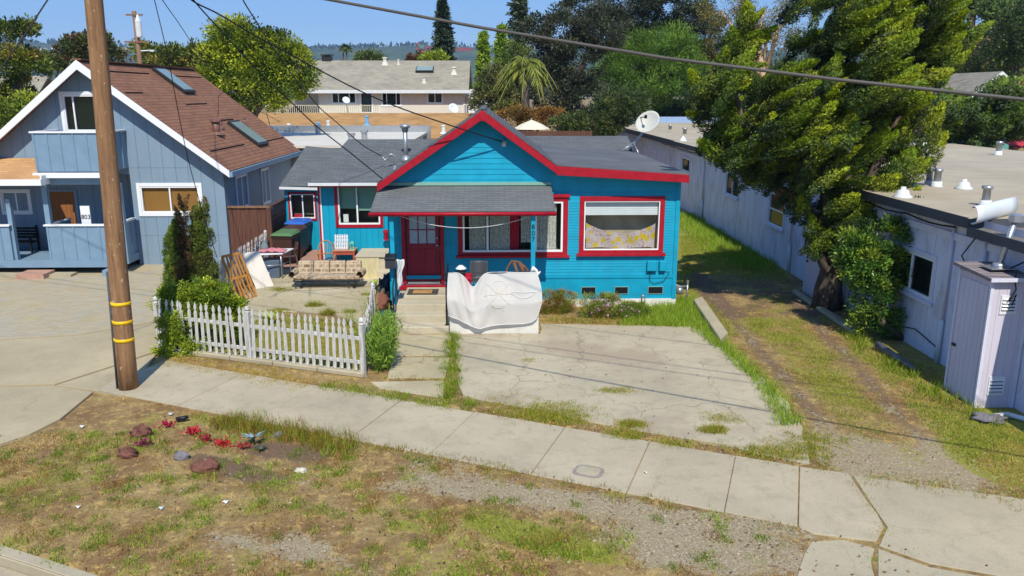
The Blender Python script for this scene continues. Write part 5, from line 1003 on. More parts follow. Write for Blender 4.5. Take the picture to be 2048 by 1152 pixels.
p=W(936,552,19.1); t=MB(); t.lathe((p.x,19.2,.615),[(.06,0),(.09,.75),(.1,.8)],10); tag(t.build('red_pot',M['reddrape']),'red container just visible beside the lantern','container')
rc=thing('rattan_chair','brown bent-cane chair back beside the right porch post','chair',(.62,20.0,.615)); br=wood('cane','5a3a26','8a6040',1.)
mb=MB(); mb.tube([(-.28,0,.1),(-.27,.02,.75),(-.15,.05,.93),(.05,.06,.9),(.25,.03,.72),(.3,0,.1)],.03,7); mb.tube([(-.1,.03,.9),(.05,0,.5),(.1,0,.2)],.04,7);mb.tube([(.05,.04,.9),(.2,.02,.5)],.05,7); mb.build('frame',br,rc,local=True); mb=MB(); mb.box((-.25,-.4,.35),(.28,0,.42)); mb.build('seat',br,rc,local=True)
# white garment hanging by the mailbox, clothesline
mb=MB(); pg=W(797,520,19.9)
def fg(a,b): return (pg.x-.06+.16*a*(1.2-.5*b)+.02*math.sin(b*9),19.95+.05*math.sin(a*9+b*5),pg.z+.0-.8*b*(1-.2*a)+.0)
mb.grid(fg,10,20); tag(mb.build('white_shirt',M['gwhite'],solid=.01),'white garment hanging beside the left porch post','garment')
mb=MB(); mb.tube(sagwire(W(800,432,19.75),W(1062,432,19.75),.3),.008,5); tag(mb.build('clothesline',M['gwhite']),'thin white cord sagging under the porch roof edge','cord')
def lump(name,label,cat,c,r,mat,seed,amp=.35,parent=None,seg=16):
    rg=random.Random(seed); ph=[(rg.uniform(1,3.2),rg.uniform(0,6),rg.uniform(1,3.2),rg.uniform(0,6)) for _ in range(5)]; mb=MB()
    def f(a,b):
        th=a*2*math.pi; p=b*math.pi; x,y,z=math.sin(p)*math.cos(th),math.sin(p)*math.sin(th),math.cos(p); k=1+sum(amp/5*math.sin(q[0]*3*x+q[1])*math.cos(q[2]*3*(y+z)+q[3]) for q in ph)*2
        return (c[0]+x*k*r[0],c[1]+y*k*r[1],c[2]+z*k*r[2])
    mb.grid(f,seg,seg*3//4,seg>14); o=mb.build(name,mat,parent); 
    if label: tag(o,label,cat)
    return o
g=G(765,600,0); lump('dark_bag','dark grey bag slumped against the left side of the front steps','bag',(g.x+.15,g.y+.1,.28),(.28,.75,.42),M['darkmetal'],3); lump('brown_bag','brown cloth bag lying in front of the dark bag','bag',(G(757,628).x-.02,G(757,628).y+.35,.2),(.3,.42,.26),paint('brown_cloth','7a4f40',.85,.15,4),5)
g=G(775,650); t=MB(); t.box((g.x-.22,g.y+.1,0),(g.x+.18,g.y+.5,.26)); tag(t.build('crate',paint('teal_crate','24525a',.6,.1),bevel=.01),'small dark teal crate under the brown bag','crate')
# ---------------------------------------------------------------- things in the side yard
def at(px,py,z=0.): return G(px,py,z)
# stoop against the wing wall
st=thing('side_stoop','worn concrete stoop with side steps against the wing wall','stoop',(-4.,25,0)); mb=MB(); mb.box((-4.36,24.81,-.02),(-3.62,26.18,.70)); mb.build('landing',paint('yellowed_plaster','cfc39a',.85,.08,2,.4),st,bevel=.015); mb=MB(); mb.box((-4.38,24.79,.70),(-3.4,26.18,.73)); mb.build('top',M['steps'],st)
mb=MB()
for i in range(4): mb.box((-3.62+.002,24.0+.28*i,-.02),(-3.02,24.0+.28*i+ (1.3 if i==3 else .279),.165*(i+1)))
mb.build('steps',M['steps'],st,weld=False)
# red deck boards
mb=MB(); x=cx_(576)
for i in range(13): mb.box((x+.02,26.25+.23*i,0),(XB-.08+ (0),26.25+.23*i+.22,.1))
dkk=tag(mb.build('low_deck',wood('faded_red_deck','8e6a5c','b89080',1.,(2,9,9)),bevel=.005),'low faded red plank deck between the bins and the wing','deck')
def bin_(name,label,c,rz,lidm,body,h=1.08,txt=None):
    t=thing(name,label,'wheelie bin',c,rz,'wheelie bins by the board fence'); mb=MB(); mb.hexa([(-.27,-.3,.08),(.27,-.3,.08),(.27,.3,.08),(-.27,.3,.08),(-.35,-.4,h),(.35,-.4,h),(.35,.4,h),(-.35,.4,h)]); mb.box((-.37,-.42,h-.1),(.37,.42,h-.02)); mb.build('body',body,t,local=True,bevel=.02)
    mb=MB(); mb.hexa([(-.39,-.48,h),(.39,-.48,h),(.39,.44,h),(-.39,.44,h),(-.33,-.38,h+.08),(.29,-.34,h+.08),(.29,.4,h+.12),(-.29,.4,h+.12)]); mb.build('lid',lidm,t,local=True,bevel=.02)
    mb=MB(); mb.tube([(-.3,.44,h),(.3,.44,h)],.02,8); mb.build('handle',body,t,local=True)
    for sx in (-.28,.28): mb=MB(); mb.tube([(sx-.03,.27,.12),(sx+.03,.27,.12)],.12,14); mb.build('wheel',M['dark'],t,local=True)
    if txt: 
        o=texttag(txt,.07,(0,-.345,.74),(R(94),0,0),M['gwhite'],t,'lettering',.002,1.,.9); o.location=(0,-.4,.78)
    return t
BRN=paint('brown_bin_plastic','4a332c',.45,.06)
b1=G(572,527); bin_('wheelie_bin','brown wheelie bin with green lid nearest the table',(W(572,480,27.0).x,27.0,0),R(-6),paint('green_lid','54734a',.5,.08),BRN,txt='CITY OF HAYWARD\nWASTE MANAGEMENT' if 0 else None)
b2=G(597,520); bin_('wheelie_bin','brown wheelie bin with brown lid between the green and blue lids',(W(588,480,27.95).x,27.95,0),R(-4),BRN,BRN)
bin_('wheelie_bin','brown wheelie bin with blue lid nearest the wing wall',(W(600,480,28.9).x,28.85,.1),R(-8),paint('blue_lid','2f62b8',.45,.06),BRN)
# table with cloth, tote and bucket
tb=G(540,560); tb=Vector((tb.x-.05,tb.y+.3,0)); tz=W(540,507,tb.y).z
tt=thing('folding_table','small white-topped folding table with grey legs by the picket fence','table',tb,R(0))
mb=MB(); mb.prism([(-.45,-.4,.8),(.48,-.22,.8),(.62,.65,.8),(-.2,.6,.8)],(0,0,.04)); mb.build('tabletop',M['white'],tt,local=True,bevel=.01)
for x,y in ((-.36,-.3),(.4,-.15),(.5,.55),(-.15,.5)): mb=MB(); mb.tube([(x,y,0),(x,y,.8)],.02,6); mb.build('leg',M['galv'],tt,local=True)
mb=MB(); mb.tube([(-.36,-.3,.45),(.4,-.15,.45),(.5,.55,.45)],.015,6); mb.build('brace',M['galv'],tt,local=True)
mb=MB(); mb.grid(lambda a,b:(tb.x-.35+.85*a,tb.y-.2+.65*b*(1-.2*a),.855+.05*abs(math.sin(a*11+b*7))*math.sin(math.pi*a)+.03*math.sin(b*17)*math.sin(math.pi*b)+.01),24,18); tag(mb.build('pink_cloth',paint('pink_cloth','b8747c',.85,.2,9),solid=.012),'crumpled pink cloth on the white table','cloth')
c=Vector((tb.x-.22,tb.y+.3,.845)); t=MB(); t.lathe(c,[(.1,0),(.12,.02),(.12,.15),(.06,.24),(.045,.3),(.05,.32)],12); tag(t.build('glass_jug',glass('jar_glass',(.85,.9,.9),.5,.03,'90a0a0')),'clear glass jug at the back of the white table','jug')
mb=MB(); mb.hexa([(tb.x-.22,tb.y-.1,0),(tb.x+.3,tb.y-.1,0),(tb.x+.3,tb.y+.35,0),(tb.x-.22,tb.y+.35,0),(tb.x-.27,tb.y-.14,.6),(tb.x+.34,tb.y-.14,.6),(tb.x+.34,tb.y+.4,.6),(tb.x-.27,tb.y+.4,.6)]); tag(mb.build('storage_tote',paint('grey_blue_tote','58677c',.5,.08),bevel=.02),'grey-blue plastic tote under the white table','tote')
bp=G(526,565); bk=thing('bucket','grey bucket with a blue lid and wire handle in front of the tote','bucket',bp); mb=MB(); mb.lathe((0,0,0),[(.15,0),(.2,.34),(.21,.36)],18); mb.build('pail',paint('grey_pail','8a949c',.5,.05),bk,local=True); mb=MB(); mb.lathe((0,0,.36),[(.19,0),(.19,.03),(.1,.035)],18); mb.build('lid',paint('blue_lid2','2f62b8',.45,.06),bk,local=True); mb=MB(); mb.tube([(-.21,0,.33),(-.22,-.1,.2),(-.1,-.24,.14),(.1,-.24,.14),(.22,-.1,.2),(.21,0,.33)],.012,6); mb.build('handle',M['white'],bk,local=True)
# brown plastic armchair
pc=G(577,538); pc=Vector((pc.x-.1,pc.y+.3,0)); t=thing('plastic_armchair','brown plastic garden armchair beside the white table','chair',pc,R(-60)); PB=paint('brown_chair_plastic','5b4844',.45,.05)
mb=MB(); mb.box((-.25,-.27,.38),(.25,.22,.42)); mb.build('seat',PB,t,local=True,bevel=.01); mb=MB(); mb.hexa([(-.25,.2,.4),(.25,.2,.4),(.25,.23,.4),(-.25,.23,.4),(-.24,.33,.85),(.24,.33,.85),(.24,.36,.85),(-.24,.36,.85)]); mb.build('backrest',PB,t,local=True,bevel=.01)
for sx in (-1,1): mb=MB(); mb.bar((sx*.29,-.28,.62),(sx*.27,.3,.66),.06,.03); mb.build('armrest',PB,t,local=True)
for x,y in ((-.27,-.27),(.27,-.27),(-.26,.24),(.26,.24)): mb=MB(); mb.bar((x*1.1,y*1.1,0),(x,y,.62 if y<0 else .42),.06,.05); mb.build('leg',PB,t,local=True)
# white board and wooden lattice leaning on the fence
wbp=[W(495,503,23.2)];mb=MB(); P=[G(512,575),G(546,570),Vector((-7.55,23.6,1.12)),Vector((-7.6,22.7,1.12))]; A=G(548,572);B=G(515,578); up_=Vector((-.45,.25,1.05)); mb.prism([A,B,B+up_,A+up_],(-.03,-.02,0)); tag(mb.build('white_board',M['pinkwhite']),'whitish board leaning on the picket fence behind the wooden lattice','board')
q0=G(478,603);q1=G(502,590); uv=W(435,517,q0.y+.0)-q0; uv=Vector((uv.x*.92,.25,uv.z*1.0)); wv=(Vector((q1.x,q1.y,0))-q0); wv=Vector((.42,.62,0)).normalized()*.62
lt_=thing('wooden_lattice','orange wooden slatted frame leaning behind the shrub by the fence','frame',q0)
def lat(u0,v0,u1,v1,w_=.05,nm='slat',m='palewood'):
    mb=MB(); mb.bar(q0+wv*u0+uv*v0,q0+wv*u1+uv*v1,w_,.025,up=wv.cross(uv)); return mb.build(nm,M[m],lt_)
for u in (0,1): lat(u,0,u,1,.07,'stile')
for v in (0,.5,1): lat(0,v,1,v,.07,'rail')
for u in (.22,.4,.6,.8): lat(u,.03,u+random.uniform(-.05,.05),.49,.045)
for u in (.2,.42,.62,.8): lat(u,.52,u+random.uniform(-.05,.05),.97,.045)
# settee
sp_=(G(592,577)+G(718,575))/2; sp_=Vector((sp_.x,sp_.y+.35,0)); t=thing('settee','patterned brown and cream settee with black metal base in the yard','sofa',sp_,R(-1))
def _plaid():
    n=N('settee_fabric'); co=n.coord(); b=n.n('TexBrick'); b.inputs['Scale'].default_value=1; b.inputs['Brick Width'].default_value=.23; b.inputs['Row Height'].default_value=.13; b.inputs['Mortar Size'].default_value=.02; b.inputs['Color1'].default_value=(*hexc('5e4838'),1); b.inputs['Color2'].default_value=(*hexc('9a8270'),1); b.inputs['Mortar'].default_value=(*hexc('b3a288'),1)
    n.l(n.coord('UV'),b.inputs[0]); a=n.noise(co,7,5,.7); col=n.mix(n.ramp(a,[(.42,0.),(.58,.75)]),b.outputs[0],hexc('b8a88e')); return n.out(col,.9)
M['plaid']=_plaid()
for i in range(4):
    x0=-.98+.49*i; mb=MB(); mb.hexa([(x0+.005,-.02,.34),(x0+.485,-.02,.34),(x0+.485,.2,.34),(x0+.005,.2,.34),(x0+.01,.12,.74),(x0+.48,.12,.74),(x0+.48,.3,.74),(x0+.01,.3,.74)])
    o=mb.build('back_cushion',M['plaid'],t,local=True); m_=o.modifiers.new('b','BEVEL'); m_.width=.055; m_.segments=3
mb=MB(); mb.box((-1.0,-.5,.27),(1.0,.08,.40)); mb.build('seat_cushion',M['plaid'],t,local=True,bevel=.04); mb=MB(); mb.tube([(-.98,-.5,.25),(.98,-.5,.25),(.98,.15,.25),(-.98,.15,.25),(-.98,-.5,.25)],.02,6); mb.build('base_frame',M['darkmetal'],t,local=True)
for x in (-.8,.8):
    mb=MB(); mb.tube([(x-.15,-.45,.24),(x-.12,-.48,.0),(x+.05,-.48,.0),(x+.08,-.45,.24)],.018,6); mb.tube([(x,-.45,.05),(x,.15,.05)],.018,6); mb.build('leg',M['darkmetal'],t,local=True)
for x in (-1.02,1.02): mb=MB(); mb.grid(lambda a,b:(x+.1*math.cos(a*2*math.pi),-.48+.6*b,.42+.12*math.sin(a*2*math.pi)),14,4); mb.build('bolster',M['plaid'],t,local=True)
# bentwood armchair on the deck edge
rk=W(653,527,25.35); rk=Vector((rk.x,25.35,.0)); t=thing('windsor_chair','orange-brown hoop-back wooden armchair behind the settee','chair',rk,R(8)); WD=wood('golden_wood','9a5a24','cf8c46',1.2)
hoop=lambda w_,h,z0,y: [(w_*math.cos(a_),y,z0+h*math.sin(a_)) for a_ in np.linspace(math.pi,0,16)]
mb=MB(); mb.tube([(-.24,.2,.44)]+[(x,y+.1*((z-.6)),z) for x,y,z in hoop(.27,.38,.72,.22)]+[(.24,.2,.44)],.017,6); mb.build('back_hoop',WD,t,local=True)
mb=MB(); mb.tube([(-.28,-.22,.66),(-.3,.1,.68),(-.2,.24,.68),(.2,.24,.68),(.3,.1,.68),(.28,-.22,.66)],.018,6); mb.build('arm_rail',WD,t,local=True)
mb=MB(); mb.lathe((0,0,.42),[(.25,0),(.28,.02),(.26,.04)],16); mb.build('seat',WD,t,local=True)
for x in np.linspace(-.18,.18,6): mb=MB(); mb.tube([(x*.9,.2,.46),(x*1.1,.27,1.02)],.008,5); mb.build('spindle',WD,t,local=True)
for x,y in ((-.2,-.2),(.2,-.2),(-.2,.2),(.2,.2)): mb=MB(); mb.tube([(x,y,.42),(x*1.3,y*1.3,0.03)],.016,6); mb.build('leg',WD,t,local=True)
for x in (-.2,.2): mb=MB(); mb.tube([(x,-.24,.44),(x*1.4,-.22,.66)],.014,6); mb.build('arm_post',WD,t,local=True)
# red stool table, birdhouse box, teal lantern, green mat
rs=W(692,528,25.75); rs=Vector((rs.x,25.75,0)); zt_=W(692,498,rs.y).z; t=thing('red_side_table','low orange-red wooden side table against the wing wall','table',rs); RD=paint('orange_red_paint','b0503e',.6,.15,4)
mb=MB(); mb.box((-.36,-.3,zt_-.03),(.36,.3,zt_)); mb.build('tabletop',paint('worn_orange','b8785a',.7,.15,5),t,local=True,bevel=.005); mb=MB(); mb.box((-.33,-.27,zt_-.14),(.33,-.25,zt_-.03)); mb.box((-.33,.25,zt_-.14),(.33,.27,zt_-.03)); mb.build('apron',RD,t,local=True)
for x,y in ((-.32,-.26),(.32,-.26),(-.32,.26),(.32,.26)): mb=MB(); mb.box((x-.03,y-.03,0),(x+.03,y+.03,zt_-.03)); mb.build('leg',RD,t,local=True)
t=thing('slatted_planter','white picket-sided planter box standing on the red side table','planter',(rs.x-.1,rs.y,zt_)); mb=MB()
for j,(z0,z1,y) in enumerate(((0,.28,-.13),(.24,.5,-.02),)):
    for i in range(6): x=-.22+.075*i; mb.prism([(x,y,z0),(x+.05,y,z0),(x+.05,y,z1-.03),(x+.025,y,z1),(x,y,z1-.03)],(0,.015,0))
    mb.box((-.23,y+.015,z0+.05),(.22,y+.03,z0+.08)); mb.box((-.23,y+.015,z1-.1),(.22,y+.03,z1-.07))
mb.box((-.23,-.13,0),(-.21,.16,.2)); mb.box((.2,-.13,0),(.22,.16,.2)); mb.box((-.23,-.13,.01),(.22,.16,.03)); mb.build('picket_sides',M['white'],t,local=True)
tl=thing('teal_lantern','small mint green lantern on the red side table','lantern',(rs.x+.25,rs.y-.1,zt_)); mb=MB(); TL=paint('mint_paint','6cc0a0',.5,.05)
for x,y in ((-.05,-.05),(.05,-.05),(.05,.05),(-.05,.05)): mb.box((x-.01,y-.01,0),(x+.01,y+.01,.2))
mb.box((-.07,-.07,0),(.07,.07,.02)); mb.box((-.07,-.07,.2),(.07,.07,.22)); mb.build('cage',TL,tl,local=True); mb=MB(); mb.lathe((0,0,.22),[(.06,0),(.02,.06)],4); mb.build('top',TL,tl,local=True)
g=W(690,534,25.1); mb=MB(); mb.box((g.x-.4,24.85,.3),(g.x+.3,25.3,.4)); mb.box((g.x-.36,24.87,0),(g.x+.26,25.28,.3)); tag(mb.build('green_footstool',paint('green_mat','4b8568',.9,.1,8),bevel=.01),'green padded footstool in front of the red side table','footstool')
mb=MB(); g=G(610,600); 
# rocks, bottle, valve cover, pipes on the ground
ROCK=paint('red_lava_rock','6b463c',.95,.5,9,.4,bump=1.); ROCKG=paint('grey_rock','6d6a70',.95,.3,5,bump=1.)
for i,(x,y,rx,ry,rz,m,lb) in enumerate(((283,872,.2,.15,.2,ROCK,'reddish rock farthest back, left of the red succulents'),(256,913,.18,.14,.17,ROCK,'pointed reddish rock nearest the driveway'),(364,917,.15,.13,.13,ROCKG,'bluish-grey rock between the reddish rocks'),(411,941,.26,.18,.19,ROCK,'largest rounded brown rock at the front of the bed'),(557,874,.11,.08,.1,ROCKG,'small grey rock right of the blue agave'),(602,944,.11,.09,.07,paint('white_rock','c4bfb0',.9,.1),'flat whitish stone on bare soil'))):
    g=G(x,y); lump('rock',lb,'rock',(g.x,g.y,rz*.22),(rx*.85,ry*.8,rz*.7),m,20+i,.24,seg=26)
tg=bpy.data.objects
for o in list(COL.objects):
    if o.name.startswith('rock'): o['group']='rocks round the planting bed'
g=G(1177,943,.02); t=MB(); vc=thing('valve_cover','rounded concrete meter cover set in the sidewalk','cover',g,-TH); mb=MB(); rr_=lambda w_,h: [(w_*math.copysign(abs(math.cos(a_))**.5,math.cos(a_)),h*math.copysign(abs(math.sin(a_))**.5,math.sin(a_)),0) for a_ in np.linspace(0,2*math.pi,28,endpoint=False)]
mb.prism([(x,y,-.01) for x,y,_ in rr_(.23,.19)],(0,0,.018)); mb.build('frame',paint('cover_edge','8a847a',.9),vc,local=True); mb=MB(); mb.prism([(x,y,0) for x,y,_ in rr_(.18,.14)],(0,0,.014)); mb.build('lid',M['kerb'],vc,local=True)
for i,(x,y,s_,c_,lb) in enumerate(((163,853,.05,'dfe0dc','white paper scrap in the grass near the left concrete'),(155,1014,.035,'e6e6e2','tiny white litter scrap low on the left'),(321,1016,.045,'c0ccd6','pale bluish plastic scrap'),(450,1004,.05,'e8e8e4','folded white paper on the bare gravel'),(340,828,.05,'c4d0dc','bluish litter piece behind the succulents'),(1290,945,.03,'dddddd','small white scrap on the sidewalk'))):
    g=G(x,y,.03); mb=MB(); mb.grid(lambda a,b:(g.x+(a-.5)*s_*1.3+b*.02,g.y+(b-.5)*s_*1.3+.01*math.sin(a*6),g.z+.01+.012*math.sin(a*5+b*3)),4,4); tag(mb.build('litter',paint('litter%d'%i,c_,.7),solid=.004),lb,'litter','scraps of litter')
g=G(364,845); mb=MB(); mb.tube([g+Vector((-.1,0,.06)),g+Vector((.02,.03,.07)),g+Vector((.1,.05,.09))],[.04,.045,.03],10); tag(mb.build('black_pipe_stub',M['darkmetal']),'short black pipe piece lying behind the succulents','pipe')
mb=MB(); mb.tube([G(1990,832,.05),G(2015,829,.06),G(2048,838,.05),G(2075,850,.04)],.05,8); tag(mb.build('white_drain_pipe',M['gwhite']),'white plastic drain pipe lying at the foot of the near closet','pipe')
lump('edging_stone','flat grey stone in the grass by the white drain pipe','stone',tuple(G(1978,838,.03)),(.3,.18,.09),ROCKG,77,.3)
mb=MB(); a=G(1755,700);b=G(1830,745); mb.tube([a+Vector((0,0,.12)),b+Vector((0,0,.06))],[.1,.04],6); mb.prism([a+Vector((-.02,.1,.02)),b+Vector((0,0,.02)),b+Vector((.1,.2,.02)),a+Vector((.2,.5,.02))],(0,0,.06)); tag(mb.build('broken_slab',ROCKG),'broken grey concrete slab in the grass before the lavender wall','slab')
# gas meter at the cottage corner and a stand tap
gm=G(1368,607); gm=Vector((XR_+.22,gm.y+.2,0)); t=thing('gas_meter','white gas meter with pipes at the right corner of the cottage','gas meter',gm); mb=MB(); mb.lathe((0,0,.32),[(.05,-.1),(.1,-.08),(.1,.08),(.05,.1)],12); mb.build('meter',M['galv'],t,local=True,bevel=.0)
mb=MB(); mb.tube([(.22,0,0),(.22,0,.5)],.025,8); mb.tube([(.22,0,.45),(0,0,.45),(-.12,0,.5),(-.2,.0,.5),(-.22,.1,.3)],.02,8); mb.lathe((.22,0,.5),[(.03,0),(.035,.12)],8); mb.build('pipes',M['galv'],t,local=True)
g=G(1292,632); mb=MB(); mb.tube([(g.x,YW-.35,0),(g.x,YW-.35,.42),(g.x,YW-.45,.42),(g.x,YW-.48,.36)],.02,7); mb.tube([(g.x+.09,YW-.33,0),(g.x+.09,YW-.33,.36),(g.x,YW-.34,.4)],.016,7); tag(mb.build('garden_tap',M['galv']),'grey standpipe tap among the flowers below the vents','tap')
# ---------------------------------------------------------------- trees and plants
def ell(n,c,r,shell=.55):
    d=unit(rng.normal(size=(n,3))); k=rng.random((n,1))**(1/3.); k=shell+(1-shell)*k; return np.array(c)+d*k*np.array(r), d
def crown(parent,blobs,nc,rc,nl,L,cols,wd=.45,up=.35,outw=.6,name='crown',shell=.7,squash=.7,jit=.22,mat=None,k=1.,dirv=None):
    """blobs: (centre, radii); nc clumps in each per unit of relative size, nl leaves per clump"""
    tot=sum(b[1][0]*b[1][2] for b in blobs); P=[];D=[];C=[];LL=[];NN=[]
    for c,r in blobs:
        n=max(3,int(nc*.8*r[0]*r[2]/tot)); q,d=ell(n,c,r,shell)
        for i in range(n):
            rr=rc*rng.uniform(.6,1.5); o=unit(rng.normal(size=(nl,3)))*(rng.random((nl,1))**.5)*.95*rr; o[:,2]*=squash
            base=np.array(hexc(cols[rng.integers(len(cols))],k))*(1+rng.normal(0,jit))
            P.append(q[i]+o); NN.append(unit(o)+d[i]*.35+[0,0,.2]); D.append(unit(o)*.7+d[i]*outw+np.array([0,0,up])+rng.normal(size=(nl,3))*.45+(np.array(dirv) if dirv is not None else 0)); C.append(np.clip(base*(1+rng.normal(0,.14,(nl,1))),0,1))
    P=np.concatenate(P); D=np.concatenate(D); C=np.concatenate(C); n=len(P); LL=L*rng.uniform(.6,1.3,n)
    return leaves(P,D,LL,LL*wd,C,name,mat or M['leaf'],parent,np.concatenate(NN),.42)
def trunk(parent,pts,r,mat='bark',name='trunk',limbs=()):
    mb=MB(); mb.tube(pts,r,10); 
    for l,rr in limbs: mb.tube(l,rr,7)
    return mb.build(name,M[mat],parent)
def pxb(lst,Y,dep=.8):
    out=[]
    for b in lst:
        px,py,rx,ry=b[:4]; dy=b[4] if len(b)>4 else 0.; c=W(px,py,Y+dy); s_=(Y+dy)*1.02/F; out.append((tuple(c),(rx*s_,max(rx,ry)*s_*dep,ry*s_)))
    return out
def tree(label,Y,px,blobs,cols,nc,rc,nl,L,cat='tree',group=None,tr=.2,trtop=None,tmat='bark',name='tree',limbs=3,trunkpx=None,**kw):
    B=pxb(blobs,Y,kw.pop('dep',.8)); b0=W(px,300,Y); t=thing(name,label,cat,(b0.x,Y,0),group=group)
    cz=np.mean([b[0][2] for b in B]); cx=np.mean([b[0][0] for b in B]); pts=[Vector((b0.x,Y,-.1)),Vector((b0.x*.7+cx*.3,Y,cz*.45)),Vector((cx,Y,cz))]
    lm=[]
    for b in B[:limbs+4]: lm.append(([pts[1].lerp(pts[2],.3),pts[2].lerp(Vector(b[0]),.5)+Vector((0,0,-.1*cz)),Vector(b[0])],[tr*.5,tr*.35,tr*.15]))
    trunk(t,pts,[tr,tr*.8,tr*.5],tmat,limbs=lm); crown(t,B,nc,rc,nl,L,cols,**kw); return t
YG=['8fa32a','7b9324','a4b238','66801e','94a630']; MG=['4f6b26','5d7a2c','42591f','6f8a34']; DG=['2f3f20','3a4c26','46562c','28361d']; OL=['5a6234','6a7040','4a522b','787a48']
# far left cluster and trees behind the gabled house
tree('tall mixed palm-like tree at the left edge with yellow-green top',45,30,[(22,80,45,38),(50,135,26,40),(10,170,40,45),(20,220,40,40),(45,60,20,15)],['5f7426','7f8a2c','46591f','8a7f34'],110,.5,130,.22,trtop=0,tr=.35)
tree('dark reddish-green tree behind the big utility pole',70,165,[(160,100,32,22),(190,90,28,20),(135,100,14,16),(220,112,20,16)],['3f4a24','5a4a2a','4c5a28','62512e'],80,.7,90,.3,group='trees behind the brown roof')
tree('low olive-green tree left of the dark reddish tree',80,100,[(100,125,28,12),(75,132,18,12),(125,130,18,12)],['5a6a2a','6b7a32','4a5826'],50,.7,90,.3,group='trees behind the brown roof')
tree('round tree with yellow flowers under the street lamp',70,300,[(300,112,22,14),(285,100,12,12),(322,120,16,12)],['6a7a2a','8a8430','4f6226'],50,.6,90,.28,group='trees behind the brown roof')
tree('spreading olive tree left of the big bright-green tree',62,362,[(350,112,24,15),(380,108,22,16),(405,125,22,18),(335,125,15,12)],['61702c','7a8434','50602a','8a7a3c'],70,.6,90,.28,group='trees behind the brown roof')
tree('large bright yellow-green broadleaf tree beside the apartment block',44,500,[(470,80,38,32),(520,105,48,40),(575,125,38,34),(440,120,30,28),(500,165,55,40),(560,180,40,30),(430,175,30,35),(545,78,22,15),(600,150,22,20),(455,60,25,15)],['8f9c22','7b8a20','9ea628','5a6e1e','4a5e1c'],330,.6,190,.17,tr=.35,limbs=5)
tree('yellow-tipped small tree at the left edge behind the board house',40,5,[(10,250,50,40),(60,215,26,22)],['6f8428','8a962e','4f641f'],70,.5,120,.18)
# distant palms, bare tree, bush, spruce
def palm(label,px,ytop,ybase,Y,nf,fl,cols,tr=.2,group=None,name='palm_tree',drp=.5,seglf=16,lw=.18,sw=1.):
    c=W(px,ytop,Y); b=W(px-2,ybase,Y); t=thing(name,label,'palm',(b.x,Y,0),group=group); mb=MB(); mb.tube([(b.x,Y,min(0,b.z)),(c.x,Y,c.z)],[tr,tr*.8],8); mb.build('trunk',M['bark'],t)
    P=[];D=[];Ls=[];mb=MB()
    for i in range(nf):
        a=rng.uniform(0,2*math.pi); el=rng.uniform(-.5,1.2); d=np.array([math.cos(a)*math.cos(el),math.sin(a)*math.cos(el),math.sin(el)]); ln=fl*rng.uniform(.8,1.1); pts=[]
        for k_ in range(seglf):
            u=k_/seglf; p=np.array(c)+d*ln*u+np.array([0,0,-drp*ln*u*u]); pts.append(p)
            tg=unit((d+np.array([0,0,-2*drp*u]))[None])[0]; sd2=unit(np.cross(tg,[0,0,1.])[None])[0]
            for s2 in (-1,1): P.append(p); D.append(sd2*s2*sw+tg*.5+np.array([0,0,-.35])); Ls.append(ln*.32*math.sin(math.pi*min(.97,u+.12)))
        mb.tube([Vector(p) for p in pts[::3]],fl*.012,4)
    mb.build('rachis',M['gshade'] if 0 else paint('rachis_green','7a7c3a',.7),t); P=np.array(P);D=np.array(D);Ls=np.array(Ls); leaves(P,D,Ls,Ls*lw,pal(len(P),cols,.12),'fronds',M['leaf'],t); return t
palm('left one of two tiny palms on the skyline',686,98,125,230,26,2.2,['46552c','5a6a34'],.25,'skyline palms',lw=.4); palm('right, slightly taller one of two tiny palms on the skyline',693,95,125,225,26,2.3,['46552c','5a6a34'],.25,'skyline palms',lw=.4)
t=thing('bare_tree','small leafless tree on the skyline above the apartment roof','tree',(W(727,120,110).x,110,0)); mb=MB(); c=W(727,120,110); mb.tube([(c.x,110,0),(c.x,110,c.z),(c.x,110,c.z+1)],[.25,.2,.05],6)
for i in range(26):
    a=random.uniform(0,6.28); z=c.z-.9+random.uniform(0,1.6); mb.tube([(c.x,110,z-.4),(c.x+math.cos(a)*.8,110+math.sin(a)*.8,z),(c.x+math.cos(a)*1.6,110+math.sin(a)*1.6,z+random.uniform(-.1,.4))],[.06,.045,.02],4)
mb.build('branches',M['bark'],t)
tree('reddish shrubby tree behind the apartment ridge',90,838,[(838,118,18,10),(828,122,12,8)],['6a4436','7a5440','5a4a30'],30,.6,80,.3); tree('bright lime tree behind the apartment ridge',88,868,[(868,117,20,10),(880,122,14,8)],['9aa830','8a9c2a'],30,.6,80,.3)
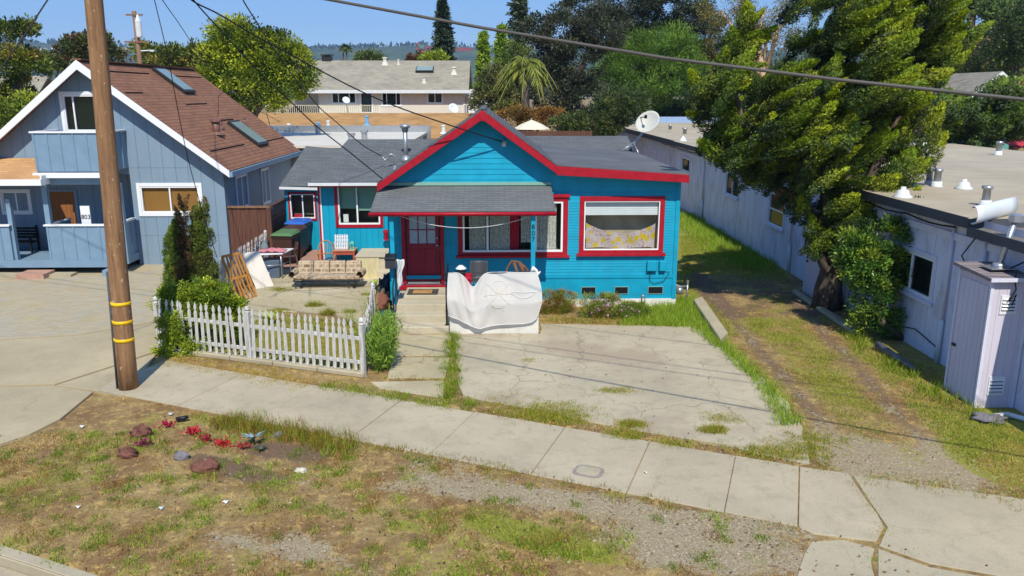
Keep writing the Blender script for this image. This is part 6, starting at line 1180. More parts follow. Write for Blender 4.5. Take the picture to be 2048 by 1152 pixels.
def conifer(label,px,ytop,ybase,wpx,Y,cols,layers=26,per=11,group=None,L=.34,droop=.25,name='conifer_tree',nl=46,bare=.05):
    top=W(px,ytop,Y); bot=W(px,ybase,Y); R0=wpx*Y/F; t=thing(name,label,'conifer',(top.x,Y,0),group=group); mb=MB(); mb.tube([(top.x,Y,0),(top.x,Y,top.z)],[R0*.09+.1,.03],7); P=[];D=[];C=[]
    for i in range(layers):
        u=(i+.5)/layers; z=top.z-(top.z-bot.z)*u; r=R0*(u**.8)*(.75+.35*rng.random())+.12
        for j in range(per):
            a=rng.uniform(0,2*math.pi); rr=r*rng.uniform(.55,1.1); e=np.array([math.cos(a)*rr,math.sin(a)*rr,-droop*rr+.1*rng.normal()]); o=np.array([top.x,Y,z]); k_=rng.uniform(bare,1,(nl,1))
            p=o+e*k_+rng.normal(0,.1+.05*r,(nl,3))*[1,1,.55]; P.append(p); D.append(unit(e[None])*.6+rng.normal(0,.5,(nl,3))+[0,0,-.15]); base=np.array(hexc(cols[rng.integers(len(cols))])); C.append(np.clip(base*(1+rng.normal(0,.13,(nl,1))),0,1)*np.ones((nl,1)))
            if j%2==0: mb.tube([tuple(o),tuple(o+e)],[.05,.015],4)
    mb.build('trunk',M['bark'],t); P=np.concatenate(P); leaves(P,np.concatenate(D),L*rng.uniform(.6,1.2,len(P)),L*.4,np.concatenate(C),'crown',M['leaf'],t); return t
for i,(px,py,rx,ry,Yt,cl,lb) in enumerate(((1500,165,50,40,95,['5a6a30','66742f','4a5828'],'olive tree behind the left flame of the juniper'),(1590,140,45,50,98,['56642c','6a6a34','48562a'],'olive-brown tree behind the upper juniper'),(1440,215,40,22,90,['4a5f2a','5d7030'],'low green tree beyond the far pale roof'),(1330,222,50,16,88,['42562a','566a2c'],'low dark hedge-like tree beyond the blue parapet'),(1660,200,50,40,90,['4a5a2a','5f6c30'],'green tree far behind the juniper limbs'),(1240,205,35,25,70,['3f5228','4f6429'],'green bushy tree left of the round pine'),(940,215,30,20,85,['44582a','5c6c2e'],'low green tree behind the white annexe'),(740,118,14,5,100,['5a6a34'],'small green treetop just over the apartment ridge'))):
    tree(lb,Yt,px,[(px,py,rx,ry),(px-rx*.5,py+ry*.4,rx*.6,ry*.6),(px+rx*.5,py+ry*.3,rx*.6,ry*.7)],cl,120,1.0,110,.3,group='background trees',tr=.3)
conifer('tall dark spruce on the skyline behind the apartment roof',885,2,128,26,95,['33432e','3f5236','2a3a2a'],30,11,L=.5,nl=36)
conifer('tall thin-branched conifer left of the dark tree mass',1038,-30,110,34,72,['32402a','46543a','556048'],20,7,L=.4,nl=34,droop=.1)
conifer('narrow bright yellow-green cypress column right of the annexe',966,66,235,20,68,['7e9a2a','93ab34','6a8624'],26,10,L=.3,droop=-.3,nl=40,name='cypress_tree')
conifer('leaning bright-green cypress beside the column cypress',1003,52,235,24,70,['7e9a2a','8ba530','5f7c22'],26,10,L=.3,droop=-.3,nl=40,name='cypress_tree')
tree('olive green round tree under the bright cypresses',58,990,[(985,165,28,28),(975,205,30,28),(1010,200,26,30),(1000,150,18,18)],OL,150,.5,130,.17)
tree('willowy tree hanging between the cypresses and the big fronds',60,1040,[(1035,120,25,28),(1020,155,22,26),(1055,160,20,30)],['6a7a34','566a2c','4a5a2a'],90,.55,120,.18)
# big dark tree mass
tree('huge dark evergreen with drooping grey-green boughs left of the round pine',56,1140,[(1120,70,40,45),(1150,130,50,50),(1110,180,40,45),(1160,200,50,40),(1200,60,50,40),(1090,130,25,30),(1175,250,60,25),(1080,60,22,30)],['3a4232','4a523a','333b2c','565a44'],420,.6,150,.19,tr=.6,limbs=6,group='dark evergreens behind the street')
tree('huge dark evergreen filling the top of the frame behind the round pine',80,1290,[(1250,20,60,45),(1310,40,60,50),(1360,20,50,45),(1390,70,40,45),(1230,80,50,40),(1320,90,60,35),(1400,130,30,40),(1180,20,50,30)],['37402e','454d36','2e3628','505540'],420,.8,150,.26,tr=.7,limbs=6,group='dark evergreens behind the street')
tree('rounded bright green pine with flat dense crown in the middle distance',76,1300,[(1300,105,75,38),(1240,130,50,40),(1360,130,50,45),(1300,150,90,45),(1215,165,38,30),(1290,185,60,25),(1385,170,35,35),(1250,95,40,20),(1345,85,45,22)],['67862a','749433','567626','48621f'],470,.95,230,.27,tr=.4,limbs=7,wd=.22,up=.9,outw=.5)
palm('shaggy palm with long yellow-green drooping fronds beside the dark evergreens',1052,128,235,52,26,2.7,['76842e','64762a','949638','4a5c26'],.3,drp=1.05,seglf=22,lw=.09,sw=.45)
tree('rusty orange shrub below the palm fronds',47,1045,[(1030,232,35,14),(1065,240,25,14),(1100,232,20,14)],['8a5a28','7a6a2c','6a4a2a','94702e'],90,.4,110,.13,cat='shrub',name='shrub_tree')
tree('dark bush between the parasol and the parked car',45,1190,[(1170,255,40,22),(1215,240,35,28),(1130,250,30,18),(1235,215,30,25)],['3a4a26','4f5f2c','2f3d20','5a6430'],140,.45,120,.15,cat='shrub',name='shrub_tree')
# eucalyptus behind, right hillside
tree('eucalyptus with pale peeling trunk and sparse rusty foliage',75,1545,[(1470,55,45,30),(1530,20,55,30),(1440,110,30,40),(1500,90,35,30),(1560,60,35,30),(1610,10,50,25),(1440,20,40,25)],['6a6a30','7a6a34','8a7434','56602c'],190,.9,100,.24,tr=.45,tmat='barkp',limbs=7,wd=.3)
tree('second eucalyptus farther back with orange-brown top',80,1440,[(1420,60,30,40),(1400,110,25,30),(1460,140,30,30)],['6a5a34','5a6030','7a5a38'],80,.7,90,.24,tr=.35,tmat='barkp',wd=.25)
for i,(px,py,rx,ry,Yt,cl,lb) in enumerate(((1870,70,50,60,75,['6f7f38','7f8740','5a6830'],'dull green tree on the hillside right of the juniper top'),(1800,140,50,50,80,['5a5a34','6a5a3c','4a5230'],'brownish scrubby tree on the hillside below it'),(1960,110,60,60,70,['5c7034','70803a','4a5e2c'],'green tree in front of the hillside houses'),(2030,60,40,60,64,['46582c','566a30'],'dark tree at the top right edge'),(2020,10,50,25,68,['4a5e2e','5a6e34'],'dark tree top in the upper right corner'),(1900,180,45,30,72,['566430','6a7438'],'olive tree just above the cypress hedge'),(1750,180,60,50,60,['4a5a2a','5a6430'],'green tree hidden behind the juniper'))):
    tree(lb,Yt,px,[(px,py,rx,ry),(px-rx*.5,py+ry*.4,rx*.6,ry*.6),(px+rx*.5,py+ry*.3,rx*.6,ry*.7),(px,py+ry*.8,rx*.8,ry*.6)],cl,150,.75,100,.24,group='trees on the right hillside',tr=.35)
palm('palm with pale trunk on the hillside at the top right',1948,18,70,74,40,2.6,['6a7a2c','4f6226'],.3,lw=.2)
palm('small bright palm right of the hillside palm',1998,-5,60,80,30,2.4,['8a9430','6a7a2c'],.3,lw=.2)
# flame-shaped juniper foliage
def flames(parent,lobes,n,L,tips,deep,name='crown',wd=.4):
    """lobe: base, tip, radius"""
    P=[];D=[];C=[];NN=[]
    for (a,b,r) in lobes:
        a=np.array(a);b=np.array(b); ax=b-a; ln=np.linalg.norm(ax); ax=ax/ln; m=int(n*ln*r)
        u=rng.random((m,1))**.85; tw=u*4.+rng.uniform(0,6); o1=unit(np.cross(ax,[.3,.5,.8])[None])[0]; o2=np.cross(ax,o1)
        rad=r*np.sin(math.pi*np.clip(u*.86+.12,0,1))**.8; d=rng.normal(size=(m,3)); d-= (d@ax)[:,None]*ax; d=unit(d); k_=rng.random((m,1))**.3
        lump_=1+.32*np.sin(u*22+ (d@o1)[:,None]*4)*np.cos((d@o2)[:,None]*5+u*9)
        sw=(o1*np.cos(tw)+o2*np.sin(tw))*r*.3
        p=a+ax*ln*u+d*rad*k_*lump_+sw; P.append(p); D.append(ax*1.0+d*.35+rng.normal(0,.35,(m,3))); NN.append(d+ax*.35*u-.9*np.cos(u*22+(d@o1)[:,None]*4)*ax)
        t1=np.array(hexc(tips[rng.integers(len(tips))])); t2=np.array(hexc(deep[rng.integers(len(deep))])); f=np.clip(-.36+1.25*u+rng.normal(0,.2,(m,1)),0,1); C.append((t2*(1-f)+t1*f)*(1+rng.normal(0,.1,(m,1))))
    P=np.concatenate(P); return leaves(P,np.concatenate(D),L*rng.uniform(.6,1.3,len(P)),L*wd,np.clip(np.concatenate(C),0,1),name,M['leaf'],parent,np.concatenate(NN),.3)
jb=Vector((9.2,21.1,0)); ju=thing('juniper_tree','huge wind-swept twisted juniper with yellow-green flame-like tufts beside the driveway','tree',jb)
JT=['8fa61a','a2b41e','7e981a','b0bc28','88a01e']; JD=['24361a','1f3014','304518','3a5020']
YJ=20.8; sil=[(1440,170,45,-.8),(1420,215,30,0),(1470,250,60,.3),(1530,290,60,-.6),(1580,190,70,-1.2),(1620,110,55,0.5),(1665,50,75,-1),(1735,40,90,.5),(1660,150,90,1.),(1740,130,90,-1.4),(1820,90,75,.2),(1810,20,90,-.6),(1880,40,45,1.),(1600,260,80,-1.),(1680,230,80,.3),(1740,200,60,-.8),(1600,330,65,.2),(1670,320,75,-1.1),(1715,300,50,.6),(1640,400,55,-.5),(1700,380,55,.4),(1715,450,45,-.8),(1475,110,28,.6),(1670,-20,90,0.),(1770,-40,90,.4),(1570,380,30,.3),(1650,480,30,-.3),(1700,510,30,0),(1550,230,70,.8),(1620,300,70,1.2),(1480,80,22,.6),(1500,150,40,.4),(1860,120,50,.6),(1900,70,35,.2),(1800,170,50,-.4),(1890,90,40,.6),(1780,225,40,.3),(1850,60,50,-.5),(1640,230,60,.9),(1560,330,45,.9),(1570,270,60,-1.3),(1500,330,40,-.5),(1690,430,50,.9)]
lob=[]
for (px,py,r,dy) in sil:
    s_=(YJ+dy)/F; 
    for i in range(max(3,int(r*r/400))):
        a=rng.uniform(0,2*math.pi); q=math.sqrt(rng.random())*r; d2=rng.uniform(-1,1)*r*s_*.9; c=W(px+q*math.cos(a),py+q*math.sin(a)*.9,YJ+dy+d2)
        dv=np.array([rng.normal(.72,.22),rng.normal(-.15,.35),rng.normal(.62,.22)]); dv/=np.linalg.norm(dv); ln=rng.uniform(.6,1.2); c=np.array(c); lob.append((c-dv*ln*.5,c+dv*ln*.8,rng.uniform(.12,.22)))
for (x0,y0,x1,y1,r,dy) in ((1500,330,1395,165,.3,0),(1520,360,1400,240,.3,.4),(1560,380,1420,300,.3,-.3),(1640,520,1600,415,.22,-.6),(1630,510,1660,430,.25,-.4),(1700,470,1810,320,.33,-.6),(1740,450,1865,240,.32,-.2),(1750,450,1880,290,.28,.2),(1730,430,1815,260,.33,.5),(1760,470,1835,390,.2,-.5),(1720,500,1790,420,.25,-.8),(1780,480,1828,455,.15,-.3),(1800,260,1900,120,.3,0),(1820,200,1910,60,.3,.5),(1780,300,1850,200,.25,-.5),(1490,190,1490,35,.36,.5),(1440,210,1460,70,.26,.2),(1850,110,1925,10,.28,.4)):
    a=np.array(W(x0,y0,YJ+dy));b=np.array(W(x1,y1,YJ+dy)); n_=3
    for i in range(n_): u=i/n_; p=a+(b-a)*u; lob.append((p,p+(b-a)*(1/n_+.15)+rng.normal(0,.06,3),r*(1-.25*u)))
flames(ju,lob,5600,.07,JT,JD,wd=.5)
def J(px,py,dy=0.): return W(px,py,YJ+dy)
mb=MB(); 
mb.tube([(9.15,21.05,-.1),(9.1,21.,.5),(9.2,20.95,1.2),(9.1,20.9,1.9),J(1655,470)],[.36,.3,.27,.24,.2],14); mb.tube([(8.95,20.85,-.1),(8.97,20.85,.5),(9.05,20.8,1.1),(8.95,20.85,1.7)],[.2,.16,.15,.16],10); mb.tube([(9.4,20.9,-.1),(9.33,20.85,.6),(9.28,20.85,1.4),(9.1,20.9,2.)],[.2,.15,.15,.15],10)
[mb.tube([(9.15+.3*math.cos(q_),20.95+.28*math.sin(q_),-.1),(9.13+.26*math.cos(q_+.5),20.93+.24*math.sin(q_+.5),.6),(9.15+.2*math.cos(q_+1.3),20.9+.2*math.sin(q_+1.3),1.3),(9.1+.12*math.cos(q_+2),20.9+.12*math.sin(q_+2),2.1)],[.13,.11,.1,.06],8) for q_ in (3.3,4.1,4.9,5.6,2.6)]
mb.tube([(9.0,20.75,1.25),(8.9,20.5,1.45),(9.0,20.2,1.7),(9.15,20.0,1.85)],[.1,.09,.07,.05],8)
mb.tube([(9.2,20.9,1.4),J(1650,540,-.4),J(1635,500,-.2),J(1640,450)],[.13,.12,.12,.1],8); mb.build('trunk',wood('juniper_bark','241f1b','63594f',.5,(8,8,1.2)),ju)
mb=MB()
for pts,r in (([(1655,470),(1600,400),(1530,360),(1450,280)],.17),([(1655,470),(1650,380),(1600,260),(1560,150)],.18),([(1655,470),(1690,380),(1700,250),(1680,100)],.2),([(1660,460),(1740,360),(1790,250),(1850,120)],.16),([(1650,480),(1720,440),(1790,360)],.12),([(1560,390),(1500,300),(1470,180)],.1)): mb.tube([J(*p) for p in pts],[r,r*.75,r*.5,r*.25][:len(pts)],8)
mb.build('limbs',M['bark'],ju)
# second juniper hedge behind the roof, right
j2=thing('juniper_tree','dark spreading juniper hedge tree beyond the flat roof at the right edge','tree',(24.5,38,0)); lob=[]
for (px,py,r) in ((1920,235,45),(1970,230,50),(2030,220,55),(1900,260,35),(1960,265,40),(2030,265,45),(1990,190,30),(2060,180,40),(1890,215,20)):
    for i in range(14):
        a=rng.uniform(0,6.28);q=math.sqrt(rng.random())*r; c=np.array(W(px+q*math.cos(a),py+q*math.sin(a)*.8,41+rng.uniform(-1.5,1.5))); dv=np.array([.7+rng.normal(0,.3),rng.normal(0,.4),.45+rng.normal(0,.25)]); dv/=np.linalg.norm(dv); lob.append((c-dv*.7,c+dv*.9,rng.uniform(.25,.4)))
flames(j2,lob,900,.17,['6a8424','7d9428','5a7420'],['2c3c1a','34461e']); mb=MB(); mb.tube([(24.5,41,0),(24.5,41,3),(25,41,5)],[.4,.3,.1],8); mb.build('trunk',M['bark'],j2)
t=thing('dead_tree','tangle of bare pinkish branches behind the juniper','tree',(W(1830,230,34).x,44,0)); mb=MB(); c=W(1830,235,44)
for i in range(120):
    a=random.uniform(0,6.28);l=random.uniform(.8,2.4);p=c+Vector((random.gauss(0,.9),random.gauss(0,.7),random.gauss(0,.8))); mb.tube([p,p+Vector((math.cos(a)*l*.5,.2,math.sin(a)*.5*l)),p+Vector((math.cos(a)*l,.3,math.sin(a)*.8*l))],[.04,.03,.012],4)
mb.tube([(c.x,44,0),(c.x,44,c.z)],.15,6); mb.build('branches',paint('dead_branch','8a7468',.9),t)
# broadleaf bush by the lavender wall
bs=thing('broadleaf_bush','glossy dark green pittosporum-like bush leaning from the lavender wall','bush',(9.1,18.3,0)); YBb=18.3
B=pxb([(1770,480,65,45,.3),(1840,450,45,42,.5),(1862,480,25,35,.5),(1710,500,35,45,.2),(1730,520,45,50,0),(1790,530,60,45,.2),(1740,590,35,55,-.1),(1780,640,25,30,-.2),(1745,650,30,25,-.2),(1850,490,28,35,.6),(1770,560,50,35,.1)],YBb,.7)
crown(bs,B,420,.22,115,.085,['44682a','55782e','375422','6a8a30','8a9c34'],wd=.42,mat=M['leafm'],shell=.4); mb=MB(); mb.tube([G(1808,680),(9.15,17.9,.5),(9.0,18.2,1.4),W(1790,500,18.5)],[.1,.09,.08,.04],8); mb.tube([(9.15,17.9,.6),W(1750,560,18.2)],[.05,.03],6); mb.build('trunk',M['bark'],bs)
# conical junipers and shrub by the picket fence
YC1=18.9
cj=thing('conical_juniper','half-brown conical juniper, left of the pair by the picket fence','shrub',(W(360,600,YC1).x,YC1,0),group='pair of conical junipers'); lob=[]
def cone(px0,ptop,pbase,wpx,Y,n,r=(.12,.2)):
    L_=[]
    for i in range(n):
        u=rng.random()**.7; y=ptop+(pbase-ptop)*u; w_=wpx*(.12+.88*u**.8)*rng.uniform(.2,1); a=rng.uniform(0,6.28); c=np.array(W(px0+w_*math.cos(a),y,Y+w_*math.sin(a)*Y/F)); dv=np.array([math.cos(a)*.35,math.sin(a)*.3,1]); dv/=np.linalg.norm(dv); l_=rng.uniform(.3,.55); L_.append((c-dv*.3*l_,c+dv*.7*l_,rng.uniform(*r)*(.55+.45*u)))
    return L_
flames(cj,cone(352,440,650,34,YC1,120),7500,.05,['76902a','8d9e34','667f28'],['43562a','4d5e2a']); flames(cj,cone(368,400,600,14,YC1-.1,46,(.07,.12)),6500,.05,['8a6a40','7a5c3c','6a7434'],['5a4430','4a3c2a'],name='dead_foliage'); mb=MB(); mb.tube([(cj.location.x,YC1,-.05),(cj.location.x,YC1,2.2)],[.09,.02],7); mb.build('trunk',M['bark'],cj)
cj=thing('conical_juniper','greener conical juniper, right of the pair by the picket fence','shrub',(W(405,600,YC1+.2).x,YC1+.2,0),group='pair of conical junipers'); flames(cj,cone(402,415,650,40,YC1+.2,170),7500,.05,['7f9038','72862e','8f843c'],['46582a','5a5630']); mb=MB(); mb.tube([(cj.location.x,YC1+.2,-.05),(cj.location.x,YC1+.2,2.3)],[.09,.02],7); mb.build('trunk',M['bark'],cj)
hb=thing('yellow_green_shrub','dense small-leaved yellow-green shrub growing through the picket fence','shrub',(W(400,650,17.9).x,17.9,0)); B=pxb([(410,590,50,30,.3),(340,600,25,30,.2),(450,620,38,35,.3),(370,640,40,35,0),(360,690,45,30,-.25),(430,660,50,30,.2),(475,640,22,30,.4),(350,650,25,30,-.3),(395,695,22,14,-.4)],17.7,.7)
crown(hb,B,430,.16,120,.055,['96a62e','a6b232','7c9226','5f7a22','869a2a'],wd=.55,mat=M['leafm'],shell=.45); mb=MB(); mb.tube([(hb.location.x,17.9,0),(hb.location.x,17.9,.8)],[.06,.03],6); mb.build('stems',M['bark'],hb)
# fennel, strap plant, flower bushes, succulents
def wisp(name,label,cat,c,h,r,n,cols,wd=.006,sp=.35,per=26,L=.09,group=None,flower=None):
    t=thing(name,label,cat,c,group=group); mb=MB(); P=[];D=[]
    for i in range(n):
        a=rng.uniform(0,6.28); q=r*math.sqrt(rng.random()); b=Vector((c[0]+q*math.cos(a)*.6,c[1]+q*math.sin(a)*.6,c[2])); tp_=b+Vector((rng.normal(0,sp),rng.normal(0,sp),h*rng.uniform(.55,1.05))); mb.tube([b,b.lerp(tp_,.5)+Vector((0,0,.05)),tp_],[wd,wd*.8,wd*.4],4)
        u=rng.uniform(.15,1,(per,1)); P.append(np.array(b)+(np.array(tp_)-np.array(b))*u+rng.normal(0,.05,(per,3))); D.append(rng.normal(0,.7,(per,3))+[0,0,.7])
    mb.build('stems',M['grass'] if 0 else paint(name+'_stem',cols[0],.8),t); P=np.concatenate(P); leaves(P,np.concatenate(D),L*rng.uniform(.6,1.3,len(P)),L*.14,pal(len(P),cols,.15),'foliage',M['grass'],t)
    if flower:
        k_=flower[1]; P=np.array([c[0],c[1],c[2]+h*.6])+rng.normal(0,1,(k_,3))*[r*.8,r*.6,h*.22]; P=np.repeat(P,5,0); leaves(P,rng.normal(size=(len(P),3)),.035,.03,pal(len(P),[flower[0]],.1),'flowers',M['leaf'],t)
    return t
g=G(762,745); wisp('fennel_bush','feathery green fennel bush at the end of the picket fence','plant',(g.x,g.y+.15,0),1.2,.3,70,['7c9a38','8fae40','688830'],.006,.2,60,.14)
g=G(755,690); wisp('fennel_bush','smaller feathery fennel clump beside the short picket run','plant',(g.x+.1,g.y+.2,0),.75,.25,40,['7a9a3a','8aa840'],.005,.14,60,.1)
for x,y,h,lb in ((700,650,.5,'sparse dill-like weed on the yard paving before the settee'),(735,640,.6,'thin yellow-flowered weed near the short picket run'),(745,640,.9,'tall wiry weed beside the crate')): g=G(x,y); wisp('wiry_weed',lb,'weed',(g.x,g.y,0),h,.12,14,['93a85a','b0b46a'],.004,.12,22,.07,group='wiry weeds on the yard paving')
def straps(name,label,c,n,h,w_,cols,lean=.6,group=None):
    t=thing(name,label,'plant',c,group=group); mb=MB(); 
    for i in range(n):
        a=rng.uniform(0,6.28); l=h*rng.uniform(.7,1.1); d=Vector((math.cos(a)*lean,math.sin(a)*lean,1)).normalized(); s_=Vector((-math.sin(a),math.cos(a),0)); c0=Vector(c)
        p1=c0+d*l*.5; p2=p1+(d+Vector((math.cos(a)*lean,math.sin(a)*lean,-.4))).normalized()*l*.5; mb.cm=i%len(cols)
        mb.face([c0-s_*w_*.3,c0+s_*w_*.3,p1+s_*w_*.5,p1-s_*w_*.5]); mb.face([p1-s_*w_*.5,p1+s_*w_*.5,p2])
    mb.build('leaves',[paint('%s_%s'%(name,x),x,.5,.15,9) for x in cols],t,weld=False); return t
g=G(540,650); straps('strap_leaf_plant','bright lime strap-leaved plant behind the picket fence',(g.x,g.y,0),34,.5,.06,['9ab02a','b4bc3a','7f9a24'],.5); g=G(748,572); straps('strap_leaf_plant','small lime weed growing beside the concrete stoop steps',(g.x,g.y,0),16,.3,.05,['9ab02a','86a028'],.7)
g=G(507,890); straps('blue_agave','pale blue-green agave rosette at the end of the planting bed',(g.x,g.y,.08),20,.26,.05,['7d949a','8fa4a6','6a8288'],.8); g=G(512,903); straps('dark_succulent','small blackish spiky rosette beside the agave',(g.x+.08,g.y,.02),14,.16,.04,['3c4238','50544a'],1.1)
for i,(x,y,n_,c_,lb) in enumerate(((335,855,14,['b02a44','c43a54'],'red succulent rosette farthest back in the bed'),(385,870,20,['b82434','cc3a44','a01e30'],'largest bright red succulent cluster in the middle of the bed'),(410,885,12,['9a2a3c','b03a44'],'dull red succulent between the two bigger clusters'),(445,893,18,['c4343a','b02830'],'bright red succulent cluster left of the agave'),(487,900,9,['b03a3c','984038'],'small red succulent just left of the agave'),(290,893,12,['a0306a','6a3a3a'],'magenta-purple succulent between the reddish rocks'))):
    g=G(x,y); t=thing('red_succulent',lb,'succulent',(g.x,g.y,0),group='red succulents in the bed'); P=np.array([g.x,g.y,.06])+rng.normal(0,1,(n_*5,3))*[.06,.035,.03]; P=P[:]; D=rng.normal(0,.6,P.shape)+[0,0,.8]; leaves(P,D,.07,.035,pal(len(P),c_,.12),'rosettes',M['leafm'],t)
for (x,y,r,h,cols,fl,lb) in ((1115,628,.5,.6,['8a6a30','84902e','a07a34','6f7a2c'],None,'rusty brown and green shrub right of the porch wall'),(1205,638,.5,.62,['86982e','94883a','6f8228'],('d9a0c8',60),'bush dotted with pink daisy flowers below the first vent'),(1262,640,.35,.42,['8a9a3a','6f8a2c'],('dcaad0',24),'low weedy clump with a few pink flowers under the middle vent')):
    g=G(x,y); t=thing('flower_bush',lb,'bush',(g.x,g.y+.1,0),group='bushes along the cottage foundation'); B=[((g.x+dx,g.y+.15+dy,h*.5),(r*.6,r*.5,h*.5)) for dx,dy in ((-.25,0),(.25,.05),(0,-.05))]; crown(t,B,150,.13,90,.05,cols,wd=.25,up=.8,mat=M['grass'])
    if fl: P=np.array([g.x,g.y+.05,h*.62])+rng.normal(0,1,(fl[1],3))*[r*.55,r*.3,h*.22]; P=np.repeat(P,6,0); leaves(P,rng.normal(size=P.shape),.04,.035,pal(len(P),[fl[0]],.08),'flowers',M['leaf'],t)
# crane, parasol, car, hills and far buildings
CR=paint('crane_red','c83a50',.5,.05); cp=W(838,100,420); t=thing('tower_crane','distant red lattice tower crane jib on the skyline','crane',(cp.x,420,0)); mb=MB()
def lattice(a,b,h,n,r=.12):
    a=Vector(a);b=Vector(b); mb.tube([a,b],r,4); mb.tube([a+Vector((0,0,h)),b+Vector((0,0,h*.6))],r,4)
    for i in range(n): p=a.lerp(b,i/n);q=a.lerp(b,(i+.5)/n); s_=a.lerp(b,(i+1)/n); hh=h*(1-.4*i/n); mb.tube([p,q+Vector((0,0,hh)),s_],r*.7,3)
lattice(W(832,97,420),W(846,101,420),2.6,3,.3); lattice(W(846,100,420),W(945,101,420),1.6,26,.16); mb.build('jib',CR,t); mb=MB(); mb.box((W(840,0,420).x-.9,419,0),(W(840,0,420).x+.9,421,cp.z+2)); mb.build('mast',CR,t); mb=MB(); a=W(843,97,420); mb.box((a.x-1.4,418.6,a.z-.5),(a.x+1.4,421,a.z+1.8)); mb.build('cab',paint('crane_cab','5a7a7a',.5),t)
pa=W(1063,240,44); t=thing('parasol','cream garden parasol behind the cottage roof','parasol',(pa.x,44,0)); mb=MB(); mb.tube([(pa.x,44,0),(pa.x,44,pa.z+.1)],.03,6); mb.build('pole',M['galv'],t); mb=MB(); mb.lathe((pa.x,44,W(1063,258,44).z),[(1.0,0),(.6,.25),(.04,W(1063,240,44).z-W(1063,258,44).z)],8); mb.build('canopy',paint('cream_canvas','d6ccb4',.85,.05),t)
cx=W(1225,263,62); t=thing('parked_car','dark red parked car seen beyond the flat roof','car',(cx.x-.7,62,0)); cr=paint('car_red','7a1f2c',.25,.05)
zc=W(1225,272,62).z-.35; mb=MB(); mb.hexa([(-.95,-2,.35),(.95,-2,.35),(.95,2,.35),(-.95,2,.35),(-.9,-1.9,.95),(.9,-1.9,.95),(.9,1.95,.95),(-.9,1.95,.95)]); mb.build('body',cr,t,local=True,bevel=.08); mb=MB(); mb.hexa([(-.85,-1.2,.95),(.85,-1.2,.95),(.85,1.6,.95),(-.85,1.6,.95),(-.68,-.5,1.5),(.68,-.5,1.5),(.68,1.2,1.5),(-.68,1.2,1.5)]); mb.build('cabin',paint('car_glass','3a5a78',.1),t,local=True,bevel=.04)
for x in (-.85,.85):
    for y in (-1.3,1.3): mb=MB(); mb.tube([(x-.1,y,.33),(x+.1,y,.33)],.33,14); mb.build('wheel',M['dark'],t,local=True)
for x in (-.65,.65): mb=MB(); mb.box((x-.15,-2.02,.62),(x+.15,-1.93,.78)); mb.build('headlight',M['gwhite'],t,local=True)
t.location.z=0
fnc=thing('dark_fence','dark wooden fence behind the cottage roof','fence',(W(1110,265,42).x,42,0)); mb=MB(); x=W(1040,265,42).x
while x<W(1180,265,42).x: mb.box((x,42,0),(x+.14,42.03,W(1100,262,42).z)); x+=.15
mb.build('boards',M['brownfence'],fnc)
rfc=thing('board_fence','tall dark board fence between the cottage corner and the lavender wall','fence',(7,30,0)); mb=MB(); a=W(1357,380,29.6).x+.6
x=5.35; k=0
while x<6.2: mb.box((x,29.5+.01*(k%2),0),(x+.14,29.53+.01*(k%2),2.35)); x+=.148;k+=1
mb.build('boards',M['brownfence'],rfc)
def gabled(name,label,x0,x1,y0,y1,z0,z1,wm,rm,alongx=True,wins=()):
    t=thing(name,label,'house',((x0+x1)/2,y0,0)); mb=MB(); mb.box((x0,y0,0),(x1,y1,z0)); 
    if not alongx: mb.prism([(x0,y0,z0),(x1,y0,z0),((x0+x1)/2,y0,z1-.1)],(0,y1-y0,0))
    mb.build('wall',wm,t); mb=MB()
    if alongx: 
        ym=(y0+y1)/2
        for a,b in ((y0-.4,ym),(y1+.4,ym)): roofslab(mb,[Vector((x0-.4,a,z0-.05)),Vector((x1+.4,a,z0-.05)),Vector((x1+.4,b,z1)),Vector((x0-.4,b,z1))],.15)
    else:
        xm=(x0+x1)/2
        for a in (x0-.5,x1+.5): roofslab(mb,[Vector((a,y0-.4,z0-.1)),Vector((a,y1,z0-.1)),Vector((xm,y1,z1)),Vector((xm,y0-.4,z1))],.15)
        for a in (x0-.5,x1+.5): mb2=MB(); mb2.prism([Vector((a,y0-.5,z0-.15)),Vector((xm,y0-.5,z1)),Vector((xm,y0-.5,z1-.3)),Vector((a,y0-.5,z0-.4))],(0,.08,0)); mb2.build('rake_board',M['white'],t)
    mb.build('roof',rm,t)
    for (a,b,c,d_) in wins: window(t,YF(y0),a,b,c,d_,.1,'white',.06,'vinyl',[(a+b)/2],gl='dglass',room=False)
    return t
p=W(1905,190,70);q=W(1990,150,70); gabled('hillside_house','teal gabled house with taupe roof above the juniper hedge',W(1975,0,60).x,W(2060,0,60).x,60,70,W(2000,185,60).z,W(2018,143,60).z,paint('teal_wall','5f9490',.7,.05),M['roofgrey'],False,[(W(1990,0,60).x,W(2000,0,60).x,W(0,205,60).z,W(0,190,60).z)])
gabled('hillside_house','blue-grey house with pale eave left of the teal gabled house',W(1868,0,66).x,W(1965,0,66).x,66,76,W(1900,186,66).z,W(1900,158,70).z,paint('blue_wall','6c86a8',.7,.05),M['roofgrey'],True,[(W(1885,0,66).x,W(1900,0,66).x,W(0,210,66).z,W(0,196,66).z)])
gabled('hillside_house','tan balconied house high on the hillside at the right edge',W(1985,0,100).x,W(2080,0,100).x,100,112,W(2020,66,100).z,W(2020,45,104).z,paint('tan_wall','a8845c',.7,.05),M['roofgrey'],True,[(W(2010,0,100).x,W(2024,0,100).x,W(0,86,100).z,W(0,74,100).z)])
gabled('distant_house','distant grey roofed house left of the gabled house',-45,-36,62,72,3.2,W(85,151,66).z,paint('grey_wall','8a8d90',.7),M['roofgrey'],True)
mb=MB(); a=G(2030,296,ZE); rs_=thing('red_awning','small red corrugated awning beyond the flat roof at the right edge','awning',(W(2040,290,43).x,43,0)); p=W(2030,294,43);q=W(2080,283,43)
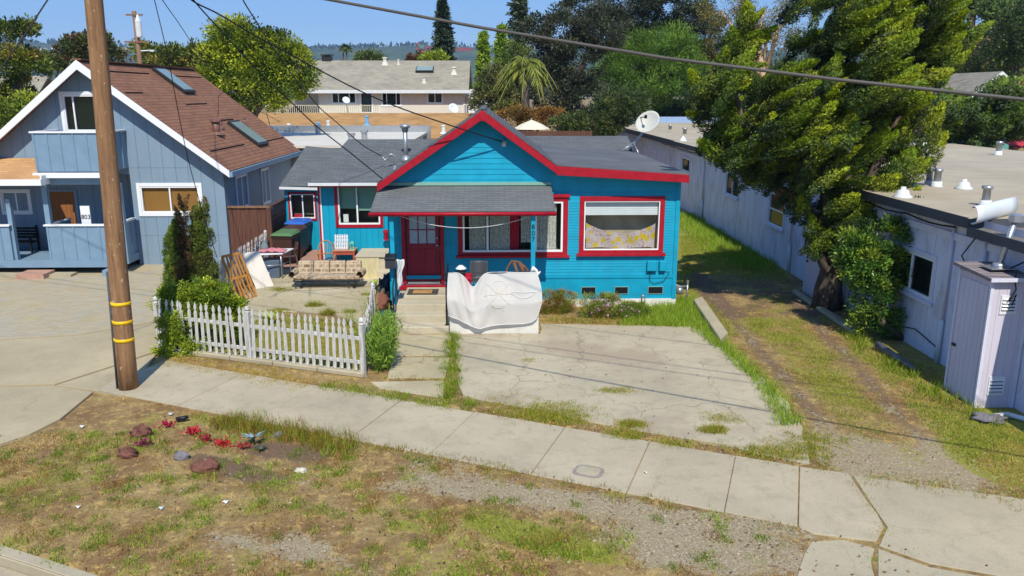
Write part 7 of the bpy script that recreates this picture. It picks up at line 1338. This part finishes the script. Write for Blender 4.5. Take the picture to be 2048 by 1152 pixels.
mb.grid(lambda u,v:(p.x+3*u,43+1.5*v,p.z-.05+.35*v+.04*math.sin(u*60)),60,2); mb.build('sheet',paint('red_metal','b8383c',.5,.06),rs_,solid=.02)
# hills: real relief far away
mb=MB()
def hill(a,b):
    x=-2600+4400*a; y=1700+900*b; prof=(W(200,88,2200).z)*(.93+.05*math.sin(a*9)+.03*math.sin(a*23+1)+.012*math.sin(a*70))*(1-.35*max(0,(a-.62))*2.6); return (x,y,prof*math.sin(math.pi*min(1,b*1.0))**.7*(1+.06*math.sin(a*31+b*9)) -2)
mb.grid(hill,160,24); hn=N('hill_forest'); co=hn.coord(); hm=hn.out(hn.mix(hn.ramp(hn.noise(co,.02,8,.7),[(.4,0.),(.6,1.)]),hexc('2f3d24'),hexc('4a5632')),.95); tag(mb.build('hills',hm),kind='structure')
HP=np.zeros((3000,3)); ua=rng.random(3000); P=np.array([hill(u,.5+rng.uniform(-.12,.1)) for u in ua]); HV=leaves(P,rng.normal(0,.5,(3000,3))+[0,0,1],rng.uniform(8,16,3000),9.,pal(3000,['2f3d24','3c4a2a'],.1),'hill_forest'); tag(HV,'distant wooded hilltop tree line','forest',kind='stuff')
for i,(px,py) in enumerate(((88,98),(110,96),(250,98))): p=W(px,py,1900); mb=MB(); mb.box((p.x-6,1895,p.z-3),(p.x+6,1905,p.z+1)); mb.prism([(p.x-7,1894,p.z+1),(p.x+7,1894,p.z+1),(p.x,1894,p.z+2.6)],(0,12,0)); tag(mb.build('hill_house',M['found']),('leftmost pale speck of a house on the far hill','second pale speck of a house on the far hill','pale house speck on the far hill right of the big pole')[i],'house')
# haze
hz_=MB(); hz_.box((-2700,-60,-3),(2300,2700,230)); hb_=hz_.build('haze',None if 0 else bpy.data.materials.new('haze'),weld=False); tag(hb_,'pale blue air over the town','haze',kind='stuff'); hmt=hb_.data.materials[0]; hmt.use_nodes=True; hmt.node_tree.nodes.clear()
vo=hmt.node_tree.nodes.new('ShaderNodeVolumePrincipled'); vo.inputs['Color'].default_value=(.42,.66,1,1); vo.inputs['Density'].default_value=.00017; ou=hmt.node_tree.nodes.new('ShaderNodeOutputMaterial'); hmt.node_tree.links.new(vo.outputs[0],ou.inputs['Volume'])
